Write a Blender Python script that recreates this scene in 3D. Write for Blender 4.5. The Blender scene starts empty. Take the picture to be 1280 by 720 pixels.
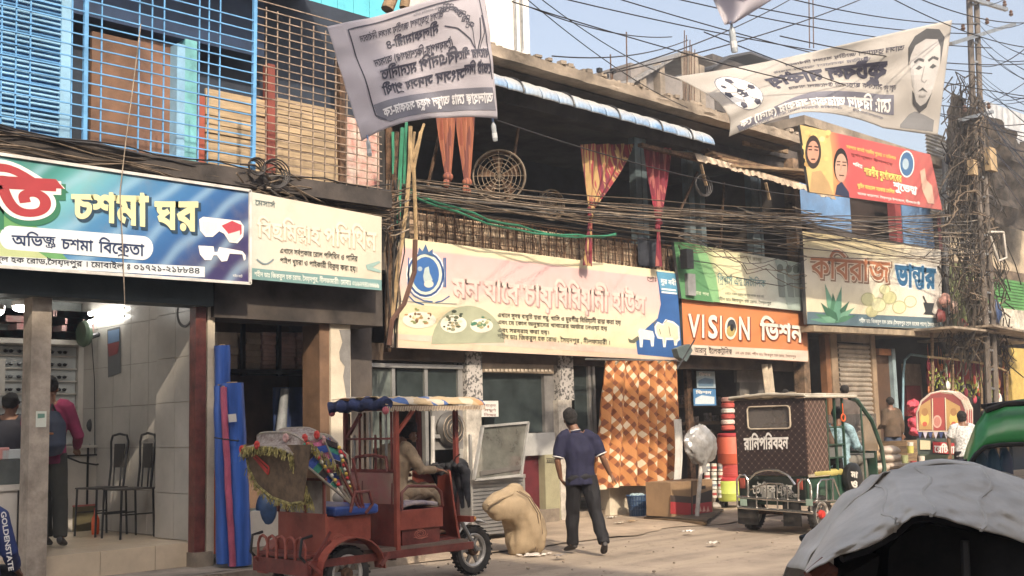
import bpy, bmesh, math, random, mathutils
from mathutils import Vector, Matrix, noise
random.seed(7)
sc = bpy.context.scene
COL = sc.collection
# ---------------------------------------------------------------- camera
F = 1450.0; YAW, PITCH, ROLL = 0.78472, 0.11849, -0.025344
CZ = 1.55
def cam_axes():
    cy, sy, cp, sp = math.cos(YAW), math.sin(YAW), math.cos(PITCH), math.sin(PITCH)
    f = Vector((sy*cp, cy*cp, sp)); r = Vector((cy, -sy, 0)); u = r.cross(f)
    cr, sr = math.cos(ROLL), math.sin(ROLL)
    return r*cr+u*sr, -r*sr+u*cr, f
CR, CU, CF = cam_axes()
CAM = Vector((0, 0, CZ))
def ray(x, y): return CR*(x-640) - CU*(y-360) + CF*F
def P(x, y, Y):                      # point of the vertical plane y = Y seen at a pixel
    d = ray(x, y); return CAM + d*(Y/d.y)
def PX(x, y, X):
    d = ray(x, y); return CAM + d*(X/d.x)
def G(x, y, z=0.0):                  # point of the level z seen at a pixel
    d = ray(x, y); return CAM + d*((z-CZ)/d.z)
def PD(x, y, D):                     # point D metres deep
    return CAM + ray(x, y)*(D/F)
cd = bpy.data.cameras.new('camera'); co = bpy.data.objects.new('camera', cd); COL.objects.link(co)
co.matrix_world = Matrix(((CR.x, CU.x, -CF.x, 0), (CR.y, CU.y, -CF.y, 0), (CR.z, CU.z, -CF.z, CZ), (0, 0, 0, 1)))
cd.sensor_width = 36; cd.lens = F/1280*36; cd.clip_start = 0.1; cd.clip_end = 3000
sc.camera = co
# ---------------------------------------------------------------- sky, sun, exposure
SUN_EL = math.radians(36); TR = Vector((0.43, 0.90, 0)).normalized()      # way the sunlight travels
w = bpy.data.worlds.new('World'); sc.world = w; w.use_nodes = True
nt = w.node_tree; bg = nt.nodes['Background']
sky = nt.nodes.new('ShaderNodeTexSky'); sky.sky_type = 'NISHITA'; sky.sun_disc = False
sky.sun_elevation = SUN_EL; sky.sun_rotation = math.atan2(-TR.x, -TR.y)
sky.air_density = 1.0; sky.dust_density = 5.5; sky.ozone_density = 0.4; sky.altitude = 50
hs_ = nt.nodes.new('ShaderNodeHueSaturation'); hs_.inputs['Saturation'].default_value = .72; nt.links.new(sky.outputs[0], hs_.inputs['Color']); nt.links.new(hs_.outputs[0], bg.inputs[0]); bg.inputs[1].default_value = 0.15
sl = bpy.data.lights.new('sun', 'SUN'); so = bpy.data.objects.new('sun', sl); COL.objects.link(so)
sl.energy = 3.0; sl.angle = math.radians(0.8); sl.color = (1.0, 0.85, 0.66)
dv = Vector((TR.x*math.cos(SUN_EL), TR.y*math.cos(SUN_EL), -math.sin(SUN_EL)))
so.rotation_euler = dv.to_track_quat('-Z', 'Y').to_euler(); so.location = (0, 0, 30)
sc.view_settings.view_transform = 'Standard'; sc.view_settings.look = 'None'
sc.view_settings.exposure = 0.88; sc.view_settings.gamma = 1
# ---------------------------------------------------------------- materials
MATS = {}
def M(key, c=(.5, .5, .5), r=.7, m=0.0, v=.18, s=3.0, b=.15, c2=None, dirt=0.0, em=0, alpha=1, tr=0, bs=None, cracks=0, sheen=0, stretch=None):
    if key in MATS: return MATS[key]
    ma = bpy.data.materials.new(key); ma.use_nodes = True; MATS[key] = ma
    n = ma.node_tree.nodes; l = ma.node_tree.links; p = n['Principled BSDF']
    tc = n.new('ShaderNodeTexCoord'); vec = tc.outputs['Object']
    if stretch:
        mp = n.new('ShaderNodeMapping'); mp.inputs['Scale'].default_value = stretch; l.new(vec, mp.inputs['Vector']); vec = mp.outputs[0]
    n1 = n.new('ShaderNodeTexNoise'); n1.inputs['Scale'].default_value = s; n1.inputs['Detail'].default_value = 6; n1.inputs['Roughness'].default_value = .65
    l.new(vec, n1.inputs['Vector'])
    mx = n.new('ShaderNodeMix'); mx.data_type = 'RGBA'
    c2 = c2 or tuple(max(0, x*(1-v*2.2)) for x in c); c1 = tuple(min(1, x*(1+v)) for x in c)
    mx.inputs['A'].default_value = (*c2, 1); mx.inputs['B'].default_value = (*c1, 1)
    rp = n.new('ShaderNodeMapRange'); rp.inputs['From Min'].default_value = .3; rp.inputs['From Max'].default_value = .66
    l.new(n1.outputs['Fac'], rp.inputs['Value']); l.new(rp.outputs['Result'], mx.inputs['Factor'])
    out = mx.outputs['Result']
    if dirt:
        n2 = n.new('ShaderNodeTexNoise'); n2.inputs['Scale'].default_value = s*.35+.6; n2.inputs['Detail'].default_value = 9; n2.inputs['Roughness'].default_value = .75
        l.new(vec, n2.inputs['Vector'])
        r2 = n.new('ShaderNodeMapRange'); r2.inputs['From Min'].default_value = .48; r2.inputs['From Max'].default_value = .7; r2.inputs['To Max'].default_value = dirt
        l.new(n2.outputs['Fac'], r2.inputs['Value'])
        m2 = n.new('ShaderNodeMix'); m2.data_type = 'RGBA'; m2.inputs['B'].default_value = (.13, .10, .075, 1)
        l.new(r2.outputs['Result'], m2.inputs['Factor']); l.new(out, m2.inputs['A']); out = m2.outputs['Result']
    l.new(out, p.inputs['Base Color'])
    p.inputs['Roughness'].default_value = r; p.inputs['Metallic'].default_value = m
    if b:
        n3 = n.new('ShaderNodeTexNoise'); n3.inputs['Scale'].default_value = bs or s*6; n3.inputs['Detail'].default_value = 4
        l.new(vec, n3.inputs['Vector'])
        bp = n.new('ShaderNodeBump'); bp.inputs['Strength'].default_value = b; bp.inputs['Distance'].default_value = .02
        l.new(n3.outputs['Fac'], bp.inputs['Height']); l.new(bp.outputs[0], p.inputs['Normal'])
    if em: p.inputs['Emission Color'].default_value = (*c, 1); p.inputs['Emission Strength'].default_value = em
    if tr: p.inputs['Transmission Weight'].default_value = tr
    if alpha < 1: p.inputs['Alpha'].default_value = alpha
    if sheen: p.inputs['Sheen Weight'].default_value = sheen
    return ma
def flat(c, r=.6):                   # printed ink
    k = 'ink_%d_%d_%d' % tuple(int(x*255) for x in c)
    return M(k, c, r, v=.07, s=2, b=0)
def hx(s):                           # display colour to linear
    v = [int(s[i:i+2], 16)/255 for i in (0, 2, 4)]
    return tuple(x/12.92 if x < .04 else ((x+.055)/1.055)**2.4 for x in v)
def fade(c, k=.9):                    # sun-bleached, dusty print
    l = .3*c[0]+.59*c[1]+.11*c[2]; return tuple(min(.85, (x*.83+l*.17)*k) for x in c)
def ink(s, k=.9): return flat(fade(hx(s), k))
# ---------------------------------------------------------------- objects
def tag(o, label=None, cat=None, group=None, kind=None):
    if label: o['label'] = label
    if cat: o['category'] = cat
    if group: o['group'] = group
    if kind: o['kind'] = kind
    return o
def thing(name, loc, label=None, cat=None, group=None):
    o = bpy.data.objects.new(name, None); COL.objects.link(o); o.location = loc; o.empty_display_size = .1
    return tag(o, label, cat, group)
def wloc(o):
    v = Vector((0, 0, 0))
    while o: v += Vector(o.location); o = o.parent
    return v
class MB:
    def __init__(s): s.v = []; s.f = []; s.m = []; s.mi = 0; s.uv = {}
    def add(s, vs, fs):
        k = len(s.v); s.v += [tuple(v) for v in vs]
        for f in fs: s.f.append([k+i for i in f]); s.m.append(s.mi)
        return s
    def box(s, a, b):
        (x0, y0, z0), (x1, y1, z1) = a, b
        if x0 > x1: x0, x1 = x1, x0
        if y0 > y1: y0, y1 = y1, y0
        if z0 > z1: z0, z1 = z1, z0
        return s.add([(x0,y0,z0),(x1,y0,z0),(x1,y1,z0),(x0,y1,z0),(x0,y0,z1),(x1,y0,z1),(x1,y1,z1),(x0,y1,z1)],
              [(0,3,2,1),(4,5,6,7),(0,1,5,4),(1,2,6,5),(2,3,7,6),(3,0,4,7)])
    def slab(s, a, b, wd, th, up=(0, 0, 1)):        # bar of section wd x th from a to b
        a, b = Vector(a), Vector(b); d = (b-a).normalized(); u = Vector(up)
        if abs(d.dot(u)) > .98: u = Vector((0, 1, 0))
        r = d.cross(u).normalized(); u = r.cross(d)
        vs = [q+r*x*wd/2+u*y*th/2 for q in (a, b) for x, y in ((-1,-1),(1,-1),(1,1),(-1,1))]
        return s.add(vs, [(0,1,2,3),(7,6,5,4),(0,4,5,1),(1,5,6,2),(2,6,7,3),(3,7,4,0)])
    def prism(s, pts, off):                         # closed outline swept by a vector
        n = len(pts); off = Vector(off); vs = [Vector(p) for p in pts]; vs += [v+off for v in vs]
        return s.add(vs, [tuple(range(n))[::-1], tuple(range(n, 2*n))]+[(i, (i+1) % n, n+(i+1) % n, n+i) for i in range(n)])
    def tube(s, pts, r, n=6, cap=True, closed=False):
        pts = [Vector(p) for p in pts]; N = len(pts); rs = r if isinstance(r, (list, tuple)) else [r]*N
        k = len(s.v); pu = None
        for i, p in enumerate(pts):
            if closed: t = pts[(i+1) % N]-pts[i-1]
            else: t = pts[min(i+1, N-1)]-pts[max(i-1, 0)]
            if t.length < 1e-9: t = Vector((0, 0, 1))
            t.normalize()
            if pu is None:
                a = Vector((0, 0, 1)) if abs(t.z) < .9 else Vector((1, 0, 0))
                pu = a-t*a.dot(t)
            pu = pu-t*pu.dot(t)
            if pu.length < 1e-6: pu = t.orthogonal()
            pu.normalize(); q = t.cross(pu)
            for j in range(n):
                an = 2*math.pi*j/n; s.v.append(tuple(p+(pu*math.cos(an)+q*math.sin(an))*rs[i]))
        for i in range(N if closed else N-1):
            i2 = (i+1) % N
            for j in range(n):
                j2 = (j+1) % n; s.f.append([k+i*n+j, k+i*n+j2, k+i2*n+j2, k+i2*n+j]); s.m.append(s.mi)
        if cap and not closed:
            s.f.append([k+j for j in range(n)][::-1]); s.m.append(s.mi)
            s.f.append([k+(N-1)*n+j for j in range(n)]); s.m.append(s.mi)
        return s
    def grid(s, fn, nu, nv, thick=0):
        k = len(s.v)
        for j in range(nv+1):
            for i in range(nu+1): s.v.append(tuple(fn(i/nu, j/nv)))
        for j in range(nv):
            for i in range(nu):
                a = k+j*(nu+1)+i; s.f.append([a, a+1, a+nu+2, a+nu+1]); s.m.append(s.mi)
        return s
    def ell(s, c, rad, n=12, m=8, rot=None):
        c = Vector(c); k = len(s.v); R = rot or Matrix.Identity(3)
        if isinstance(rad, (int, float)): rad = (rad,)*3
        for j in range(m+1):
            th = math.pi*j/m
            for i in range(n):
                ph = 2*math.pi*i/n
                s.v.append(tuple(c+R @ Vector((rad[0]*math.sin(th)*math.cos(ph), rad[1]*math.sin(th)*math.sin(ph), rad[2]*math.cos(th)))))
        for j in range(m):
            for i in range(n):
                i2 = (i+1) % n; s.f.append([k+j*n+i, k+(j+1)*n+i, k+(j+1)*n+i2, k+j*n+i2]); s.m.append(s.mi)
        return s
    def lathe(s, c, prof, n=20, axis='Z', cap=False):
        c = Vector(c); k = len(s.v)
        for (r, h) in prof:
            for i in range(n):
                a = 2*math.pi*i/n; x, y = r*math.cos(a), r*math.sin(a)
                s.v.append(tuple(c+Vector({'Z': (x, y, h), 'Y': (x, h, y), 'X': (h, x, y)}[axis])))
        for j in range(len(prof)-1):
            for i in range(n):
                i2 = (i+1) % n; s.f.append([k+j*n+i, k+j*n+i2, k+(j+1)*n+i2, k+(j+1)*n+i]); s.m.append(s.mi)
        if cap:
            s.f.append([k+i for i in range(n)][::-1]); s.m.append(s.mi)
            s.f.append([k+(len(prof)-1)*n+i for i in range(n)]); s.m.append(s.mi)
        return s
    def poly(s, pts): return s.add(pts, [tuple(range(len(pts)))])
    def build(s, name, mat, parent=None, smooth=False, label=None, cat=None, group=None, kind=None, solid=0, bevel=0, sub=0):
        me = bpy.data.meshes.new(name); org = wloc(parent) if parent else Vector((0, 0, 0))
        if not parent and s.v:
            xs = list(zip(*s.v)); org = Vector(((min(xs[0])+max(xs[0]))/2, (min(xs[1])+max(xs[1]))/2, min(xs[2])))
        me.from_pydata([(v[0]-org.x, v[1]-org.y, v[2]-org.z) for v in s.v], [], s.f)
        for m in (mat if isinstance(mat, (list, tuple)) else [mat]): me.materials.append(m)
        if isinstance(mat, (list, tuple)): me.polygons.foreach_set('material_index', s.m)
        if smooth: me.polygons.foreach_set('use_smooth', [True]*len(me.polygons))
        if smooth or solid:
            bm = bmesh.new(); bm.from_mesh(me); bmesh.ops.remove_doubles(bm, verts=bm.verts, dist=1e-5)
            bmesh.ops.recalc_face_normals(bm, faces=bm.faces); bm.to_mesh(me); bm.free()
        me.update()
        o = bpy.data.objects.new(name, me); COL.objects.link(o)
        if parent: o.parent = parent
        else: o.location = org
        if smooth:
            try: me.set_sharp_from_angle(angle=math.radians(45))
            except Exception: pass
        if solid:
            md = o.modifiers.new('solid', 'SOLIDIFY'); md.thickness = solid; md.offset = 0
        if bevel:
            md = o.modifiers.new('bevel', 'BEVEL'); md.width = bevel; md.segments = 2; md.limit_method = 'ANGLE'
        if sub:
            md = o.modifiers.new('sub', 'SUBSURF'); md.levels = sub; md.render_levels = sub
        return tag(o, label, cat, group, kind)
def box(name, a, b, mat, parent=None, **k): return MB().box(a, b).build(name, mat, parent, **k)
def copy_tree(o, parent=None):
    c = o.copy(); COL.objects.link(c); c.parent = parent
    for ch in [x for x in sc.objects if x.parent == o]: copy_tree(ch, c)
    return c
def lerp(a, b, t): return a+(b-a)*t
def n3(x, y=0, z=0): return noise.noise(Vector((x, y, z)))
# ---------------------------------------------------------------- Bengali lettering
GL = {}
RAW = {}
def contours(t):
    if t in RAW: return RAW[t]
    c = bpy.data.curves.new('g', 'FONT'); c.body = t
    o = bpy.data.objects.new('g', c); COL.objects.link(o); bpy.context.view_layer.update()
    cu = o.to_curve(bpy.context.evaluated_depsgraph_get()); out = []
    for sp in cu.splines:
        bp = sp.bezier_points; pts = []
        for i in range(len(bp)):
            p, q = bp[i], bp[(i+1) % len(bp)]
            a, b, d, e = p.co.to_2d(), p.handle_right.to_2d(), q.handle_left.to_2d(), q.co.to_2d()
            n = 1 if ((a+e)/2-(b+d)/2).length < .004*max(1, (e-a).length*4) else 3
            for k in range(n):
                t_ = k/n; m = 1-t_; pt = a*m**3+b*3*m*m*t_+d*3*m*t_*t_+e*t_**3
                if not pts or (pts[-1]-pt).length > 1e-4: pts.append(pt)
        if len(pts) > 2 and (pts[0]-pts[-1]).length < 1e-4: pts.pop()
        if len(pts) > 2: out.append(pts)
    o.to_curve_clear(); bpy.data.objects.remove(o); bpy.data.curves.remove(c)
    RAW[t] = out; return out
def wind(cs, x, y):
    w = 0
    for c in cs:
        for i in range(len(c)):
            a, b = c[i-1], c[i]
            if a[1] <= y:
                if b[1] > y and (b[0]-a[0])*(y-a[1])-(x-a[0])*(b[1]-a[1]) > 0: w += 1
            elif b[1] <= y and (b[0]-a[0])*(y-a[1])-(x-a[0])*(b[1]-a[1]) < 0: w -= 1
    return w
def glyph(ch, bold):
    k = (ch, bold)
    if k in GL: return GL[k]
    cs = contours(ch)
    if bold:
        cs2 = []
        if sum(c[i-1].x*c[i].y-c[i].x*c[i-1].y for c in cs for i in range(len(c))) > 0: bold = -bold
        for c in cs:
            n = len(c); d = []
            for i in range(n):
                u = (c[i]-c[i-1]); v = (c[(i+1) % n]-c[i]); u.normalize(); v.normalize()
                m = Vector((-u.y-v.y, u.x+v.x)); L = m.length
                m = m/L*min(1.6, 2/L) if L > .3 else m*0
                d.append(c[i]+m*bold)
            cs2.append(d)
        cs = cs2
    vs, es = [], []
    for c in cs:
        k0 = len(vs); vs += c; es += [(k0+i, k0+(i+1) % len(c)) for i in range(len(c))]
    V, Fc = [], []
    if vs:
        r = mathutils.geometry.delaunay_2d_cdt(vs, es, [], 0, 1e-5); V = [tuple(p) for p in r[0]]
        for f in r[2]:
            x = sum(V[i][0] for i in f)/len(f); y = sum(V[i][1] for i in f)/len(f)
            if wind(cs, x, y) != 0: Fc.append(tuple(f))
    def mx(t): return max(p.x for c in contours(t) for p in c)
    if ('adv', ch) not in GL:
        ref = 'ক' if ord(ch) > 0x900 else 'H'
        GL[('adv', ch)] = mx(ref+ch+ref)-mx(ref+ref)
    GL[k] = (V, Fc, GL[('adv', ch)]); return GL[k]
CONS = set('কখগঘঙচছজঝঞটঠডঢণতথদধনপফবভমযরলশষসহড়ঢ়য়')
def clusters(t):
    out = []; i = 0
    t = t.replace('ড়', 'ড়').replace('য়', 'য়').replace('ঢ়', 'ঢ়').replace('ো', 'ো').replace('ৌ', 'ৌ')
    while i < len(t):
        if t[i] in CONS:
            c = [t[i]]; i += 1
            while i+1 < len(t) and t[i] == '্' and t[i+1] in CONS: c.append(t[i+1]); i += 2
            v = []
            while i < len(t) and t[i] in 'ািীুূৃেৈোৌঁ্ৗ': v.append(t[i]); i += 1
            out.append((c, v))
        else: out.append(([t[i]], [])); i += 1
    return out
def layout(text, bold=0.0):          # -> verts, faces, width
    V = []; Fc = []; x = 0.0
    def put(ch, x, sx=1, sy=1, dx=0, dy=0):
        vs, fs, adv = glyph(ch, bold); k = len(V)
        for a, b in vs: V.append((x+dx+a*sx, dy+b*sy))
        for f in fs: Fc.append([k+i for i in f])
        return adv*sx
    def stroke(pts, wd):
        for (a, b), (c, d) in zip(pts, pts[1:]):
            L = math.hypot(c-a, d-b) or 1; nx, ny = -(d-b)/L*wd/2, (c-a)/L*wd/2; k = len(V)
            V.extend([(a+nx, b+ny), (a-nx, b-ny), (c-nx, d-ny), (c+nx, d+ny)]); Fc.append([k, k+1, k+2, k+3])
    wd = .06+bold
    for cs, vs in clusters(text):
        if cs == [' ']: x += .28; continue
        reph = len(cs) > 1 and cs[0] == 'র'
        if reph: cs = cs[1:]
        for a in ('ি', 'ে', 'ৈ'):
            if a in vs or (a == 'ে' and ('ো' in vs or 'ৌ' in vs)): x += put(a, x)
        x0 = x
        rest = [c for c in cs[1:] if c not in 'যর']
        if rest:
            a1 = put(cs[0], x, .82, .72, 0, .19); put(rest[0], x, .62, .5, .16, -.08); x += a1
        else: x += put(cs[0], x)
        xe = x
        if 'র' in cs[1:]:
            stroke([(x0+.05, -.13), (x0+.2, -.05), (x0+.36, -.04), (xe-.06, -.1)], wd)
        if 'য' in cs[1:]: x += put('য', x, .62, .9)
        if reph: stroke([(xe-.34, .68), (xe-.2, .86), (xe-.12, .66)], wd)
        for a in vs:
            if a in ('া', 'ী', 'ৗ'): x += put(a, x)
            elif a == 'ো': x += put('া', x)
            elif a == 'ৌ': x += put('ৗ', x)
            elif a in ('ু', 'ূ', 'ৃ', 'ঁ', '্'): put(a, xe)
    return V, Fc, x
# ---------------------------------------------------------------- planes, signs, print
class Plane:
    def __init__(s, a, b, c, toward=None):
        s.o = Vector(a); s.n = (Vector(b)-s.o).cross(Vector(c)-s.o).normalized()
        t = toward if toward is not None else CAM
        if s.n.dot(t-s.o) < 0: s.n = -s.n
    def __call__(s, x, y, off=0.0):
        d = ray(x, y); t = s.n.dot(s.o+s.n*off-CAM)/s.n.dot(d); return CAM+d*t
def YP(Y): return Plane((0, Y, 0), (1, Y, 0), (0, Y, 1))
def XP(X): return Plane((X, 0, 0), (X, 1, 0), (X, 0, 1))
def text(pl, t, x0, y0, x1, y1, h0, h1, mat, root, bold=0.0, off=.006, name='lettering', mirror=False, dx=0, dy=0, warp=None):
    V, Fc, wd = layout(t, bold)
    if not V: return
    mb = MB(); vs = []
    for a, b in V:
        u = a/wd; v = b/.69
        if mirror: u = 1-u
        x = lerp(x0, x1, u)+dx; h = lerp(h0, h1, u); y = lerp(y0, y1, u)-h*v+dy
        if warp: x, y = warp(x, y)
        vs.append(pl(x, y, off))
    mb.add(vs, Fc); return mb.build(name, mat, root)
def shape(pl, pts, mat, root, off=.004, name='print', label=None):
    mb = MB(); mb.poly([pl(x, y, off) for x, y in pts]); return mb.build(name, mat, root, label=label)
def circ(cx, cy, rx, ry=None, n=20, a0=0, a1=360, sk=0):
    ry = ry or rx
    return [(cx+rx*math.cos(math.radians(a0+(a1-a0)*i/n)), cy+ry*math.sin(math.radians(a0+(a1-a0)*i/n))+sk*rx*math.cos(math.radians(a0+(a1-a0)*i/n))) for i in range(n+(0 if a1-a0 >= 360 else 1))]
def strokes(pl, lines, wd, mat, root, off=.006, name='print'):
    mb = MB()
    for ln in lines:
        for (a, b), (c, d) in zip(ln, ln[1:]):
            L = math.hypot(c-a, d-b) or 1; nx, ny = -(d-b)/L*wd/2, (c-a)/L*wd/2
            mb.poly([pl(a+nx, b+ny, off), pl(a-nx, b-ny, off), pl(c-nx, d-ny, off), pl(c+nx, d+ny, off)])
    return mb.build(name, mat, root)
def uvgrad(key, fn, r=.45):           # printed board: fn builds colour from the board's own uv
    if key in MATS: return MATS[key]
    ma = bpy.data.materials.new(key); ma.use_nodes = True; MATS[key] = ma
    n = ma.node_tree.nodes; l = ma.node_tree.links; p = n['Principled BSDF']; p.inputs['Roughness'].default_value = r
    uv = n.new('ShaderNodeUVMap').outputs[0]; sx = n.new('ShaderNodeSeparateXYZ'); l.new(uv, sx.inputs[0])
    col = fn(n, l, uv, sx)
    ns = n.new('ShaderNodeTexNoise'); ns.inputs['Scale'].default_value = 2.2; ns.inputs['Detail'].default_value = 8; ns.inputs['Roughness'].default_value = .7
    tc = n.new('ShaderNodeTexCoord'); l.new(tc.outputs['Object'], ns.inputs['Vector'])
    mr = n.new('ShaderNodeMapRange'); mr.inputs['From Min'].default_value = .5; mr.inputs['From Max'].default_value = .75; mr.inputs['To Max'].default_value = .3
    l.new(ns.outputs['Fac'], mr.inputs['Value'])
    mx = n.new('ShaderNodeMix'); mx.data_type = 'RGBA'; mx.inputs['B'].default_value = (.3, .24, .17, 1)
    l.new(mr.outputs[0], mx.inputs['Factor']); l.new(col, mx.inputs['A']); l.new(mx.outputs['Result'], p.inputs['Base Color'])
    return ma
def ramp(n, l, src, stops):
    r = n.new('ShaderNodeValToRGB'); e = r.color_ramp.elements
    while len(e) < len(stops): e.new(.5)
    for q, (a, c) in zip(e, stops): q.position = a; q.color = (*fade(hx(c)), 1)
    l.new(src, r.inputs[0]); return r.outputs[0]
def math_(n, l, op, a, b):
    m = n.new('ShaderNodeMath'); m.operation = op
    for i, q in enumerate((a, b)):
        if isinstance(q, (int, float)): m.inputs[i].default_value = q
        else: l.new(q, m.inputs[i])
    return m.outputs[0]
def board(root, tl, tr, br, bl, mat, th=.05, back=None, name='sign_board', nu=12, nv=6, warp=0.0):
    """panel through four world corners, with uv; front faces the street"""
    tl, tr, br, bl = map(Vector, (tl, tr, br, bl)); n = (br-bl).cross(tl-bl).normalized()
    if n.dot(CAM-bl) < 0: n = -n
    me = bpy.data.meshes.new(name); org = wloc(root); vs = []; fs = []; uvs = []
    for j in range(nv+1):
        for i in range(nu+1):
            u, v = i/nu, j/nv; p = lerp(lerp(bl, br, u), lerp(tl, tr, u), v); vs.append(p-org); uvs.append((u, v))
    for j in range(nv):
        for i in range(nu):
            a = j*(nu+1)+i; fs.append((a, a+1, a+nu+2, a+nu+1))
    k = len(vs)
    for p in (bl, br, tr, tl): vs.append(p-n*th-org)
    c = [0, nu, (nv+1)*(nu+1)-1, nv*(nu+1)]
    fs.append((k+3, k+2, k+1, k))
    for i in range(4): fs.append((c[i], k+i, k+(i+1) % 4, c[(i+1) % 4]))
    for i in range(4): uvs.append((0, 0))
    me.from_pydata(vs, [], fs); me.materials.append(mat); me.materials.append(back or M('sign_back', (.12, .12, .12), .6, .5))
    me.polygons.foreach_set('material_index', [0]*(nu*nv)+[1]*5)
    ul = me.uv_layers.new(name='UVMap')
    for lp in me.loops: ul.data[lp.index].uv = uvs[lp.vertex_index]
    o = bpy.data.objects.new(name, me); COL.objects.link(o); o.parent = root; return o
def bxp(name, x0, x1, y0, y1, Y, d, mat, root=None, z0=None, z1=None, **k):
    ym, xm = (y0+y1)/2, (x0+x1)/2
    A, B = P(x0, ym, Y), P(x1, ym, Y); T, Bo = P(xm, y0, Y), P(xm, y1, Y)
    return box(name, (A.x, Y, Bo.z if z0 is None else z0), (B.x, Y+d, T.z if z1 is None else z1), mat, root, **k)
# ---------------------------------------------------------------- common materials
asph = M('dusty_asphalt', (.33, .265, .205), .9, v=.22, s=.55, b=.35, bs=60, dirt=.35)
conc = M('old_concrete', (.27, .22, .17), .9, v=.3, s=1.6, b=.5, bs=14, dirt=.6)
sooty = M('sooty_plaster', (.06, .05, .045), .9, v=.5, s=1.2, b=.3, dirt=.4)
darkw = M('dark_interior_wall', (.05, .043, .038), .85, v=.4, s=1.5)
creamw = M('cream_plaster', (.62, .54, .42), .8, v=.12, s=1.4, b=.2, dirt=.35)
dustm = M('packed_dust', (.38, .295, .215), .95, v=.2, s=1.1, b=.4, bs=40, dirt=.25)
steel = M('galvanised_steel', (.42, .42, .41), .4, .85, v=.2, s=5, b=.05)
rust = M('rusty_iron', (.13, .075, .045), .8, .4, v=.5, s=14, b=.2)
blackp = M('black_paint', (.02, .02, .022), .45, v=.3)
blackc = M('black_cable_sheath', (.035, .03, .028), .6, v=.3)
browncable = M('dusty_cable_sheath', (.17, .125, .085), .8, v=.35, s=8)
rubber = M('tyre_rubber', (.03, .028, .026), .85, v=.4, s=9, dirt=.35)
alu = M('aluminium_frame', (.55, .54, .52), .35, .7, v=.1)
wood = M('weathered_wood', (.24, .16, .09), .85, v=.35, s=2, b=.4, stretch=(1, 1, 8))
# ---------------------------------------------------------------- ground and road
def tracks(m, amt, c, sc=(.12, 2.6, 1)):      # dust streaks drawn out along the street by wheels
    n = m.node_tree.nodes; l = m.node_tree.links; p = n['Principled BSDF']; tc = n.new('ShaderNodeTexCoord'); mp = n.new('ShaderNodeMapping'); mp.inputs['Scale'].default_value = sc
    ns = n.new('ShaderNodeTexNoise'); ns.inputs['Scale'].default_value = 1; ns.inputs['Detail'].default_value = 7; l.new(tc.outputs['Object'], mp.inputs[0]); l.new(mp.outputs[0], ns.inputs['Vector'])
    r = n.new('ShaderNodeMapRange'); r.inputs['From Min'].default_value = .45; r.inputs['From Max'].default_value = .62; r.inputs['To Max'].default_value = amt; l.new(ns.outputs['Fac'], r.inputs['Value'])
    vo = n.new('ShaderNodeTexVoronoi'); vo.feature = 'DISTANCE_TO_EDGE'; vo.inputs['Scale'].default_value = .9; n2 = n.new('ShaderNodeTexNoise'); n2.inputs['Scale'].default_value = 2.5; n2.inputs['Detail'].default_value = 5; va = n.new('ShaderNodeVectorMath'); va.operation = 'ADD'
    l.new(tc.outputs['Object'], n2.inputs['Vector']); l.new(tc.outputs['Object'], va.inputs[0]); l.new(n2.outputs['Color'], va.inputs[1]); l.new(va.outputs[0], vo.inputs['Vector'])
    cr = n.new('ShaderNodeMapRange'); cr.inputs['From Min'].default_value = .0; cr.inputs['From Max'].default_value = .014; cr.inputs['To Min'].default_value = .45; cr.inputs['To Max'].default_value = 0; l.new(vo.outputs['Distance'], cr.inputs['Value'])
    mx = n.new('ShaderNodeMix'); mx.data_type = 'RGBA'; mx.inputs['B'].default_value = (*c, 1); src = p.inputs['Base Color'].links[0].from_socket
    l.new(src, mx.inputs['A']); l.new(r.outputs[0], mx.inputs['Factor']); m2 = n.new('ShaderNodeMix'); m2.data_type = 'RGBA'; m2.inputs['B'].default_value = (.06, .045, .035, 1)
    l.new(cr.outputs[0], m2.inputs['Factor']); l.new(mx.outputs['Result'], m2.inputs['A']); l.new(m2.outputs['Result'], p.inputs['Base Color'])
tracks(asph, .6, (.42, .34, .255))
def gfn(u, v):
    x, y = -60+u*260, -40+v*240
    return (x, y, .012*n3(x*.35, y*.35)-.012)
gm = MB(); gm.grid(lambda u, v: (-200+u*800, -200+v*800, -.06), 4, 4); gm.build('ground', dustm, kind='structure')
rm = MB(); rm.grid(lambda u, v: ((lambda x, y: (x, y, .012*n3(x*.5, y*.5)-.012))(-12+u*70, -3+v*15.8)), 140, 40)
rm.build('road', asph, kind='structure', smooth=True)
ap = MB()                                     # dusty apron between the road and the shops, with a ragged edge
def apf(u, v):
    x = 8.5+u*30; e = 10.6+.35*n3(x*.9, 2)+.15*n3(x*3, 5); y = lerp(e, 13.0, v)
    return (x, y, .004+.02*min(1, v*5)+.012*n3(x*1.3, y*1.3))
ap.grid(apf, 120, 14); ap.build('dust_apron', dustm, kind='structure', smooth=True)
pv = MB(); pv.box((-6, 10.75, -.05), (8.95, 16.2, .15)); pv.build('pavement', M('pavement_concrete', (.27, .23, .19), .9, v=.25, s=2, b=.4, dirt=.5), kind='structure')
for i in range(22):
    x = -5.9+i*.68
    if x < 8.7: box('kerb_stone', (x, 10.62, -.04), (x+.66, 10.747, .135+.01*random.random()), conc, bpy.data.objects['pavement'])
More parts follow.
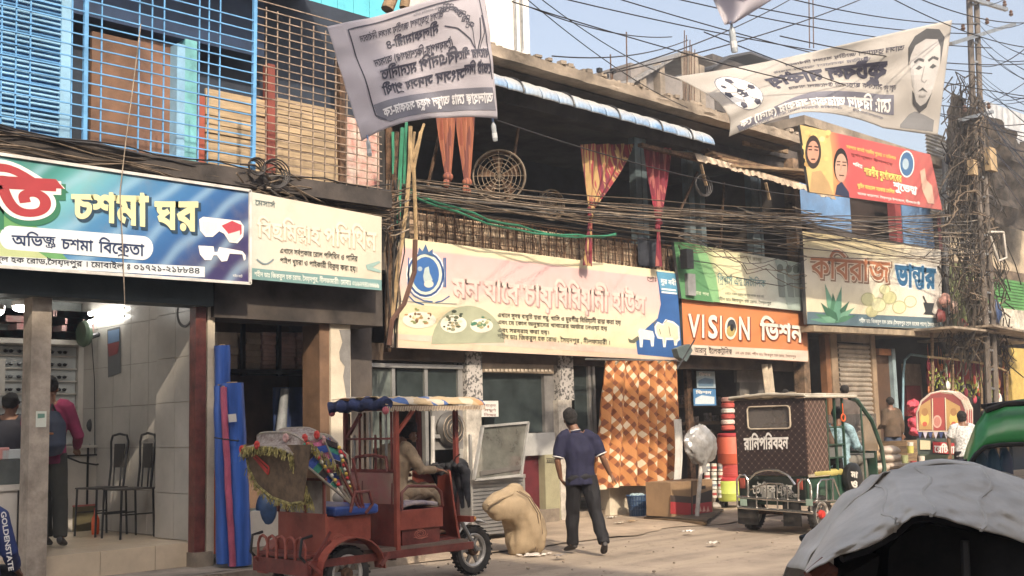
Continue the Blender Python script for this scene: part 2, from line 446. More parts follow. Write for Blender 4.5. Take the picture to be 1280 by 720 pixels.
# litter, pebbles
lt = MB()
for i in range(260):
    x = random.uniform(7, 24); y = random.uniform(6.5, 12.6); s_ = random.uniform(.008, .03)
    if random.random() < .35: y = random.gauss(12.3, .3)
    lt.ell((x, y, s_*.3), (s_, s_*random.uniform(.6, 1), s_*.5), 5, 3)
lt.build('gravel', conc, kind='stuff', label='loose grit and pebbles scattered over the road')
for i, (px, py, c) in enumerate(((861, 668, 'f0ece4'), (764, 650, 'c9bfae'), (775, 657, 'b8ab95'), (700, 699, '8a8078'), (892, 683, 'cfc8bb'), (790, 655, 'a8895f'))):
    g = G(px, py); mb = MB()
    mb.grid(lambda u, v: (g.x+(u-.5)*.17, g.y+(v-.5)*.10, .03+.03*n3(u*4+i*9, v*4)+.02), 5, 5)
    mb.build('paper_scrap', ink(c), label=['crumpled white paper scrap on the open road', 'pale litter scrap near the cream ledge', 'grey litter scrap right of the walking man', 'grey scrap on the shaded asphalt behind the man', 'small pale scrap on the sunlit road before the dark rickshaw', 'brown litter scrap on the dusty apron'][i], cat='litter', group='scraps of litter on the road', solid=.002)
# ---------------------------------------------------------------- block across the street that shades the road
def opposite(name, x0, x1, h, lab):
    r = thing(name, (x0, -6, 0), lab, 'building')
    box('wall', (x0, -13, 0), (x1, -6, h), M('opposite_plaster', (.4, .34, .27), .85, dirt=.4), r)
    box('parapet', (x0-.1, -13.1, h-.5), (x1+.002, -5.9, h+.002), conc, r)
    n = int((x1-x0)/3)
    for f in range(int(h/3.1)):
        for i in range(n):
            x = x0+.8+i*3; w_ = box('window', (x, -5.995, f*3.1+1), (x+1.3, -5.9, f*3.1+2.4), M('dull_glass', (.05, .06, .07), .15), r)
            box('sill', (x-.1, -5.94, f*3.1+.9), (x+1.4, -5.8, f*3.1+.99), conc, w_)
opposite('tall_shop_block', -30, -1.2, 16.5, 'tallest plastered block across the street, far left')
opposite('middle_shop_block', -1.1, 2.0, 13.0, 'middle height block across the street shading the red rickshaw')
opposite('low_shop_block', 2.2, 62, 9.9, 'lower plastered block across the street shading the near lane')
# ================================================================ LEFT BUILDING (optician and plastic shop)
FY = 11.3
B1 = thing('left_building', (6, FY, 0), 'two storey building with optician below and caged blue balcony above', 'building')
FZ = .40; XW = P(245, 690, 11.45).x+.12; BY = XW*(P(100, 480, 13).y/P(100, 480, 13).x)
tile_w = M('glazed_wall_tile', (.38, .36, .335), .3, v=.08, s=2, b=.02, dirt=.2)
tile_f = M('cream_floor_tile', (.52, .43, .32), .28, v=.1, s=2, b=.02, dirt=.3)
grout = M('grout', (.2, .18, .15), .9)
box('floor', (1.5, FY+.16, .1), (XW+.1, BY+.3, FZ-.008), grout, B1)
ft = MB()
nt_ = 0
sh = None
def tile_obj(name, a, b, mat, parent, src=[None]):
    return box(name, a, b, mat, parent)
x = XW-.005
while x > 3.4:
    for j in range(6):
        y = FY+.16+j*.6
        if y+.59 < BY: tile_obj('floor_tile', (x-.594, y, FZ-.02), (x, y+.594, FZ+.001*random.random()), tile_f, B1)
    tile_obj('riser_tile', (x-.594, FY+.135, .152), (x, FY+.16, FZ-.001), tile_f, B1)
    x -= .6
# interior right wall and pilaster, tiled
box('side_wall', (XW+.03, FY+.12, .15), (P(268, 600, FY).x-.01, BY+.2, 3.3), grout, B1)
for j in range(6):
    for i in range(10):
        y0 = FY+1.02+i*.45
        if y0+.1 > BY: continue
        tile_obj('wall_tile', (XW-.01, y0, .41+j*.5), (XW+.025, min(BY, y0+.444), .904+j*.5), tile_w, B1)
    tile_obj('wall_tile', (XW-.16, FY+.15, .41+j*.5), (XW-.12, FY+.56, .904+j*.5), tile_w, B1)
    tile_obj('wall_tile', (XW-.16, FY+.566, .41+j*.5), (XW-.12, FY+.99, .904+j*.5), tile_w, B1)
box('pilaster', (XW-.12, FY+.14, .34), (XW+.02, FY+1.01, 3.3), creamw, B1)
box('back_wall', (1.5, BY, .2), (XW+.1, BY+.2, 3.4), M('shop_back_wall', (.42, .45, .44), .7), B1)
box('ceiling', (1.5, FY+.1, 3.28), (XW+.1, BY+.2, 3.38), M('white_ceiling', (.6, .58, .54), .7), B1)
pw = M('grey_chipped_paint', (.34, .29, .24), .7, v=.2, s=5, b=.2, dirt=.8)
red_p = M('chipped_maroon_paint', (.13, .035, .028), .5, v=.3, s=7, b=.2, dirt=.25)
bxp('post', 37, 62, 350, 700, FY, .2, pw, B1, z0=.15, z1=3.25)
pf = bxp('post', 244, 257, 350, 700, FY, .13, red_p, B1, z0=.2, z1=3.25)
bxp('post_foot', 243, 266, 680, 700, FY-.03, .3, conc, B1, z0=.15, z1=.3)
bxp('pillar', 259, 268, 350, 700, FY+.02, .5, creamw, B1, z0=.15, z1=3.2)
bxp('lintel', -90, 267, 332, 372, FY-.12, .3, M('dark_teal_fascia', (.03, .045, .05), .5), B1)
bxp('lintel', 268, 478, 352, 402, FY-.05, .5, sooty, B1)
L = P(478, 300, FY).x
box('upper_slab', (1.5, FY-.2, P(200, 212, FY).z-.1), (L, 15.5, P(200, 204, FY).z+.03), sooty, B1)
# shop two interior
XR2 = P(452, 500, 11.7).x
box('back_wall', (XW+.15, 13.3, .1), (XR2, 13.5, 3.3), M('brown_back_wall', (.2, .125, .085), .8), B1)
box('ceiling', (XW+.15, FY+.46, 3.2), (XR2, 13.3, 3.3), darkw, B1)
box('floor', (XW+.15, FY, .1), (XR2, 13.3, .2), conc, B1)
bxp('door_frame', 400, 413, 405, 690, FY+.05, .35, M('brown_door_frame', (.17, .10, .06), .6, v=.2), B1, z0=.15)
cp = bxp('pillar', 414, 439, 400, 690, FY+.02, .4, creamw, B1, z0=.1)
pp_ = MB(); pl = YP(FY+.02)
pp_.poly([pl(x, y, .005) for x, y in ((424, 412), (438, 412), (438, 498), (433, 497), (429, 470), (431, 458), (425, 450), (424, 440), (428, 428))]); pp_.build('bare_patch', M('grey_render_patch', (.2, .19, .18), .9), cp)
for yy in (497, 560): strokes(pl, [[(414.5, yy+3), (438.5, yy)]], 1.2, M('grout2', (.3, .26, .2), .9), cp, .004, 'tile_joint')
box('side_wall', (XR2, FY+.44, 0), (XR2+.2, 15, 4.4), sooty, B1); box('side_wall', (P(438, 500, FY+.4).x, FY+.43, 0), (XR2-.002, FY+.5, 3.3), sooty, B1)
# upper floor behind the cage
UY = 12.6
uz0 = P(200, 200, FY).z+.06; uz1 = P(200, -30, UY).z+.4
blue = M('light_blue_paint', (.10, .26, .48), .5, v=.15, s=2, dirt=.25); sky_b = M('pale_blue_paint', (.24, .44, .62), .55, v=.12, s=2, dirt=.2)
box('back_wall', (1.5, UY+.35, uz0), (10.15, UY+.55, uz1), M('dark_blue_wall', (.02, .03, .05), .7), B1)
box('balcony_ceiling', (1.5, FY+.1, uz1), (L-.1, UY+.6, uz1+.15), M('dark_ceiling', (.04, .04, .05), .8), B1)
sh = bxp('louvred_shutter', -80, 76, -20, 196, UY, .05, blue, B1)
zt, zb = P(0, -20, UY).z, P(0, 196, UY).z; n = 34
X0, X1 = P(-80, 90, UY).x, P(76, 90, UY).x
for i in range(n):
    z = lerp(zb, zt, (i+.5)/n); mb = MB(); mb.slab((X0, UY-.02, z), (X1-.01, UY-.02, z), .05, .012, (0, -1, 1.2)); mb.build('louvre', sky_b if i % 5 else blue, sh)
bxp('blue_pillar', 76, 90, -30, 196, UY-.05, .3, sky_b, B1)
bxp('brown_panel', 114, 172, 45, 200, UY+.1, .05, M('brown_ply', (.16, .085, .05), .7, v=.2), B1)
bxp('brown_panel', 173, 219, 52, 205, UY+.11, .05, M('brown_ply2', (.19, .10, .065), .7, v=.2), B1)
bxp('beam', 90, 330, -30, 44, UY-.02, .2, M('navy_beam', (.015, .035, .085), .6), B1)
bxp('blue_pillar', 221, 231, 55, 212, UY-.06, .2, sky_b, B1)
bxp('teal_pillar', 231, 246, 50, 212, UY-.03, .2, M('teal_paint', (.16, .42, .45), .5), B1)
bxp('red_post', 248, 256, 120, 215, UY-.02, .1, M('brick_red_paint', (.3, .07, .04), .7), B1)
ply = M('beige_planking', (.42, .31, .19), .8, v=.2, s=3, b=.2, stretch=(.6, 1, 6), dirt=.3)
def planks(x0, x1, y0, y1, n):
    for i in range(n):
        a, b = lerp(y0, y1, i/n), lerp(y0, y1, (i+1)/n-.012)
        bxp('plank', x0+random.random()*1.5, x1, a, b, UY+random.uniform(0, .03), .03, ply, B1)
planks(257, 334, 118, 216, 9); planks(345, 424, 130, 232, 10)
bxp('red_post', 335, 344, 80, 225, UY-.05, .12, M('brick_red_paint2', (.22, .05, .035), .7), B1)
bxp('dark_post', 425, 432, 70, 235, UY-.05, .12, rust, B1)
fl = bxp('peeling_panel', 433, 474, 150, 245, UY-.02, .05, M('pale_peeling_panel', (.5, .42, .36), .8, c2=(.35, .1, .08), s=6), B1)
# security cage
CG = thing('security_cage', P(0, 190, FY-.15), 'steel bar cage closing the balcony, blue at left and rusty at right', 'grille')
cy_ = FY-.15; blueb = M('blue_bar_paint', (.13, .34, .62), .45, v=.15, s=4); rb = M('rusty_bar', (.34, .26, .20), .6, .3, v=.35, s=9)
def bar(name, xa, ya, xb, yb, r, mat): MB().slab(P(xa, ya, cy_), P(xb, yb, cy_), r, r).build(name, mat, CG)
XA, XB, XC = P(-70, 90, cy_).x, P(319, 90, cy_).x, P(476, 150, cy_).x
def hbar(xa, xb, px, py, mat, r=.013):
    z = P(px, py, cy_).z; MB().slab((xa, cy_-.012, z), (xb, cy_-.012, z), r, r).build('horizontal_bar', mat, CG)
for i in range(15): hbar(XA, XB, 110, -28+i*14.7, blueb)
for x in (2, 20, 38, 90, 127, 174, 190, 205, 249, 261, 275): bar('vertical_bar', x+1, -20, x-2, 196+x*.06, .013, blueb)
for x in (108, 319): bar('corner_post', x, -20, x-3, 196+x*.06, .042, blueb)
for i in range(23): hbar(XB, XC, 400, 22+i*9.6, rb, .011)
for x in (333, 347, 362, 377, 392, 407, 420, 434, 447, 460, 473): bar('vertical_bar', x, 4+(x-321)*.4, x-1, 208+(x-320)*.26, .012, rb)
# turquoise sheet above and behind the cage
tq = thing('turquoise_sheet', P(400, 20, 13.4), 'turquoise painted metal sheeting above the rusty cage', 'sheeting')
b_ = MB(); a = 13.4
for i in range(9):
    xa, xb = 322+i*20, 322+(i+1)*20-.6
    m_ = MB(); m_.prism([P(xa, -25, a), P(xb, -25, a), P(xb, min(34, 2+(xb-322)*.36), a), P(xa, min(34, 2+(xa-322)*.36), a)], (0, .05, 0)); m_.build('sheet_panel', M('turquoise_paint', (.10, .46, .56), .5, v=.1), tq)
pt = MB(); pt.tube([P(484, 12, 12.2), P(500, -30, 12.2)], .09, 10).tube([P(505, 10, 12.2), P(512, -30, 12.2)], .07, 8); pt.build('timber_post', wood, label='rough bark covered timber post behind the left banner top', cat='post')
wt = thing('white_roof_building', P(630, 60, 22), 'white plastered roof room above the concrete parapet', 'building')
bxp('wall', 600, 661, -30, 62, 22, 3, M('white_plaster', (.72, .68, .63), .8, v=.08, dirt=.2), wt)
for x in (644, 652): bxp('conduit', x, x+1.6, -30, 62, 21.9, .05, steel, wt)
# ================================================================ SIGNS
def sg(key, fn, r=.45): return uvgrad(key, fn, r)
def mixc(n, l, fac, a, b):
    m = n.new('ShaderNodeMix'); m.data_type = 'RGBA'
    (l.new(fac, m.inputs['Factor']) if not isinstance(fac, float) else setattr(m.inputs['Factor'], 'default_value', fac))
    for k, q in (('A', a), ('B', b)):
        if isinstance(q, str): m.inputs[k].default_value = (*fade(hx(q)), 1)
        else: l.new(q, m.inputs[k])
    return m.outputs['Result']
def mr(n, l, v, a, b):
    m = n.new('ShaderNodeMapRange'); m.inputs['From Min'].default_value = a; m.inputs['From Max'].default_value = b; l.new(v, m.inputs['Value']); return m.outputs[0]
# ---- optician sign
S1 = thing('optician_sign', P(150, 345, 10.9), 'wide blue printed signboard with spectacles above the optician shop', 'sign')
p1 = YP(10.9)
def s1(n, l, uv, sx):
    d = math_(n, l, 'ADD', sx.outputs[0], math_(n, l, 'MULTIPLY', sx.outputs[1], -.35))
    base = ramp(n, l, d, [(0, '2f8f86'), (.12, '66b7c2'), (.28, '3d86b8'), (.5, '2a6fae'), (.68, '23508f'), (.78, '3b3566'), (1, '41356b')])
    wv = n.new('ShaderNodeTexWave'); wv.inputs['Scale'].default_value = .9; wv.inputs['Distortion'].default_value = 3.5; wv.inputs['Detail'].default_value = 1
    mp = n.new('ShaderNodeMapping'); mp.inputs['Rotation'].default_value = (0, 0, .9); mp.inputs['Scale'].default_value = (4, 1.2, 1); l.new(uv, mp.inputs[0]); l.new(mp.outputs[0], wv.inputs[0])
    f = math_(n, l, 'MULTIPLY', math_(n, l, 'POWER', wv.outputs['Fac'], 3.0), .4)
    return mixc(n, l, f, base, 'a9d3ea')
board(S1, p1(-70, 183), p1(312, 239), p1(312, 353.5), p1(-70, 328), sg('optician_print', s1), .12)
fm = M('white_frame', (.62, .60, .56), .5)
for a, b in (((-70, 182.5), (313, 238.5)), ((-70, 328.5), (313, 354.5))):
    MB().slab(p1(*a, .01), p1(*b, .01), .03, .03).build('frame', fm, S1)
MB().slab(p1(312.5, 238, .01), p1(312.5, 355, .01), .03, .03).build('frame', fm, S1)
shape(p1, [(-70, 255), (20, 262), (48, 285), (88, 328), (60, 333), (-70, 326)], ink('5fa45a'), S1, .003)
shape(p1, [(-70, 290), (10, 292), (40, 310), (70, 329), (-70, 324)], ink('b9c785'), S1, .0045)
white = ink('f2efe9'); red1 = ink('b3262f')
for o_, b_, m_, dx, dy in ((.006, .13, ink('1d7a55'), 3, 5), (.008, .10, white, 0, 0), (.010, .035, red1, 0, 0)):
    text(p1, 'াতি', -52, 273, 66, 272, 54, 44, m_, S1, b_, o_, dx=dx, dy=dy)
    shape(p1, [(-60+dx, 216+dy), (-60+dx, 228+dy), (80+dx+ (o_-.01)*-800, 236+dy), (70+dx, 224+dy)], m_, S1, o_+.0003)
yel = ink('e9e2a0')
for o_, b_, m_, dx, dy in ((.006, .06, ink('20435c'), 2.5, 3), (.008, .035, yel, 0, 0)):
    text(p1, 'চশমা', 91, 272, 184, 282, 31, 39, m_, S1, b_, o_, dx=dx, dy=dy)
    text(p1, 'ঘর', 195, 284, 246, 288, 34, 38, m_, S1, b_, o_, dx=dx, dy=dy)
def pill(pl, x0, y0, x1, y1, r, mat, root, off):
    pts = [(x1+r*.9*math.cos(t), y1+r*math.sin(t)) for t in [(-90+i*15)*math.pi/180 for i in range(13)]]+[(x0+r*.9*math.cos(t), y0+r*math.sin(t)) for t in [(90+i*15)*math.pi/180 for i in range(13)]]
    shape(pl, pts, mat, root, off)
pill(p1, 13, 297, 178, 310, 15, ink('dfe6ec'), S1, .005)
text(p1, 'অভিজ্ঞ', 15, 306, 69, 309, 13, 13.5, ink('1e3560'), S1, .02, .008)
text(p1, 'চশমা', 77, 311, 116, 314, 13.5, 13.5, ink('1e3560'), S1, .02, .008)
text(p1, 'বিক্রেতা', 124, 315, 180, 320, 14, 14.5, ink('1e3560'), S1, .02, .008)
shape(p1, [(-70, 316.5), (256, 333.5), (256, 346.5), (-70, 328)], ink('d8dde0'), S1, .005)
text(p1, 'জিকরুল হক রোড,সৈয়দপুর । মোবাইল ঃ ০১৭২১-২১৮৮৪৪', -30, 325, 250, 342, 6.5, 7.5, ink('2a3140'), S1, .015, .008)
text(p1, 'সাইন আর্ট', 291, 346, 303, 347, 3, 3, white, S1, 0, .008)
# spectacles printed on the board
gl = ink('f3ece6')
shape(p1, [(249, 274), (254, 271), (300, 276), (305, 283), (304, 296), (297, 304), (287, 303), (280, 292), (274, 289), (266, 296), (257, 296), (250, 288)], gl, S1, .006)
shape(p1, [(253, 277), (272, 278), (272, 285), (264, 292), (258, 292), (253, 285)], ink('e6e2dd'), S1, .008)
shape(p1, [(277, 282), (290, 276), (302, 281), (302, 292), (296, 299), (289, 298), (284, 290)], ink('c9364a'), S1, .008)
shape(p1, [(283, 293), (300, 288), (300, 296), (294, 302), (288, 300)], ink('f0d9d6'), S1, .009)
shape(p1, [(248, 307), (267, 308), (268, 315), (272, 315), (274, 309), (288, 311), (303, 314), (307, 319), (307, 324), (305, 326), (303, 318), (287, 317), (284, 326), (277, 327), (271, 319), (267, 319), (264, 325), (256, 325), (250, 318)], gl, S1, .006)
# ---- polythene shop sign
S2 = thing('polythene_shop_sign', P(395, 355, 10.95), 'faded cream signboard with a teal strip beside the optician sign', 'sign')
p2 = YP(10.95)
board(S2, p2(315, 240), p2(477, 271), p2(477, 363), p2(315, 349), sg('cream_print', lambda n, l, uv, sx: ramp(n, l, sx.outputs[0], [(0, 'c9cdbf'), (.2, 'dccfba'), (.7, 'ddceb6'), (1, 'cdc5ae')])), .06)
shape(p2, [(315, 335), (477, 350), (477, 363), (315, 349)], ink('6f9c9a'), S2, .004)
text(p2, 'মেসার্স', 319, 256, 344, 260, 7, 7, ink('5f7474'), S2, .01)
for dx, m_ in ((1.3, ink('ccb89c')), (0, ink('ecdcc4'))): text(p2, 'বিছমিল্লাহ পলিথিন', 322, 296, 470, 313, 20, 24, m_, S2, .02, .006+(.002 if not dx else 0), dx=dx, dy=dx)
text(p2, 'এখানে সর্বপ্রকার রোল পলিথিন ও পানির', 350, 316, 447, 327, 6, 7, ink('3f463f'), S2, .015)
text(p2, 'পাইপ খুচরা ও পাইকারী বিক্রয় করা হয়।', 350, 328, 447, 340, 6, 7, ink('3f463f'), S2, .015)
text(p2, 'শহীদ ডাঃ জিকরুল হক রোড, সৈয়দপুর, নীলফামারী। মোবাঃ ০১৯২৭৪১৬৬৯৯', 318, 345, 474, 360, 5.5, 6.5, ink('e9ecdf'), S2, .015, .008)
strokes(p2, [[(x, 324+5*math.sin((x-321)/21*math.pi)*1.2) for x in range(321, 343, 3)]], 2, ink('7d8f94'), S2, .006)
shape(p2, [(457, 331), (474, 326), (476, 328), (466, 334), (476, 338), (476, 341), (459, 337)], ink('8fb0a8'), S2, .006)
# ---- pink biryani sign
S3 = thing('biryani_house_sign', P(670, 440, 12.7), 'long pink and yellow biryani signboard with raised letters and a blue corner', 'sign')
p3 = YP(12.7)
def s3(n, l, uv, sx):
    a = ramp(n, l, sx.outputs[1], [(0, 'e0bfa4'), (.12, 'e9ce9f'), (.16, 'e2d7a6'), (.34, 'e4dab2'), (.48, 'e9cdb2'), (.58, 'e4bdb4'), (.9, 'dfb3b1'), (.93, 'ecdcae'), (1, 'eadcb0')])
    return a
board(S3, p3(499, 297), p3(845, 340), p3(853, 451), p3(488, 434), sg('biryani_print', s3), .1, nv=10)
shape(p3, [(488, 424), (838, 446), (838, 440), (700, 428), (488, 417)], ink('e8c4ae'), S3, .003)
shape(p3, [(820, 339), (845.5, 342), (853, 448), (797, 443), (795, 425), (806, 412), (822, 398), (826, 380), (823, 355)], ink('2460a5'), S3, .004)
shape(p3, [(820, 339), (845.5, 342), (847, 368), (826, 363), (823, 350)], ink('4f9ac0'), S3, .0055)
# crest
shape(p3, circ(532, 343, 24.5, 30), white, S3, .005); shape(p3, circ(532, 343, 23, 28.5), ink('24508f'), S3, .006)
shape(p3, circ(532, 343, 20.5, 25.5), ink('d7dcc8'), S3, .007); shape(p3, circ(532, 343, 17, 22), ink('2b6bb3'), S3, .008)
shape(p3, [(529, 345), (531, 335), (536, 333), (537, 341), (541, 350), (536, 354), (530, 352)], ink('b7c9c6'), S3, .009)
shape(p3, circ(536, 355, 6, 4.5), ink('d8d5c4'), S3, .010); shape(p3, circ(525, 336, 3, 3), ink('9fb6c9'), S3, .0095)
shape(p3, [(522, 318), (524, 309), (528, 314), (532, 305), (536, 315), (541, 311), (541, 321), (532, 318)], ink('3a6aa0'), S3, .007)
strokes(p3, [[(509, 360), (518, 370), (530, 376), (541, 377)], [(507, 366), (518, 377), (530, 381)], [(544, 378), (553, 376), (562, 370)], [(555, 322), (555, 359)], [(557, 322), (557, 359)], [(511, 322), (510, 356)]], 1.6, ink('34649c'), S3, .006)
for t_, x0, x1, y0, y1, h0, h1 in (('মন', 566, 598, 370, 374, 24, 25), ('যাবে', 606, 648, 374, 380, 25, 26), ('চায়', 655, 690, 380, 384, 26, 26), ('বিরিয়ানী', 693, 760, 382, 389, 25, 26), ('হাউস', 766, 806, 387, 391, 23, 22)):
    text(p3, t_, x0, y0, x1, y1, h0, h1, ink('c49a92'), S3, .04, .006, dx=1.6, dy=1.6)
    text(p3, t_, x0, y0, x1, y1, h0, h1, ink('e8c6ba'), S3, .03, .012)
bk = ink('433f35')
text(p3, 'এখানে সুদক্ষ বাবুর্চি দ্বারা গরু, খাসি ও মুরগীর বিরিয়ানী রান্না করা হয়', 622, 396, 776, 406, 5, 5.5, bk, S3, .02)
text(p3, 'এবং যে কোন অনুষ্ঠানের খাবারের অর্ডার নেওয়া হয়', 622, 405, 759, 413, 5, 5, bk, S3, .02)
text(p3, 'এবং সরবরাহ করা হয়।', 622, 415, 687, 418, 5, 5, bk, S3, .02)
text(p3, 'শহীদ ডাঃ জিকরুল হক রোড , সৈয়দপুর , নীলফামারী ।', 622, 423, 763, 431, 5.5, 5.5, bk, S3, .012)
text(p3, 'প্রোঃ', 809, 351, 821, 352, 5.5, 5.5, bk, S3, .01); text(p3, 'নুর নবী', 826, 354, 845, 357, 6, 6, white, S3, .02)
strokes(p3, [[(827, 361), (845, 363)], [(827, 365), (846, 367)]], 2, white, S3, .007)
# dishes and a painted shadow arc
shape(p3, [(489, 380), (571, 384), (571, 405), (489, 398)], ink('dccb9c'), S3, .0035)
shape(p3, circ(585, 432, 46, 50, 16, 182, 356), ink('a9ad8c'), S3, .0045)  # shadow of pole and wires on the board, put into the ink
strokes(p3, [[(489, 376), (571, 380)]], .9, ink('7c8c86'), S3, .006)
def dish(cx, cy, rx, ry, c, root, pl, cols, n):
    shape(pl, circ(cx, cy+4, rx*1.1, ry*.8), ink('efe6cf'), root, .0055)
    rnd = random.Random(cx)
    for i in range(n):
        a, q = rnd.uniform(0, 6.28), rnd.uniform(.1, .95); shape(pl, circ(cx+rx*q*math.cos(a), cy+ry*q*math.sin(a), rnd.uniform(1.2, 3.5), rnd.uniform(1, 2.4), 6, 20, 380), ink(rnd.choice(cols)), root, .006+.00015*i)
dish(524, 396, 19, 13, '', S3, p3, ['c9a35f', 'b98445', '8f9a56', 'e6d7ab', '7a5a33', 'd8c08a'], 26)
dish(567, 401, 15, 14, '', S3, p3, ['5e6547', '8c8f6d', 'd9d2b0', '3f4a3a', 'b9a87a'], 26)
dish(602, 403, 13, 11, '', S3, p3, ['5f8a61', 'a9a56f', '3f7f62', 'd6cda4', 'a9793f'], 22)
# cattle print
cow = ink('d9d3b0'); wh = ink('e4e6e0')
shape(p3, [(797, 414), (800, 410), (806, 412), (816, 414), (818, 420), (817, 433), (814, 433), (813, 425), (804, 424), (803, 434), (800, 434), (799, 422)], wh, S3, .007)
shape(p3, [(818, 408), (822, 402), (828, 405), (832, 399), (842, 402), (849, 408), (850, 425), (847, 427), (846, 432), (843, 432), (842, 425), (833, 425), (832, 434), (829, 434), (828, 424), (822, 423), (819, 416)], wh, S3, .006)
shape(p3, [(820, 408), (823, 404), (829, 407), (833, 402), (841, 404), (847, 409), (848, 423), (845, 425), (844, 430), (841, 422), (832, 422), (831, 431), (829, 422), (823, 420), (821, 415)], cow, S3, .008)
strokes(p3, [[(819, 407), (817, 403), (821, 401)], [(830, 404), (834, 400)], [(824, 411), (826, 418)], [(836, 408), (838, 420)]], .9, ink('7d7a5a'), S3, .009)
shape(p3, [(785, 423), (790, 425), (797, 420), (799, 424), (793, 429), (787, 428)], ink('6a6a55'), S3, .006)
# ---- green printers sign
S4 = thing('printers_sign', P(930, 380, 12.9), 'pale green and cream printers signboard tucked above the orange sign', 'sign')
p4 = YP(12.62)
board(S4, p4(842, 301), p4(1003, 329), p4(1005, 389), p4(852, 373), sg('printers_print', lambda n, l, uv, sx: ramp(n, l, sx.outputs[0], [(0, '6f9a5c'), (.25, 'a5b77e'), (.3, 'e0dca8'), (.45, 'e6dfae'), (.6, 'dcd8c4'), (.8, 'c4cec0'), (1, '93a592')])), .06)
shape(p4, [(842, 301), (878, 307), (893, 378), (852, 373)], ink('4f8f58'), S4, .004)
shape(p4, [(868, 305), (880, 308), (895, 345), (900, 378), (891, 377)], ink('7db877'), S4, .005)
shape(p4, circ(858, 322, 9, 11), ink('a3a98c'), S4, .006); shape(p4, circ(858, 324, 5, 7), ink('6e5c48'), S4, .007)
shape(p4, [(968, 324), (1003, 330), (1005, 388), (985, 386)], ink('9fb0a6'), S4, .005)
for x in (975, 986, 995): shape(p4, circ(x, 335+(x-975)*.1, 4, 5), ink('68746a'), S4, .006); shape(p4, [(x-4, 342), (x+5, 343), (x+7, 372), (x-1, 371)], ink('7e8a83'), S4, .006)
text(p4, 'প্রিন্টার্স এন্ড মেটালিক', 897, 354, 957, 359, 10, 9, ink('5d8f91'), S4, .01)
text(p4, 'মেসার্স রাজু', 922, 322, 952, 327, 4, 4, ink('8d8d6a'), S4, .01)
text(p4, 'এখানে সকল প্রকার ছাপার কাজ করা হয়', 906, 368, 955, 372, 3, 3, ink('6c7468'), S4, 0)
text(p4, 'শহীদ ডাঃ জিকরুল হক রোড, সৈয়দপুর', 897, 375, 964, 381, 3.6, 3.6, ink('54605a'), S4, .005)
text(p4, 'আলোর পথ', 858, 366, 886, 370, 4, 4, ink('cfdcb5'), S4, .01)
# ---- orange electronics sign
S5 = thing('electronics_sign', P(930, 447, 12.7), 'bright orange signboard reading VISION in raised white letters', 'sign')
p5 = YP(12.7)
board(S5, p5(852, 371), p5(1008, 389), p5(1010, 452.5), p5(855, 443), sg('orange_print', lambda n, l, uv, sx: ramp(n, l, sx.outputs[0], [(0, 'd87a30'), (.6, 'dc8034'), (1, 'd27c3a')])), .12)
shape(p5, [(857, 430.5), (1010, 438.5), (1010, 452), (857, 443)], ink('ddc9b4'), S5, .004)
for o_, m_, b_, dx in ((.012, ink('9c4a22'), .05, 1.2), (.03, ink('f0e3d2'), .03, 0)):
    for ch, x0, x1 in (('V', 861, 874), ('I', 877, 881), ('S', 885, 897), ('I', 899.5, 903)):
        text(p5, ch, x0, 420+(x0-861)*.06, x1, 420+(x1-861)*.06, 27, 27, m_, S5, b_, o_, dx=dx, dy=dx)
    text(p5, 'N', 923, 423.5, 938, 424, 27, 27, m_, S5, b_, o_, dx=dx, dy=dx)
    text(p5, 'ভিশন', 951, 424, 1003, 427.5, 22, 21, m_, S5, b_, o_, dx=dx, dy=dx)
shape(p5, circ(913.5, 410.5, 7.5, 14), ink('ede4cf'), S5, .02); shape(p5, circ(914.5, 409, 5.6, 10), ink('3a3d44'), S5, .022)
shape(p5, circ(913.5, 414, 5.2, 7), ink('b9a14a'), S5, .024); shape(p5, circ(915, 409.5, 2.4, 4.5), ink('17181c'), S5, .026)
text(p5, 'আরাবু', 868, 440.5, 883, 441.5, 6.5, 6.5, ink('3b2e28'), S5, .015); text(p5, 'ইলেকট্রনিক্স', 886, 441.5, 915, 443, 6.5, 6.5, ink('3b2e28'), S5, .02)
text(p5, 'এম এম প্লাজা, শহীদ ডাঃ জিকরুল হক রোড, সৈয়দপুর', 919, 442.5, 995, 447.5, 3.2, 3.2, ink('7a5340'), S5, .01)
# ---- herbal shop sign
S6 = thing('herbal_shop_sign', P(1095, 410, 12.7), 'tall cream herbal shop signboard with brown title and a green aloe plant', 'sign')
p6 = YP(12.45)
def s6(n, l, uv, sx):
    a = ramp(n, l, sx.outputs[1], [(0, 'd8cda9'), (.3, 'dcd0ae'), (.6, 'e2d8c4'), (.85, 'ded0a4'), (1, 'd9c48d')])
    return mixc(n, l, mr(n, l, sx.outputs[0], .55, 1.0), a, 'e4ddd2')
board(S6, p6(1003, 289), p6(1176, 312), p6(1178, 412), p6(1009, 405), sg('herbal_print', s6), .08)
shape(p6, [(1009, 389.5), (1178, 397.5), (1178, 411.5), (1009, 405)], ink('54707c'), S6, .004)
for o_, m_, b_, dx in ((.006, ink('8f6a4e'), .075, 1.0), (.008, ink('e6d2b8'), .05, 0), (.010, ink('bd6f3a'), .015, 0)):
    text(p6, 'কবিরাজ', 1014, 346, 1112, 353, 27, 27, m_, S6, b_, o_, dx=dx, dy=dx)
text(p6, 'ভান্ডার', 1120, 357, 1169, 360, 27, 25, ink('dfe6ea'), S6, .09, .006); text(p6, 'ভান্ডার', 1120, 357, 1169, 360, 27, 25, ink('1f6f9f'), S6, .045, .008)
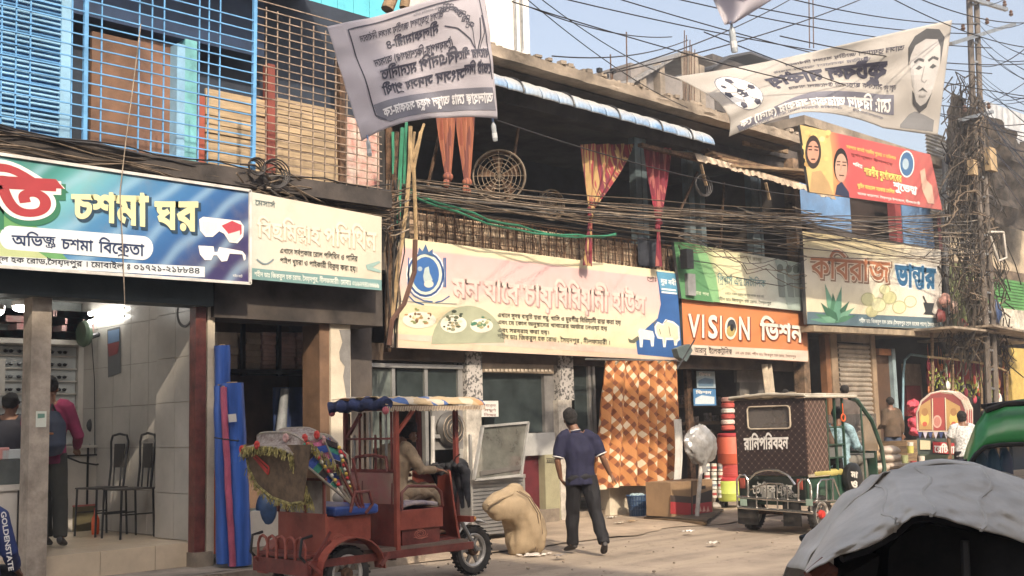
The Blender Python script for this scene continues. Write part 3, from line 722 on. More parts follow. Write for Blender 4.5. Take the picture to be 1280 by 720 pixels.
for i, (ax, ay, w_) in enumerate(((1018, 392, 4), (1012, 399, 3), (1026, 378, 4), (1031, 354, 4.5), (1041, 366, 5), (1052, 358, 4.5), (1062, 376, 4), (1069, 384, 4), (1070, 394, 3.5), (1047, 380, 6), (1035, 384, 6), (1026, 396, 4))):
    bx, by = 1044, 402; dx_, dy_ = ax-bx, ay-by; L_ = math.hypot(dx_, dy_); nx, ny = -dy_/L_*w_, dx_/L_*w_
    shape(p6, [(bx+nx*.7, by+ny*.5), (bx+dx_*.45+nx, by+dy_*.45+ny), (ax, ay), (bx+dx_*.45-nx, by+dy_*.45-ny), (bx-nx*.7, by-ny*.5)], ink(('3f7d5a', '57977a', '2f6a4c', '6aa585')[i % 4]), S6, .006+.0006*i)
for x, y, r, c in ((1085, 374, 9, 'cfcd93'), (1098, 381, 10, 'dcd9a4'), (1112, 372, 9, 'c9c789'), (1124, 384, 9, 'd8d3a0'), (1106, 362, 7, 'd5d29b'), (1138, 377, 8, 'dbd9bb'), (1090, 389, 8, 'c4bf86')):
    shape(p6, circ(x, y, r, r*.95), ink('b3b07c'), S6, .005+r*.0001); shape(p6, circ(x, y, r*.85, r*.8), ink(c), S6, .0065+r*.0001)
shape(p6, [(1154, 378), (1168, 379), (1165, 390), (1169, 394), (1154, 393), (1157, 389)], ink('32383c'), S6, .006); strokes(p6, [[(1160, 384), (1154, 370)]], 2, ink('32383c'), S6, .006)
text(p6, 'শহীদ ডাঃ জিকরুল হক রোড (সৈয়দপুর প্রেস ক্লাবের পাশে) সৈয়দপুর', 1074, 403, 1173, 408.5, 4.6, 4.6, ink('dfe2da'), S6, .015)
# ---- red festival poster
S7 = thing('festival_billboard', P(1085, 250, 12.5), 'red and yellow greeting billboard with portraits above the blue panels', 'billboard')
TLp, TRp, BRp = PD(1000, 156, 20.5), PD(1163, 193, 23.5), PD(1178, 262.5, 23.7)
p7 = Plane(TLp, TRp, BRp); BLp = p7(1014, 240)
board(S7, p7(1000, 156), p7(1163, 193), p7(1178, 262.5), p7(1012, 240), sg('festival_print', lambda n, l, uv, sx: ramp(n, l, sx.outputs[0], [(0, 'c9a052'), (.2, 'd98a48'), (.27, 'c24848'), (.6, 'c94e4a'), (1, 'c05850')])), .05)
shape(p7, [(1000, 156), (1036, 164), (1040, 190), (1042, 244), (1012, 240)], ink('cfb162'), S7, .003)
rd = random.Random(4)
for i in range(24): shape(p7, circ(rd.uniform(1006, 1037), rd.uniform(164, 232), rd.uniform(2, 4.5), None, 7), ink(rd.choice(['e3cd7d', 'b98f3e', 'd9bd62', 'c79f4a'])), S7, .0035+.0001*i)
shape(p7, circ(1016.5, 190, 10, 21), ink('3a2a22'), S7, .006); shape(p7, circ(1016.5, 190, 7.3, 14), ink('c98f70'), S7, .007)
strokes(p7, [[(1010.5, 187), (1015, 187)], [(1018, 187), (1022.5, 188)], [(1014, 199), (1019, 199)], [(1010, 183), (1015, 183)], [(1018, 183), (1023, 184)]], 1.7, ink('4a2a20'), S7, .0085)
shape(p7, [(1012, 240), (1015, 215), (1026, 213), (1036, 228), (1042, 244)], ink('b9945c'), S7, .0055)
shape(p7, [(1044, 243), (1046, 232), (1052, 227), (1061, 240), (1062, 247)], ink('2c3350'), S7, .006)
shape(p7, circ(1051, 206, 9, 21), ink('241c1c'), S7, .006); shape(p7, circ(1051.5, 210, 7.6, 18), ink('c79a80'), S7, .0075)
strokes(p7, [[(1046, 206), (1050, 206)], [(1053, 206.5), (1057.5, 207)], [(1046, 202), (1050.5, 202)], [(1053, 202.5), (1058, 203)], [(1049, 219), (1055, 219.5)]], 1.4, ink('4a2a20'), S7, .009); strokes(p7, [[(1051.5, 206), (1051, 213)]], .8, ink('9c6f58'), S7, .009)
ye = ink('efcf4c')
text(p7, 'সকলকে জানাই শারদীয় শুভেচ্ছা ও অভিনন্দন', 1058, 185, 1120, 200, 4, 4, ye, S7, .01); text(p7, 'দুর্গাপূজা উপলক্ষে', 1064, 194, 1116, 207, 3, 3, ink('7d2c26'), S7, .01)
text(p7, 'শারদীয় দুর্গোৎসবের', 1080, 218, 1127, 228, 9, 9, ink('7d2a22'), S7, .08, .006); text(p7, 'শারদীয় দুর্গোৎসবের', 1080, 218, 1127, 228, 9, 9, ye, S7, .03, .008)
text(p7, 'শুভেচ্ছা', 1117, 236, 1146, 243, 9, 9, white, S7, .04); text(p7, 'পবিত্র', 1066, 207, 1078, 210, 4, 4, white, S7, .02)
text(p7, 'তুহিন আহমেদ সরকার সেলিম', 1072, 234, 1118, 242, 4.5, 4.5, ye, S7, .03); text(p7, 'সাবেক ছাত্রনেতা, সৈয়দপুর উপজেলা, নীলফামারী', 1072, 243, 1150, 256, 2.8, 2.8, white, S7, .01)
shape(p7, circ(1133.5, 205, 9.5, 17), ink('dfe0dd'), S7, .006); shape(p7, circ(1133.5, 205, 8.2, 15), ink('3f6f9f'), S7, .007); shape(p7, circ(1132, 205, 4, 7), ink('a8c0d0'), S7, .008)
shape(p7, [(1150, 214), (1156, 210), (1158, 225), (1165, 232), (1168, 255), (1160, 254), (1153, 238)], ink('d8a98f'), S7, .006)
# ---- flying cloth banners, seen from behind so that the print reads mirrored
def sheet_map(q, sag=0.0):
    """q: TL TR BR BL pixels with depths; returns uv -> point"""
    c = [PD(x, y, d) for x, y, d in q]; nrm = (c[1]-c[0]).cross(c[3]-c[0]).normalized()
    if nrm.dot(CAM-c[0]) < 0: nrm = -nrm
    def f(u, v, off=0.0):
        p = lerp(lerp(c[3], c[2], u), lerp(c[0], c[1], u), v); up = (lerp(c[0], c[1], u)-lerp(c[3], c[2], u)).normalized()
        p = p+up*sag*(4*u*(1-u))*(1-v)*1.0
        ex = .05*math.sin(u*7+v*3)*min(1, u*4)+.035*n3(u*4, v*5, 3)+.006*math.sin((u*1.3+v*.5)*20)*(1-v*.5)
        return p+nrm*(ex+off)
    return f
def banner(root, f, mat, nu=110, nv=44):
    mb = MB(); mb.grid(lambda u, v: f(u, v), nu, nv); return mb.build('banner_cloth', mat, root, smooth=True, solid=.004)
def bpoly(f, pts, mat, root, off=.006, name='print'):
    mb = MB(); k = []
    res = []                                       # subdivide the outline so print follows the folds
    bm = bmesh.new(); vs = [bm.verts.new((x, y, 0)) for x, y in pts]; bm.faces.new(vs)
    off = off*.5+.003; x0, x1 = min(p[0] for p in pts), max(p[0] for p in pts); y0, y1 = min(p[1] for p in pts), max(p[1] for p in pts)
    for i in range(1, 45):
        if x0 < i/44 < x1: bmesh.ops.bisect_plane(bm, geom=bm.verts[:]+bm.edges[:]+bm.faces[:], plane_co=(i/44, 0, 0), plane_no=(1, 0, 0))
    for i in range(1, 23):
        if y0 < i/22 < y1: bmesh.ops.bisect_plane(bm, geom=bm.verts[:]+bm.edges[:]+bm.faces[:], plane_co=(0, i/22, 0), plane_no=(0, 1, 0))
    bm.verts.index_update(); mb.add([f(v.co.x, v.co.y, off) for v in bm.verts], [[v.index for v in fc.verts] for fc in bm.faces]); bm.free()
    return mb.build(name, mat, root)
def btext(f, t, u0, v0, u1, v1, h0, h1, mat, root, bold=0.0, off=.009):
    """u0 is the left end in the picture; the words run from right to left"""
    V, Fc, wd = layout(t, bold); mb = MB(); off = off*.5+.0045; bold *= .6
    vs = []
    for a, b in V:
        s = a/wd; u = lerp(u1, u0, s); h = lerp(h1, h0, s); vs.append(f(u, lerp(v1, v0, s)+h*b/.69, off))
    mb.add(vs, Fc); return mb.build('lettering', mat, root)
def bline(f, pts, wd, mat, root, off=.007, asp=1.4):
    for (a, b), (c, d) in zip(pts, pts[1:]):
        L_ = math.hypot((c-a)*asp, d-b) or 1; nx, ny = -(d-b)/L_*wd/2/asp, ((c-a)*asp)/L_*wd/2
        bpoly(f, [(a+nx, b+ny), (a-nx, b-ny), (c-nx, d-ny), (c+nx, d+ny)], mat, root, off)
cloth = M('translucent_banner_cloth', (.62, .59, .63), .8, v=.05, s=1.5, b=.12, bs=5); bi = flat((.045, .045, .07)); gi = flat((.16, .16, .2)); lg = flat((.42, .40, .42))
cl2 = M('greyish_banner_cloth', (.60, .57, .54), .8, v=.08, s=1.5, b=.15, bs=5)
for cm in (cloth, cl2): cm.node_tree.nodes['Principled BSDF'].inputs['Subsurface Weight'].default_value = 0
for cm in (cloth, cl2):                     # thin cloth lets the sun through
    n_ = cm.node_tree.nodes; l_ = cm.node_tree.links; pb = n_['Principled BSDF']; tl_ = n_.new('ShaderNodeBsdfTranslucent'); ms = n_.new('ShaderNodeMixShader')
    tl_.inputs[0].default_value = (.74, .69, .74, 1) if cm is cloth else (.7, .66, .6, 1); ms.inputs[0].default_value = .45
    l_.new(pb.outputs[0], ms.inputs[1]); l_.new(tl_.outputs[0], ms.inputs[2]); l_.new(ms.outputs[0], n_['Material Output'].inputs[0])
BN1 = thing('cloth_banner', PD(520, 90, 10), 'pale lilac election banner with rice sheaf seen from behind, hanging upper left', 'banner', 'election banners over the street')
f1 = sheet_map(((409, 33, 9.3), (606, -14, 9.8), (620, 150, 9.8), (452, 176, 9.3)), .10)
def wrap1(f):
    def g(u, v, off=0.0): return f(u, v, off)
    return g
banner(BN1, f1, cloth)
bline(f1, [(.115, .93), (.135, .02+.12), (.2, .07)], .012, bi, BN1); bline(f1, [(.115, .93), (.97, .965)], .014, bi, BN1); bline(f1, [(.955, .97), (.985, .3)], .010, bi, BN1)
bpoly(f1, [(.14, .235), (.98, .235), (.99, .06), (.22, .045), (.145, .11)], gi, BN1)
btext(f1, 'আসন্ন ত্রয়োদশ জাতীয় সংসদ নির্বাচনে', .17, .80, .70, .83, .055, .06, bi, BN1, .01)
btext(f1, 'নীলফামারী-৪', .33, .69, .66, .71, .075, .08, bi, BN1, .03)
btext(f1, '(সৈয়দপুর-কিশোরগঞ্জ) আসনে', .22, .555, .74, .575, .065, .07, bi, BN1, .02)
btext(f1, 'বিএনপি মনোনীত', .24, .42, .76, .45, .09, .10, bi, BN1, .03)
btext(f1, 'সংসদ সদস্য প্রার্থী', .225, .285, .80, .31, .085, .09, bi, BN1, .03)
btext(f1, 'আলহাজ্ব মোঃ আব্দুল গফুর সরকার-কে', .19, .10, .975, .115, .075, .08, flat((.72, .7, .72)), BN1, .03, .012)
btext(f1, 'ধানের শীষে', .74, .47, .98, .47, .065, .07, bi, BN1, .04); btext(f1, 'ভোট দিন', .80, .345, .98, .345, .075, .075, bi, BN1, .04)
btext(f1, 'বিসমিল্লাহির রাহমানির রাহিম', .52, .905, .74, .91, .018, .018, gi, BN1)
bline(f1, [(.90, .50), (.86, .62), (.78, .72), (.70, .76)], .012, bi, BN1); bline(f1, [(.895, .5), (.93, .62), (.94, .78)], .012, bi, BN1); bline(f1, [(.905, .5), (.96, .66), (.955, .8)], .008, bi, BN1)
bline(f1, [(.89, .52), (.88, .7), (.84, .82), (.76, .9), (.70, .89)], .007, bi, BN1)
for i in range(26):
    t = i/25; u = lerp(.875, .68, t)+.015*math.sin(i*2.1); v = .72+.19*math.sin(t*2.0)+.02*math.cos(i*1.7)
    bline(f1, [(u-.012, v-.012), (u+.006, v-.018), (u+.014, v+.006), (u-.004, v+.016), (u-.012, v-.012)], .006, bi, BN1)
BN2 = thing('cloth_banner', PD(1020, 120, 15), 'long grey white football banner with a bearded portrait seen from behind', 'banner', 'election banners over the street')
def f2(u, v, off=0.0):
    # outline from four curved edges
    top = lambda u: (lerp(843, 1190, u), 96-71*u+(8*math.sin(u*math.pi)*(1-u)))
    bot = lambda u: (lerp(911, 1172, u), 171-32*math.sin(min(1, u*1.35)*math.pi*.75)+(42*max(0, u-.35)) - (6*u))
    a, b = top(u), bot(u); k = 26*math.sin(math.pi*v)*(1-u)**3
    x = lerp(b[0], a[0], v)+k; y = lerp(b[1], a[1], v)
    ex = .10*math.sin(u*7+v*2)+.06*n3(u*5, v*4, 8)+.014*math.sin((v*1.2-u*.7)*18)*(1-u)**1.2
    return PD(x, y, 14.2+1.2*u-ex-off)
banner(BN2, f2, cl2, 130, 44)
# ball
cu_, cv_ = .135, .60
bpoly(f2, [(cu_+.080*math.cos(i*.314), cv_+.30*math.sin(i*.314)) for i in range(20)], flat((.2, .2, .22)), BN2, .006)
bpoly(f2, [(cu_+.076*math.cos(i*.314), cv_+.285*math.sin(i*.314)) for i in range(20)], flat((.66, .64, .62)), BN2, .009)
for dx_, dy_, r_ in ((0, 0, .3), (-.9, .1, .2), (.86, .22, .2), (.5, -.78, .22), (-.55, -.72, .22), (.1, .88, .18), (-.6, .62, .12)):
    bpoly(f2, [(cu_+.076*(dx_*.86+r_*math.cos(i*1.2566+1.57)), cv_+.285*(dy_*.86+r_*math.sin(i*1.2566+1.57))) for i in range(5)], bi, BN2, .012)
for i in range(5):
    a = i*1.2566+1.57; bline(f2, [(cu_+.023*math.cos(a), cv_+.085*math.sin(a)), (cu_+.055*math.cos(a), cv_+.2*math.sin(a))], .008, bi, BN2, .012, 3)
bpoly(f2, [(.035, .13), (.20, .21), (.42, .36), (.52, .37), (.79, .36), (.79, .15), (.60, .16), (.40, .20), (.25, .08), (.05, -.0+.02)], gi, BN2)
btext(f2, 'ফুটবল মার্কায়', .27, .57, .76, .535, .16, .19, bi, BN2, .05)
btext(f2, 'মো: রিয়াদ আরফান সরকার (রানা) কে', .055, .075, .775, .18, .12, .145, flat((.72, .7, .68)), BN2, .035, .012)
btext(f2, 'আসন্ন ত্রয়োদশ জাতীয় সংসদ নির্বাচনে', .38, .86, .83, .80, .035, .055, bi, BN2, .01)
btext(f2, 'জাতির কল্যাণে আসুন সবাই', .32, .78, .70, .745, .03, .04, gi, BN2, .01)
btext(f2, 'সাবেক ছাত্রনেতা উপজেলা শাখার', .33, .455, .74, .42, .05, .06, bi, BN2, .01); btext(f2, 'তরুণ যুব', .75, .415, .80, .41, .05, .05, bi, BN2, .01)
btext(f2, 'এলাকার উন্নয়নে সেবা করার সুযোগ দিন', .07, .0, .55, .10, .04, .045, gi, BN2, .01); btext(f2, 'আপনাদের দোয়া প্রার্থী', .60, .10, .74, .09, .03, .03, gi, BN2, .01)
# portrait
dk = flat((.07, .07, .075)); sk_ = flat((.44, .42, .41)); sk2 = flat((.27, .26, .255)); mid = flat((.34, .325, .32))
bpoly(f2, [(.82, .06), (.86, .17), (.885, .20), (.93, .17), (.975, .13), (.975, .03), (.82, .03)], flat((.2, .2, .21)), BN2, .006)
bpoly(f2, [(.852, .80), (.87, .88), (.91, .93), (.955, .90), (.975, .82), (.972, .62), (.955, .40), (.935, .26), (.905, .20), (.885, .28), (.868, .5), (.855, .62)], sk_, BN2, .008)
bpoly(f2, [(.848, .64), (.845, .82), (.868, .92), (.91, .97), (.957, .94), (.98, .86), (.976, .62), (.968, .78), (.955, .85), (.91, .875), (.872, .83), (.856, .74)], dk, BN2, .010)
bpoly(f2, [(.868, .40), (.874, .27), (.905, .185), (.935, .24), (.955, .38), (.945, .34), (.93, .28), (.908, .25), (.888, .29), (.876, .37)], dk, BN2, .011)
bpoly(f2, [(.892, .385), (.912, .425), (.935, .375), (.912, .40)], dk, BN2, .011)
for u_ in (.876, .932): bpoly(f2, [(u_, .605), (u_+.014, .635), (u_+.029, .61), (u_+.014, .59)], dk, BN2, .011); bline(f2, [(u_-.006, .665), (u_+.012, .695), (u_+.033, .67)], .025, dk, BN2, .012, 3)
bline(f2, [(.912, .62), (.904, .49), (.918, .465), (.926, .49)], .014, sk2, BN2, .012, 3); bline(f2, [(.898, .345), (.912, .335), (.927, .345)], .02, sk2, BN2, .012, 3)
bpoly(f2, [(.856, .62), (.862, .52), (.87, .42), (.876, .46), (.87, .6)], mid, BN2, .0095)
BN3 = thing('cloth_banner', PD(940, 10, 13), 'lower tip of a third banner hanging at the top edge above the football banner', 'banner', 'election banners over the street')
def f3(u, v, off=0.0):
    x = lerp(lerp(906, 918, u), lerp(880, 1010, u), v); y = lerp(lerp(31, 29, u), lerp(-25, -28, u), v); return PD(x, y, 13+.1*math.sin(u*6+v*3)-off)
banner(BN3, f3, cloth, 16, 12); bpoly(f3, [(.25, .62), (.5, .5), (.75, .62), (.7, .8), (.3, .8)], gi, BN3)
def bottle(px, py, D, h, lab):
    r = thing('plastic_bottle', PD(px, py, D), lab, 'bottle', 'water bottles weighting the banners')
    t = PD(px, py, D); d = -CU*1.0+CR*.12; s_ = h/10
    body = MB(); prof = [(.0, 0), (.012, 0), (.013, .03), (.03, .07), (.032, .12), (.029, .14), (.032, .16), (.032, .25), (.028, .27), (0, .275)]
    prof = [(a*h/.27, b*h/.27) for a, b in prof]; ax = d.normalized(); u = ax.orthogonal().normalized(); q = ax.cross(u)
    pts = []
    for a, b in prof: pts.append([t+ax*b+(u*math.cos(k*.785)+q*math.sin(k*.785))*max(a, .001) for k in range(8)])
    vs = [p for rg in pts for p in rg]; body.add(vs, [(i*8+j, i*8+(j+1) % 8, (i+1)*8+(j+1) % 8, (i+1)*8+j) for i in range(len(pts)-1) for j in range(8)])
    body.build('bottle_body', M('clear_bottle_plastic', (.55, .58, .6), .15, tr=.35, v=.05), r, smooth=True)
    lb = MB(); lb.tube([t+ax*h*.62, t+ax*h*.85], .033*h/.27, 8); lb.build('bottle_label', M('white_bottle_label', (.6, .6, .6), .5), r)
    cp_ = MB(); cp_.tube([t-ax*.02, t+ax*.015], .014*h/.27, 8); cp_.build('bottle_cap', M('blue_cap', (.2, .3, .5), .5), r)
bottle(616, 150, 9.8, .18, 'half filled water bottle tied to the lilac banner corner')
bottle(914, 29, 13, .33, 'clear water bottle tied under the topmost banner tip')
bottle(459.5, 172, 9.3, .15, 'small bottle hanging at the lower left corner of the lilac banner')
# ================================================================ MIDDLE BUILDING (biryani house, open balcony above)
MY = 13.0
B2 = thing('middle_building', (14, MY, 0), 'two storey building with dark open balcony above the biryani sign', 'building')
XA2, XB2 = 10.2, P(1003, 400, MY).x
ZB = 4.05; ZR = P(640, 76, 12.0).z-.01
box('balcony_floor', (XA2, 12.85, ZB-.25), (XB2, 16.8, ZB), conc, B2)
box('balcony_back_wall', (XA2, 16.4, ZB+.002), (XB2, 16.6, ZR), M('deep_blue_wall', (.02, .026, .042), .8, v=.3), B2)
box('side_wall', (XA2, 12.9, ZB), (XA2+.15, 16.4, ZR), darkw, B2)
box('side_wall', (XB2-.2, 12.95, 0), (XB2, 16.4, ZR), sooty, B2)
def beamX(name, Y0, Y1, pa, pb, h, mat, parent, **k):
    a, b = P(*pa, Y0), P(*pb, Y0); z = (a.z+b.z)/2; return box(name, (a.x, Y0, z-h), (b.x, Y1, z), mat, parent, **k)
RY = 12.0
ra = P(600, 50, RY); rbx = P(1003, 190, RY).x; rz = P(640, 76, RY).z
slab = MB()
def slabf(u, v):                     # ragged cast edge: thickness and surface uneven
    x = lerp(ra.x, rbx, u); ang = v*4
    t = .17+.035*n3(x*2.2, 1)+.02*n3(x*7, 2)
    if ang <= 1: return (x, lerp(16.6, RY+.02*n3(x*3), ang), rz+.012*n3(x*4, 3))
    if ang <= 2: return (x, RY+.03*n3(x*4, ang*3), lerp(rz, rz+t, ang-1))
    if ang <= 3: return (x, lerp(RY, 16.6, ang-2), rz+t)
    return (x, 16.6, lerp(rz+t, rz, ang-3))
slab.grid(slabf, 90, 16); slab.build('roof_slab', conc, B2, smooth=True)
rub = MB(); rd = random.Random(2)
for i in range(240):
    x = rd.uniform(ra.x, rbx); s_ = rd.uniform(.02, .10); rub.ell((x, RY+rd.uniform(0, .5), rz+.19+s_*.2), (s_, s_, s_*.6), 5, 3)
rub.build('broken_mortar', conc, B2, kind='stuff')
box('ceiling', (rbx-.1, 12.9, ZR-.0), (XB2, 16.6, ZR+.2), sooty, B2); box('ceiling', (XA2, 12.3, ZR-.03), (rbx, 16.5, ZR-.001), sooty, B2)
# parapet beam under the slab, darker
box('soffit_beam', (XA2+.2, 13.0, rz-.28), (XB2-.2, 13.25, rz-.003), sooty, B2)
# blue corrugated roll of awning sheet
AW = thing('blue_awning', P(750, 140, 11.9), 'rolled blue and white corrugated awning under the concrete roof edge', 'awning')
aY = 11.9; pa, pb = P(606, 90, aY), P(888, 176, aY); xa, xb = pa.x, pb.x; za = P(640, 104, aY).z
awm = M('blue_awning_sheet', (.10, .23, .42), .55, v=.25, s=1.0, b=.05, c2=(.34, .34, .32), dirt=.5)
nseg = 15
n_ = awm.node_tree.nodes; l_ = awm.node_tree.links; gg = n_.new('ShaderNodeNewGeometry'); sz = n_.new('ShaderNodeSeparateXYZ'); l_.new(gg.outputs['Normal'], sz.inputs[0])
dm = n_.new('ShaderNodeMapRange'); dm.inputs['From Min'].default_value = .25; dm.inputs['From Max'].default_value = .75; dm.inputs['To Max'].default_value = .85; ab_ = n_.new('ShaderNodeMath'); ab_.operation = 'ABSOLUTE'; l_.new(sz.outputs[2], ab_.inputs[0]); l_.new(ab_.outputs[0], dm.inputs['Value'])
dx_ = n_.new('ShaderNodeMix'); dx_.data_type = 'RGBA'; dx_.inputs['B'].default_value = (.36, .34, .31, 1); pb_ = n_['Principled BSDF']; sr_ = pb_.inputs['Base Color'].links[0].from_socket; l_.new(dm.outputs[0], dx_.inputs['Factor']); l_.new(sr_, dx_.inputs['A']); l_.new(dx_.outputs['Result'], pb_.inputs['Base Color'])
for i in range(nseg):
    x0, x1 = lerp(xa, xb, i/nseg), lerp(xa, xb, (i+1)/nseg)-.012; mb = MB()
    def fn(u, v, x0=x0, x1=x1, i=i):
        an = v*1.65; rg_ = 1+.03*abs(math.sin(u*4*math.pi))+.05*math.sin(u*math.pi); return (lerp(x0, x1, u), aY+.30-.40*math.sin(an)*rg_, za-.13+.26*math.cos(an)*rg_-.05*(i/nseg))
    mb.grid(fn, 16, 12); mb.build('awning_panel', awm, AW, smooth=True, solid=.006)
for i in (1, 4, 7, 10, 12.3):
    x = lerp(xa, xb, (i+.8)/nseg); mb = MB(); mb.tube([(x, aY+.29-.43*math.sin(t*.17), za-.13+.29*math.cos(t*.17)-.05*(i/nseg)) for t in range(11)], .014, 5); mb.build('strap', blackp, AW)
box('awning_pole', (xa, aY+.02, za-.03), (xb, aY+.06, za+.01), rust, AW)
# ragged tin eave
TE = thing('ragged_tin_eave', P(960, 215, 12.1), 'ragged rusty tin eave strip catching sunlight right of the curtains', 'awning')
a, b = P(868, 193, 12.1), P(1041, 243, 12.1); mb = MB(); rd = random.Random(5); N = 90; k0 = []
tinm = M('rusty_lit_tin', (.42, .33, .24), .6, .3, v=.3, s=5, b=.2, dirt=.5)
top = []; bot = []
for i in range(N+1):
    u = i/N; p = lerp(a, b, u); dz = .10+.05*n3(u*14, 3)+.03*rd.random()
    top.append(p+Vector((0, .9, .28))); k0.append(p+Vector((0, .025*math.sin(i*1.6), .03+.01*math.sin(i*1.6)))); bot.append(p+Vector((0, -.06+.02*math.sin(i*1.6), -dz)))
vs = top+k0+bot; fs = []
for i in range(N): fs += [(i, i+1, N+2+i, N+1+i), (N+1+i, N+2+i, 2*N+3+i, 2*N+2+i)]
mb.add(vs, fs); mb.build('tin_sheet', tinm, TE, solid=.004)
for (x0, y0, x1, y1) in ((876, 205, 883, 232), (957, 228, 962, 250)): MB().slab(P(x0, y0, 12.05), P(x1, y1, 12.05), .05, .03).build('wooden_bracket', wood, TE)
MB().slab(P(800, 181, 12.2), P(1000, 233, 12.2), .10, .06).build('support_beam', rust, TE)
wd_ = thing('timber_canopy', P(1000, 215, 12.6), 'dark weathered timber canopy between the tin eave and the red billboard', 'canopy')
for i in range(6):
    A, B = P(880+i*6, 176+i*4+12, 12.9-.15*i), P(1040, 236-i*4, 12.3-.05*i)
    MB().slab(A, B, .2, .05).build('timber_plank', wood if i % 2 else rust, wd_)
for i in range(7): bxp('ceiling_board', 930+i*8, 937+i*8, 158+i*3, 182+i*1.5, 12.5+i*.02, .05, wood, wd_)
# balcony: columns, curtains, balustrade
colm = M('blue_grey_column', (.10, .14, .16), .7, v=.25, s=3, dirt=.4)
for x0, x1, y0, y1 in ((796, 803, 200, 312), (804, 810, 200, 312), (862, 869, 210, 320), (876, 882, 210, 320), (941, 950, 230, 335), (951, 954, 230, 335)):
    bxp('column', x0, x1, y0, y1, MY+.1, .15, colm, B2, z0=ZB, z1=ZR-.1)
bxp('column', 996, 1003, 150, 440, 12.78, .25, M('rotting_post', (.2, .13, .08), .85, v=.5, s=5, b=.5, dirt=.4), B2, z0=0, z1=ZR)
for (x0, y0, x1, y1) in ((535, 232, 553, 150), (634, 250, 648, 160), (848, 268, 872, 215), (900, 320, 905, 228)):
    MB().slab(P(x0, y0, 12.7), P(x1, y1, 12.7), .035, .035).build('prop', rust, B2)
bxp('dark_beam', 530, 590, 238, 244, 14.5, .1, rust, B2)
brk = M('sunlit_brown_brick', (.52, .37, .25), .9, v=.25, s=3, b=.3, dirt=.3)
PW = thing('balcony_parapet', P(650, 300, 12.95), 'brown brick balcony wall behind ornate iron railing above the pink sign', 'wall')
zb_, zt_ = P(600, 310, 12.95).z-.25, P(600, 276, 12.95).z; x0p, x1p = P(513, 280, 12.95).x, P(843, 320, 12.95).x
box('wall_core', (x0p, 12.98, zb_), (x1p, 13.1, zt_-.01), grout, PW)
rows = 6; h = (zt_-zb_)/rows; rd = random.Random(3)
bricksrc = None; cnt = 0
for r_ in range(rows):
    x = x0p-(.12 if r_ % 2 else 0)
    while x < x1p:
        X1_ = min(x+.235, x1p)
        if X1_-max(x, x0p) > .03 and cnt < 300:
            box('brick', (max(x, x0p), 12.955+rd.uniform(0, .012), zb_+r_*h), (X1_, 12.98, zb_+(r_+1)*h-.012), brk if rd.random() < .7 else M('pale_brick', (.62, .48, .34), .9, v=.2, s=3, dirt=.3), PW); cnt += 1
        x += .25
RL = thing('iron_railing', P(680, 300, 12.85), 'rusty ornamental iron balcony railing full of scrollwork above the pink sign', 'railing')
yR = 12.86; zr0 = zb_; zr1 = P(600, 272, yR).z
for i in range(34):                                     # posts one can pick out
    x = lerp(x0p, x1p, (i+.3)/34)
    MB().slab((x, yR, zr0), (x+.01*n3(i), yR, zr1+.02), .02, .02).build('baluster', rust, RL)
sc_ = MB(); rd = random.Random(8)
for i in range(90):
    x = lerp(x0p, x1p, (i+.5)/90); z = lerp(zr0, zr1, rd.uniform(.15, .85)); s_ = rd.uniform(.035, .07); d = rd.choice((-1, 1))
    sc_.tube([(x+d*s_*(1-t/9)*math.cos(t*.85), yR-.012, z+s_*1.5*(1-t/9)*math.sin(t*.85)) for t in range(9)], .007, 4, cap=False)
    sc_.tube([(x+d*.02, yR, zr0), (x-d*.03, yR-.01, z), (x+d*.02, yR, zr1)], .006, 4, cap=False)
sc_.build('scrollwork', rust, RL, kind='stuff')
for z in (zr0+.06, zr1): MB().slab((x0p, yR, z), (x1p, yR, z), .022, .03).build('rail', rust, RL)
# hanging curtains on the balcony
def curtain(px0, px1, pyt, tx, ty, bot, D, col, lab, spread=0):
    r = thing('tied_curtain', P(tx, pyt, D), lab, 'curtain'); a, b = P(px0, pyt, D), P(px1, pyt, D); t = P(tx, ty, D)
    mb = MB()
    def fn(u, v):
        k = 1-(1-.15)*min(1, v)**1.3; c = lerp(a, b, u); p = lerp(c, t+Vector(((u-.5)*.10, 0, 0)), v**1.0 if v < 1 else 1); sq = math.sin(u*7*math.pi+.6)*.05*(1-v*.75)
        return (lerp(c.x, t.x+(u-.5)*.1, v**1.25), p.y+sq, p.z)
    mb.grid(fn, 42, 12); mb.build('gathered_cloth', col, r, smooth=True)
    k = MB(); k.ell(t, (.085, .07, .07), 10, 7); k.ell(t-Vector((.03, 0, .1)), (.06, .05, .08), 8, 6); k.build('knot', col, r, smooth=True)
    if bot:
        e = P(bot[0], bot[1], D); q = MB()
        q.grid(lambda u, v: (lerp(t.x, e.x, v)+(u-.5)*lerp(.07, bot[2], v), D+.03*math.sin(u*15)*v, lerp(t.z, e.z, v)), 20, 6); q.build('curtain_tail', col, r, smooth=True)
def striped(key, cols, sc__=5):
    if key in MATS: return MATS[key]
    m = M(key, cols[0], .85, b=.1, v=.2); n = m.node_tree.nodes; l = m.node_tree.links
    wv = n.new('ShaderNodeTexNoise'); wv.inputs['Scale'].default_value = sc__; mp = n.new('ShaderNodeMapping'); mp.inputs['Scale'].default_value = (2.2, 1, .12)
    tc = n.new('ShaderNodeTexCoord'); l.new(tc.outputs['Object'], mp.inputs[0]); l.new(mp.outputs[0], wv.inputs['Vector'])
    rp = n.new('ShaderNodeValToRGB'); rp.color_ramp.interpolation = 'CONSTANT'; e = rp.color_ramp.elements
    while len(e) < len(cols): e.new(.5)
    for i, (q, c) in enumerate(zip(e, cols)): q.position = .32+i*.36/len(cols); q.color = (*c, 1)
    l.new(wv.outputs['Fac'], rp.inputs[0]); l.new(rp.outputs[0], m.node_tree.nodes['Principled BSDF'].inputs['Base Color']); return m
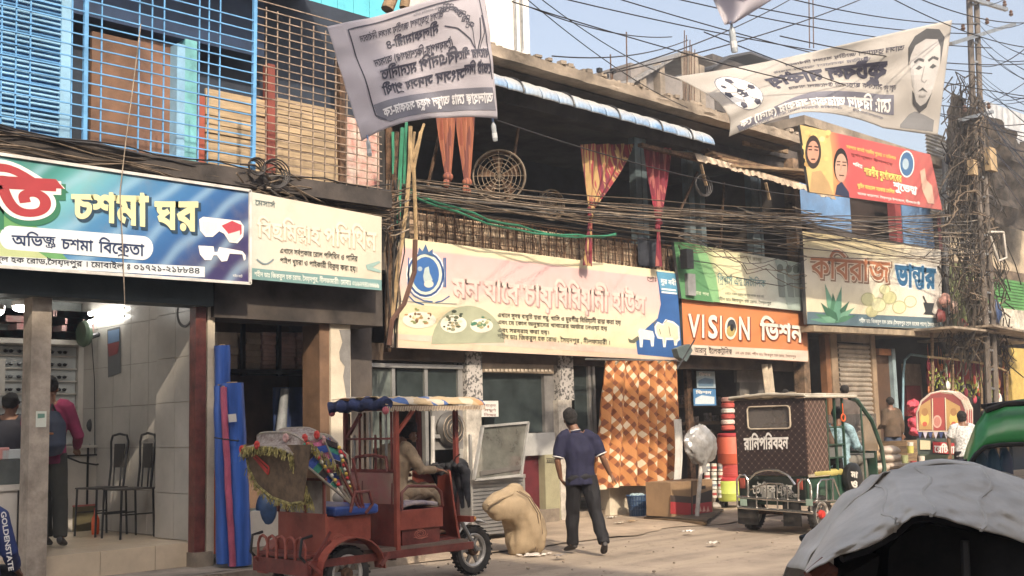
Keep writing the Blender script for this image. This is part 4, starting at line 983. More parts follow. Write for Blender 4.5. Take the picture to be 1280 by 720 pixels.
rust_c = striped('rust_red_curtain', [(.22, .06, .035), (.28, .10, .055), (.15, .05, .04)])
red_c = striped('red_gold_curtain', [(.20, .02, .03), (.12, .015, .03), (.34, .22, .09), (.24, .03, .04)])
curtain(546, 568, 140, 560, 221, (561, 226, .14), 12.4, rust_c, 'brick red curtain knotted at its foot, left of the pair')
curtain(570, 592, 140, 584, 228, (585, 241, .16), 12.4, rust_c, 'brick red curtain knotted at its foot, beside the large drum')
curtain(727, 791, 180, 739, 262, (735, 332, .24), 12.5, red_c, 'wide red and gold curtain gathered to one side in mid balcony')
curtain(806, 838, 185, 823, 278, (824, 333, .2), 12.5, striped('crimson_curtain', [(.24, .02, .04), (.15, .015, .03), (.3, .09, .08)]), 'narrow crimson curtain gathered right of the blue column')
dc = MB(); dc.grid(lambda u, v: (lerp(P(797, 300, 12.8).x, P(822, 300, 12.8).x, u), 12.8+.03*math.sin(u*12), lerp(P(800, 332, 12.8).z, P(800, 296, 12.8).z, v)), 20, 4)
dc.build('dark_cloth', M('dark_navy_cloth', (.04, .045, .06), .9), label='dark grey cloth hung over the iron railing', cat='cloth', solid=.005, smooth=True)
# drum shaped extractor fans
def drum(cx, cy, r, D, depth, lab, tilt=.9):
    t = thing('extractor_fan', P(cx, cy, D), lab, 'fan'); c = P(cx, cy, D)
    ax = Vector((-tilt, -1, -.12)).normalized()      # face looks to the street and a little left
    u = ax.cross(Vector((0, 0, 1))).normalized(); q = u.cross(ax)
    ring = lambda rr, o: [c+ax*o+(u*math.cos(k*math.pi/14)+q*math.sin(k*math.pi/14))*rr for k in range(28)]
    mb = MB(); A, B = ring(r, .0), ring(r, -depth); mb.add(A+B, [(i, (i+1) % 28, 28+(i+1) % 28, 28+i) for i in range(28)]); mb.build('drum', rust_d, t, smooth=True, solid=.008)
    MB().tube(ring(r*1.03, .0), .016, 5, closed=True).build('rim', steel_d, t)
    g = MB()
    for rr in (.85, .68, .52, .36, .2): g.tube(ring(r*rr, .01), .005, 4, closed=True)
    for k in range(6): a_ = k*math.pi/6; g.tube([c+ax*.01+(u*math.cos(a_)+q*math.sin(a_))*r, c+ax*.01-(u*math.cos(a_)+q*math.sin(a_))*r], .006, 4)
    g.build('wire_guard', steel_d, t)
    b = MB()
    for k in range(5):
        a_ = k*1.2566; d = u*math.cos(a_)+q*math.sin(a_); e = u*math.cos(a_+.6)+q*math.sin(a_+.6); b.poly([c-ax*.1, c-ax*.08+d*r*.85, c-ax*.14+e*r*.85])
    b.build('blade', rust, t); MB().ell(c-ax*.08, .05, 10, 6).build('hub', blackp, t)
rust_d = M('rusty_drum_sheet', (.22, .14, .08), .7, .4, v=.3, s=5, b=.15); steel_d = M('dull_wire', (.25, .2, .15), .6, .5)
drum(624, 220, .40, 12.75, .42, 'large rusty drum extractor fan resting on the balcony railing')
drum(690, 256, .25, 13.3, .12, 'small round ventilator fan half hidden behind the railing', .2)
# bamboo and green pipe bundle with cables at the corner of the two buildings
CB = thing('service_pole', P(500, 430, 12.0), 'tangled pole of bamboo, green pipes and cables between the two buildings', 'pole')
def rod(pts, Y, r, mat, name): MB().tube([P(x, y, Y) for x, y in pts], r, 6).build(name, mat, CB)
bam = M('bamboo_cane', (.36, .25, .13), .7, v=.3, s=4, b=.15); grn = M('green_pipe', (.04, .22, .13), .5, v=.2)
for pts, Y, r, m_, nm in ((((486, 160), (487, 300), (484, 440)), 11.9, .05, rust, 'iron_pole'), (((496, 165), (492, 230), (486, 300), (484, 430)), 11.8, .035, rust, 'iron_pole'), (((503, 160), (500, 215), (498, 280)), 11.85, .03, grn, 'green_pipe'), (((508, 150), (505, 230)), 11.85, .022, grn, 'green_pipe'),
    (((491, 165), (492, 250)), 11.8, .02, grn, 'green_pipe'), (((513, 158), (512, 205), (508, 260), (498, 330), (490, 400)), 11.75, .03, bam, 'bamboo_cane'), (((526, 165), (517, 210), (519, 260), (520, 300)), 11.8, .028, bam, 'bamboo_cane'), (((518, 165), (513, 215)), 11.8, .02, bam, 'bamboo_cane'), (((530, 155), (515, 200)), 11.8, .02, bam, 'bamboo_cane')):
    rod(pts, Y, r, m_, nm)
rd = random.Random(11)
for i in range(16):
    x = 486+rd.uniform(-4, 10); pts = [(x+14*math.exp(-((y-300)/70)**2)*rd.uniform(.2, 1)*(1 if i % 3 else -.3)+rd.uniform(-2, 2), y) for y in range(225, 436, 30)]
    rod(pts, 11.7+.02*i, .010, browncable if i % 2 else blackc, 'hanging_cable')
rod([(519, 300), (518, 340), (505, 380), (490, 400), (486, 432)], 11.6, .035, M('brown_conduit', (.10, .05, .035), .6), 'thick_cable')
# ---------- ground floor of the middle building
GY = MY
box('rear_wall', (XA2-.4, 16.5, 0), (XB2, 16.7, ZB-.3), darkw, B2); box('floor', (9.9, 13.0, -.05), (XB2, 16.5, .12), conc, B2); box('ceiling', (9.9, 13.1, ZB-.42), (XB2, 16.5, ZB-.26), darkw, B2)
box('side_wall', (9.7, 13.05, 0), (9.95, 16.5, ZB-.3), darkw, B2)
dkb = M('dark_brown_beam', (.10, .07, .05), .75, v=.3, dirt=.3)
bxp('lintel', 444, 862, 436, 455, GY-.02, .25, dkb, B2); bxp('frame_post', 441, 455, 430, 680, GY-.05, .3, M('sooty_post', (.11, .09, .07), .85, v=.3, dirt=.4), B2, z0=0)
bxp('frame_post', 456, 461, 455, 640, GY, .1, alu, B2, z0=.3)
bxp('window_head', 462, 579, 455, 460, GY-.01, .12, alu, B2)
for x0, x1 in ((491, 495), (574, 580), (532, 536)): bxp('mullion', x0, x1, 460, 640, GY+.02, .08, alu, B2, z0=.3)
gls = M('dark_shop_glass', (.035, .045, .045), .12, v=.2, b=0)
bxp('glass_pane', 463, 491, 461, 560, GY+.06, .01, M('reflective_glass', (.13, .15, .14), .12, v=.3, b=0), B2); bxp('glass_pane', 496, 574, 461, 500, GY+.06, .01, gls, B2)
bxp('shop_bench', 462, 578, 586, 650, GY+.15, .5, M('pale_counter', (.30, .28, .25), .6, dirt=.4), B2, z0=.1)
def speckle():
    k = 'terrazzo'
    if k in MATS: return MATS[k]
    m = M(k, (.42, .4, .37), .5, v=.1); n = m.node_tree.nodes; l = m.node_tree.links
    vo = n.new('ShaderNodeTexNoise'); vo.inputs['Scale'].default_value = 22; vo.inputs['Detail'].default_value = 2; tc = n.new('ShaderNodeTexCoord'); l.new(tc.outputs['Object'], vo.inputs['Vector'])
    rp = n.new('ShaderNodeValToRGB'); rp.color_ramp.elements[0].position = .42; rp.color_ramp.elements[0].color = (.09, .085, .08, 1); rp.color_ramp.elements[1].position = .5; rp.color_ramp.elements[1].color = (.45, .42, .39, 1)
    l.new(vo.outputs['Fac'], rp.inputs[0]); l.new(rp.outputs[0], n['Principled BSDF'].inputs['Base Color']); return m
tz = speckle(); tz2 = M('worn_white_tile', (.5, .46, .40), .5, v=.2, s=7, dirt=.5)
for x0, x1 in ((584, 603), (700, 717)):
    bxp('pillar', x0, x1, 440, 500, GY-.06, .3, tz, B2); bxp('pillar', x0, x1, 500, 660, GY-.062, .3, tz2, B2, z0=0)
bxp('shutter_box', 603, 692, 446, 466, GY, .3, M('shutter_box_paint', (.28, .22, .16), .7, dirt=.3), B2)
mb = MB(); mb0 = YP(GY-.01)
for i in range(17): mb.box(tuple(P(606+i*5, 461, GY-.02)), tuple(P(608.6+i*5, 464.5, GY-.005)))
mb.build('slot_row', M('pale_slots', (.5, .42, .33), .7), B2, kind='stuff')
bxp('door_glass', 604, 681, 466, 541, GY+.12, .02, gls, B2); bxp('grey_jamb', 681, 693, 466, 541, GY+.05, .2, M('grey_jamb', (.18, .17, .16), .7), B2)
bxp('grey_panel', 656, 694, 541, 569, GY+.0, .1, M('grey_metal_panel', (.35, .35, .34), .55, v=.08), B2)
bxp('red_panel', 640, 683, 569, 650, GY+.1, .05, M('dark_maroon_panel', (.10, .012, .018), .6), B2, z0=.1)
ol = bxp('olive_pillar', 682, 700, 568, 662, GY-.04, .25, M('olive_painted_pillar', (.29, .27, .17), .75, v=.1, dirt=.4), B2, z0=0)
strokes(YP(GY-.04), [[(683, 573), (699, 574)], [(683, 578), (699, 579)]], 1.2, ink('4a4436'), ol, .003)
for i in range(6): shape(YP(GY-.04), [(684+i*2.6, 574.5), (685.6+i*2.6, 574.5), (685.6+i*2.6, 577.5), (684+i*2.6, 577.5)], ink('3a362c'), ol, .004)
for x in (738, 743.5): bxp('door_rail', x, x+3, 455, 640, GY+.05, .08, alu, B2, z0=.3)
bxp('door_glass', 719, 738, 456, 600, GY+.1, .02, gls, B2)
bxp('plinth', 762, 846, 596, 650, GY-.1, .5, creamw, B2, z0=0)
bxp('ledge', 760, 846, 583, 600, GY-.16, .5, M('grey_ledge', (.25, .24, .23), .7), B2)
bxp('door_step', 603, 700, 640, 665, GY-.1, .3, conc, B2, z0=0)
bxp('white_stop', 762, 767, 575, 610, GY-.2, .05, alu, B2)
# white notice
nz = bxp('notice', 602, 623, 501, 521, GY-.07, .01, M('notice_paper', (.62, .6, .56), .7, v=.05), None, label='white paper notice taped to the terrazzo pillar', cat='notice')
for i, t_ in enumerate(('এখানে ধূমপান', 'সম্পূর্ণ', 'নিষেধ')): text(YP(GY-.07), t_, 605, 508+i*6, 620, 508.5+i*6, 3, 3, ink('8a5a50'), nz, .01, .003)
# patterned orange curtain
OC = thing('patterned_curtain', P(795, 450, 12.5), 'big orange curtain printed with brown and cream diamonds hanging over the doorway', 'curtain')
def ocm():
    m = bpy.data.materials.new('diamond_print_cloth'); m.use_nodes = True; n = m.node_tree.nodes; l = m.node_tree.links; p = n['Principled BSDF']; p.inputs['Roughness'].default_value = .8
    uv = n.new('ShaderNodeUVMap'); sx = n.new('ShaderNodeSeparateXYZ'); l.new(uv.outputs[0], sx.inputs[0])
    ns = n.new('ShaderNodeTexNoise'); ns.inputs['Scale'].default_value = 3; l.new(uv.outputs[0], ns.inputs['Vector']); wb = math_(n, l, 'MULTIPLY', math_(n, l, 'SUBTRACT', ns.outputs['Fac'], .5), .9)
    U = math_(n, l, 'ADD', math_(n, l, 'MULTIPLY', sx.outputs[0], 13), wb); V = math_(n, l, 'ADD', math_(n, l, 'MULTIPLY', sx.outputs[1], 8.5), wb)
    A = math_(n, l, 'ADD', U, V); B = math_(n, l, 'SUBTRACT', U, V)
    pa_ = math_(n, l, 'LESS_THAN', math_(n, l, 'FRACT', math_(n, l, 'MULTIPLY', A, 1.0), 0), .46); pb_ = math_(n, l, 'LESS_THAN', math_(n, l, 'FRACT', math_(n, l, 'MULTIPLY', B, 1.0), 0), .46)
    row = math_(n, l, 'LESS_THAN', math_(n, l, 'FRACT', math_(n, l, 'MULTIPLY', math_(n, l, 'FLOOR', A, 0), .5), 0), .25)
    c1 = mixc(n, l, pa_, 'c07a2c', 'b0661f'); c2 = mixc(n, l, math_(n, l, 'MULTIPLY', pa_, pb_), c1, '7d3f18')
    c3 = mixc(n, l, math_(n, l, 'MULTIPLY', math_(n, l, 'MULTIPLY', math_(n, l, 'SUBTRACT', 1.0, pa_), math_(n, l, 'SUBTRACT', 1.0, pb_)), row), c2, 'ddcaa6')
    l.new(c3, p.inputs['Base Color']); return m
mb = MB(); nu, nv = 110, 22
def ocf(u, v):
    xt, xb_ = lerp(758, 842, u), lerp(744, 845, u); x = lerp(xb_, xt, v); y = lerp(613-6*math.sin(u*3.1)-(8 if u > .85 else 0)*1.0, 451, v)
    p = P(x, y, 12.52); p.y += (.11*math.sin(u*42+math.sin(u*9)*1.5+.5*n3(u*4, v*2))*(1.05-v*.45)+.03*n3(u*9, v*4)); return p
mb.grid(ocf, nu, nv); o = mb.build('printed_cloth', ocm(), OC, smooth=False)
ul = o.data.uv_layers.new(name='UVMap')
for lp in o.data.loops: i = lp.vertex_index; ul.data[lp.index].uv = ((i % (nu+1))/nu, (i//(nu+1))/nv)
o.data.polygons.foreach_set('use_smooth', [True]*len(o.data.polygons))
MB().tube([P(732, 449, 12.5), P(850, 451, 12.5)], .014, 6).build('curtain_rod', steel, OC)
# ---------- electronics shop bay (behind the orange sign)
bxp('lintel', 845, 1010, 440, 462, GY+.05, .2, dkb, B2)
for px0, px1, py0, py1, nm, c in ((862, 868, 462, 640, 'frame_post', rust), (921, 953, 448, 478, 'wall_panel', M('dusty_panel', (.22, .2, .18), .8)), (925, 955, 478, 505, 'shelf_panel', M('grey_shelf', (.13, .12, .11), .8)), (1000, 1006, 452, 640, 'frame_post', wood)):
    bxp(nm, px0, px1, py0, py1, GY+.4, .08, c, B2)
for i in range(3):
    bxp('shelf', 845, 905, 505+i*22, 509+i*22, GY+1.4, .4, dkb, B2)
gd = MB(); rd = random.Random(9)
for i in range(40):
    x = rd.uniform(845, 905); y = rd.choice((505, 527, 549)); p = P(x, y, GY+1.45); s_ = rd.uniform(.04, .1); gd.box((p.x-s_*.4, p.y, p.z), (p.x+s_*.4, p.y+.15, p.z+s_*2))
gd.build('shelf_goods', M('dull_goods', (.2, .17, .16), .7, v=.8, s=14), B2, kind='stuff')
for (x0, x1, y0, y1, c, c2_, lb) in ((871, 894, 464, 485, '9fb3bd', '5e7f9a', 'pale blue appliance poster, upper one beside the orange curtain'), (867, 895, 486, 507, '3f7fb4', 'cfdde6', 'blue printed poster below the pale one beside the orange curtain')):
    pz = bxp('poster', x0, x1, y0, y1, GY+.3, .01, ink(c), None, label=lb, cat='poster'); pq = YP(GY+.3)
    shape(pq, [(x0+2, y0+12), (x0+10, y0+8), (x1-2, y0+10), (x1-2, y1-2), (x0+2, y1-2)], ink(c2_), pz, .002); text(pq, 'ভিশন', x0+3, y0+6, x1-6, y0+6.5, 3.5, 3.5, white, pz, .03, .004)
# ================================================================ RIGHT BUILDING (herbal shop)
B3 = thing('right_building', (25, MY, 0), 'narrow building with sky blue wall panels above the herbal shop sign', 'building')
X30, X31 = P(1004, 400, MY).x, P(1181, 412, MY).x
bp_ = M('weathered_blue_panel', (.13, .24, .42), .6, v=.15, s=1.5, dirt=.35)
box('upper_floor', (X30, 12.8, P(1095, 412, MY).z), (X31, 16.5, P(1095, 300, MY).z), sooty, B3)
bxp('blue_panel', 1001, 1063, 225, 300, MY+.02, .2, bp_, B3); bxp('blue_panel', 1128, 1172, 235, 312, MY+.02, .2, bp_, B3)
bxp('red_frame', 1120, 1127, 240, 312, MY, .2, M('maroon_frame', (.26, .05, .05), .6), B3); bxp('red_frame', 1172, 1176, 240, 315, MY, .2, M('maroon_frame', (.26, .05, .05), .6), B3)
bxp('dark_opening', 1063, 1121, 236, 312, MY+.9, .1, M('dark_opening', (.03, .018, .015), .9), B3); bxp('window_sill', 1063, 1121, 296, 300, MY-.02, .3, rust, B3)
box('roof', (X30, 12.7, P(1095, 190, MY).z), (X31, 16.5, P(1095, 180, MY).z), conc, B3)
box('side_wall', (X31-.2, 13.0, 0), (X31, 16.5, P(1095, 190, MY).z), darkw, B3)
crg = MB(); a, b = P(1156, 160, 12.9), P(1182, 175, 12.9); z0_, z1_ = P(1170, 268, 12.9).z, P(1165, 165, 12.9).z; n = 46
crg.grid(lambda u, v: (lerp(a.x, b.x, v), 12.9+.02*math.sin(u*n*math.pi), lerp(z0_, z1_, u)), n*3, 1); crg.build('corrugated_sheet', M('grey_corrugated', (.4, .38, .35), .5, .5, dirt=.3), B3, smooth=True)
MB().tube([P(1181, 200, 12.6), P(1184, 420, 12.6)], .07, 10).build('drain_pipe', M('grey_pipe', (.3, .29, .28), .5, v=.2, dirt=.3), B3)
MB().slab(P(1009, 411, 12.5), P(1181, 419, 12.5), .3, .12).build('sign_ledge', M('weathered_ledge', (.32, .25, .17), .85, v=.3, dirt=.4), B3)
box('rear_wall', (X30, 15.5, 0), (X31, 15.7, P(1095, 412, MY).z), darkw, B3); box('floor', (X30, 13.2, 0), (X31, 15.5, .35), conc, B3)
bxp('brown_post', 1036, 1042, 418, 600, MY, .15, M('orange_brown_post', (.24, .11, .05), .7), B3, z0=0); bxp('pillar', 1043, 1051, 416, 600, MY-.03, .2, M('brown_pillar', (.28, .2, .13), .8, dirt=.4), B3, z0=0)
SHX = bxp('roller_shutter', 1051, 1093, 418, 428, MY+.02, .12, M('shutter_hood', (.25, .2, .15), .6), B3)
zs0, zs1 = .4, P(1072, 430, MY).z; x0_, x1_ = P(1052, 480, MY).x, P(1093, 480, MY).x; ns = 26; shm = M('shutter_slat', (.46, .40, .33), .5, .4, v=.15, dirt=.5)
for i in range(ns):
    z = lerp(zs0, zs1, i/ns); dz = (zs1-zs0)/ns; mb = MB()
    mb.add([(x0_, MY+.06, z), (x1_, MY+.06, z), (x0_, MY+.02, z+dz*.35), (x1_, MY+.02, z+dz*.35), (x0_, MY+.02, z+dz*.7), (x1_, MY+.02, z+dz*.7), (x0_, MY+.06, z+dz*.98), (x1_, MY+.06, z+dz*.98)], [(0, 1, 3, 2), (2, 3, 5, 4), (4, 5, 7, 6)]); mb.build('shutter_slat', shm, SHX)
bxp('pillar', 1094, 1099, 418, 600, MY-.02, .2, M('brown_pillar', (.28, .2, .13), .8), B3, z0=0)
bxp('dark_door', 1099, 1119, 440, 600, MY+.1, .05, M('dark_brown_door', (.09, .05, .03), .6), B3, z0=.35); bxp('orange_lintel', 1099, 1119, 436, 444, MY+.02, .1, M('orange_lintel', (.4, .17, .07), .7), B3)
bxp('blue_frame', 1120, 1124, 436, 600, MY, .1, M('grey_blue_frame', (.25, .33, .36), .6), B3, z0=.35)
tb = MB(); tb.tube([P(1128, 560, MY), P(1129, 470, MY), P(1131, 450, MY), P(1138, 443, MY), P(1168, 447, MY)], .03, 6); tb.build('blue_arch_pipe', M('pale_blue_pipe', (.2, .35, .42), .5), B3)
bxp('shop_panel', 1133, 1158, 455, 505, MY+.6, .1, M('dull_panel', (.35, .27, .2), .8), B3); bxp('maroon_panel', 1134, 1152, 482, 520, MY+.5, .1, M('maroon_cabinet', (.2, .03, .03), .6), B3)
# hanging pale cloths on the pillar by the shutter
for x0, x1, y0, y1, lb in ((955, 966, 455, 500, 'cream cloth hung beside the grey shelf under the orange sign'), (1062, 1066, 485, 497, 'small hanging rag')):
    if x1-x0 < 6: continue
    mb = MB(); mb.grid(lambda u, v: tuple(P(lerp(x0, x1, u)+(v-.5)*-5, lerp(y1, y0, v), 12.9)+Vector((0, .04*math.sin(u*12), 0))), 12, 5); mb.build('hanging_cloth', M('cream_cloth', (.5, .42, .32), .85), label=lb, cat='cloth', smooth=True, solid=.004)
# ---------- skyline behind the middle building
SK = thing('rooftop_house', P(840, 110, 24), 'unfinished concrete rooftop house with sloping sheet roof behind the parapet', 'building')
bxp('wall', 790, 893, 95, 160, 24, 4, M('sooty_concrete', (.2, .18, .17), .9, dirt=.5), SK)
mb = MB(); A, B, C_ = P(785, 108, 23.6), P(857, 66, 23.6), P(896, 80, 23.6)
for i in range(8):
    p, q = lerp(A, B, i/8), lerp(A, B, (i+.93)/8); m2 = MB(); m2.add([p, q, q+Vector((0, 4, .1)), p+Vector((0, 4, .1)), p+Vector((0, 0, .09)), q+Vector((0, 0, .09)), q+Vector((0, 4, .19)), p+Vector((0, 4, .19))], [(0, 1, 2, 3), (7, 6, 5, 4), (0, 4, 5, 1), (1, 5, 6, 2), (2, 6, 7, 3), (3, 7, 4, 0)]); m2.build('roof_sheet', M('grey_roof_sheet', (.22, .21, .2), .6, .2), SK)
m2 = MB(); m2.prism([B, C_, C_+Vector((0, 0, .1)), B+Vector((0, 0, .1))], (0, 4, 0)); m2.build('roof_sheet', M('grey_roof_sheet', (.22, .21, .2), .6, .2), SK)
for x0, x1, y0, y1 in ((801, 809, 96, 150), (826, 832, 80, 150), (876, 882, 82, 150)): bxp('column', x0, x1, y0, y1, 23.7, .3, conc, SK)
cb_ = bxp('column', 862, 874, 66, 140, 22, .3, conc, SK)
for i, x in enumerate((855, 857.5, 862, 864, 868)): MB().tube([P(x, 130, 21.9), P(x+.5, 38+i*6, 21.9)], .018, 5).build('rebar', rust, SK)
SK2 = thing('dark_roofed_shed', P(925, 85, 26), 'low dark roofed shed on the skyline behind the football banner', 'building')
m2 = MB(); m2.prism([P(890, 83, 26), P(912, 69, 26), P(938, 64, 26), P(985, 82, 26), P(985, 84, 26), P(938, 67, 26), P(912, 72, 26), P(890, 86, 26)], (0, 4, 0)); m2.build('roof', M('dark_roof_sheet', (.04, .04, .045), .7), SK2)
bxp('wall', 893, 985, 84, 150, 26.2, 3, sooty, SK2)
for i, (x, y0, y1, lb) in enumerate(((783, 40, 112, 'thin steel rod standing on the parapet left of the rooftop house'), (763, 68, 102, 'short iron rod on the parapet by the tiny lamps'), (1011, -10, 60, 'tall rebar bundle above the football banner, left rod'), (1016, -10, 60, 'tall rebar bundle above the football banner, right rod'))):
    MB().tube([P(x, y0, 20), P(x+1, y1, 20)], .02, 5).build('iron_rod', rust, label=lb, cat='rod')
for i, (x, y) in enumerate(((749, 88), (766, 89), (757, 95))):
    r = thing('rooftop_lamp', P(x, y, 12.3), ('small dark floodlight on the parapet, leftmost of three', 'small dark floodlight on the parapet, rightmost of three', 'small dark floodlight on the parapet, lowest of three')[i], 'lamp')
    c = P(x, y, 12.3); MB().box(c+Vector((-.04, -.04, -.035)), c+Vector((.04, .03, .035))).build('lamp_head', blackp, r); MB().tube([c, c+Vector((.03, .05, -.22))], .012, 5).build('lamp_stem', rust, r)
# ================================================================ FIGURES
def loft(mb, cs, rs, lat, n=14):
    k = len(mb.v); N = len(cs); lat = Vector(lat)
    cs = [Vector(c) for c in cs]
    for i, c in enumerate(cs):
        t = (cs[min(i+1, N-1)]-cs[max(i-1, 0)]).normalized(); a = lat-t*lat.dot(t); a.normalize(); b = t.cross(a)
        ra, rb_ = rs[i] if isinstance(rs[i], tuple) else (rs[i], rs[i])
        for j in range(n):
            an = 2*math.pi*j/n; mb.v.append(tuple(c+a*math.cos(an)*ra+b*math.sin(an)*rb_))
    for i in range(N-1):
        for j in range(n): j2 = (j+1) % n; mb.f.append([k+i*n+j, k+i*n+j2, k+(i+1)*n+j2, k+(i+1)*n+j]); mb.m.append(0)
    mb.f.append([k+j for j in range(n)][::-1]); mb.m.append(0); mb.f.append([k+(N-1)*n+j for j in range(n)]); mb.m.append(0)
def fuse(mb, name, mat, parent, voxel, fold=0.0, ff=9, smooth_it=4, seed=0):
    """voxel-remesh the pieces of a body or garment into one continuous skin"""
    me = bpy.data.meshes.new(name); me.from_pydata(mb.v, [], mb.f); bm = bmesh.new(); bm.from_mesh(me); bmesh.ops.recalc_face_normals(bm, faces=bm.faces); bm.to_mesh(me); bm.free()
    o = bpy.data.objects.new(name, me); COL.objects.link(o)
    md = o.modifiers.new('r', 'REMESH'); md.mode = 'VOXEL'; md.voxel_size = voxel; md.use_smooth_shade = True
    ms = o.modifiers.new('s', 'SMOOTH'); ms.factor = .5; ms.iterations = smooth_it
    bpy.context.view_layer.update(); m2 = bpy.data.meshes.new_from_object(o.evaluated_get(bpy.context.evaluated_depsgraph_get()))
    bpy.data.objects.remove(o); bpy.data.meshes.remove(me); m2.name = name
    org = wloc(parent)
    if fold:
        m2.update(); co_ = [v.co.copy() for v in m2.vertices]; nn = [v.normal.copy() for v in m2.vertices]
        for v, c, q in zip(m2.vertices, co_, nn):
            f = n3(c.x*ff+seed, c.y*ff, c.z*ff*.55)+.5*n3(c.x*ff*2.3, c.y*ff*2.3+seed, c.z*ff); v.co = c+q*f*fold
    for v in m2.vertices: v.co -= org
    m2.materials.clear(); m2.materials.append(mat); m2.polygons.foreach_set('use_smooth', [True]*len(m2.polygons))
    o = bpy.data.objects.new(name, m2); COL.objects.link(o); o.parent = parent; return o
skin = M('brown_skin', (.20, .10, .06), .55, v=.12, s=6, b=.08); skin.node_tree.nodes['Principled BSDF'].inputs['Subsurface Weight'].default_value = .1
hair = M('black_hair', (.018, .014, .012), .75, v=.5, s=40, b=.9, bs=140)
def hand(mb, wr, d, palm_n, curl=.5, side=1, k=1.0):
    """palm and five separate bent fingers; d = way the hand points, palm_n = out of the palm"""
    d = Vector(d).normalized(); pn = Vector(palm_n); pn = (pn-d*pn.dot(d)).normalized(); s_ = d.cross(pn)*side
    loft(mb, [wr-d*.02, wr+d*.02*k, wr+d*.055*k, wr+d*.088*k], [(.022, .017), (.034, .017), (.041, .016), (.038, .013)], s_)
    for i, (off, L) in enumerate(((-.030, .068), (-.010, .078), (.010, .072), (.028, .056))):
        b = wr+d*.085*k+s_*off*k; pts = [b-d*.015]; dd = d.copy(); p = b
        for q in range(3):
            p = p+dd*L*k*(.42, .32, .26)[q]; pts.append(p); an = curl*(.7+.1*i); dd = (dd*math.cos(an)+pn*math.sin(an)).normalized()
        mb.tube(pts, [.0105, .0100, .0092, .0080], 7)
    b = wr+d*.03*k-s_*.033*k; mb.tube([b+s_*.01, b-s_*.02+d*.03+pn*.01, b-s_*.024+d*.058+pn*.022, b-s_*.016+d*.08+pn*.03], [.013, .0125, .011, .008], 7)
def head(mb, c, f, up=(0, 0, 1), k=1.0):
    f = Vector(f).normalized(); up = Vector(up); up = (up-f*up.dot(f)).normalized(); s_ = f.cross(up)
    R = Matrix((s_, f, up)).transposed()
    mb.ell(c+up*.03*k-f*.012*k, (.074*k, .093*k, .092*k), 18, 12, R)          # skull
    mb.ell(c-up*.04*k+f*.022*k, (.058*k, .066*k, .075*k), 16, 10, R)          # face and jaw
    mb.ell(c-up*.098*k+f*.060*k, (.026*k, .022*k, .020*k), 10, 7, R)          # chin
    mb.ell(c+up*.022*k+f*.073*k, (.048*k, .014*k, .012*k), 10, 7, R)          # brow
    loft(mb, [c+up*.012*k+f*.075*k, c-up*.014*k+f*.090*k, c-up*.030*k+f*.100*k, c-up*.040*k+f*.082*k], [(.008*k, .008*k), (.010*k, .011*k), (.016*k, .012*k), (.012*k, .006*k)], s_, 8)   # nose
    mb.ell(c-up*.060*k+f*.082*k, (.024*k, .009*k, .0065*k), 10, 6, R); mb.ell(c-up*.071*k+f*.079*k, (.021*k, .009*k, .007*k), 10, 6, R)  # lips
    for q in (-1, 1):
        mb.ell(c-up*.028*k+f*.055*k+s_*q*.034*k, (.022*k, .022*k, .02*k), 8, 6, R); mb.ell(c-up*.012*k-f*.010*k+s_*q*.076*k, (.010*k, .020*k, .032*k), 8, 6, R)
    return s_, f, up, R
def face_bits(r, c, s_, f, up, R, k=1.0, beard=False, brows=True):
    for q in (-1, 1):
        e = MB(); e.ell(c+up*.003*k+f*.070*k+s_*q*.031*k, (.014*k, .011*k, .009*k), 10, 7, R); ey = e.build('eye', M('eye_white', (.5, .47, .44), .3, v=.05), r, smooth=True)
        e = MB(); e.ell(c+up*.003*k+f*.079*k+s_*q*.031*k, (.006*k, .004*k, .006*k), 8, 6, R); e.build('pupil', blackp, ey)
        e = MB(); e.tube([c+up*.022*k+f*.080*k+s_*q*.014*k, c+up*.028*k+f*.080*k+s_*q*.032*k, c+up*.021*k+f*.070*k+s_*q*.050*k], [.004, .005, .003], 5); e.build('eyebrow', hair, r)
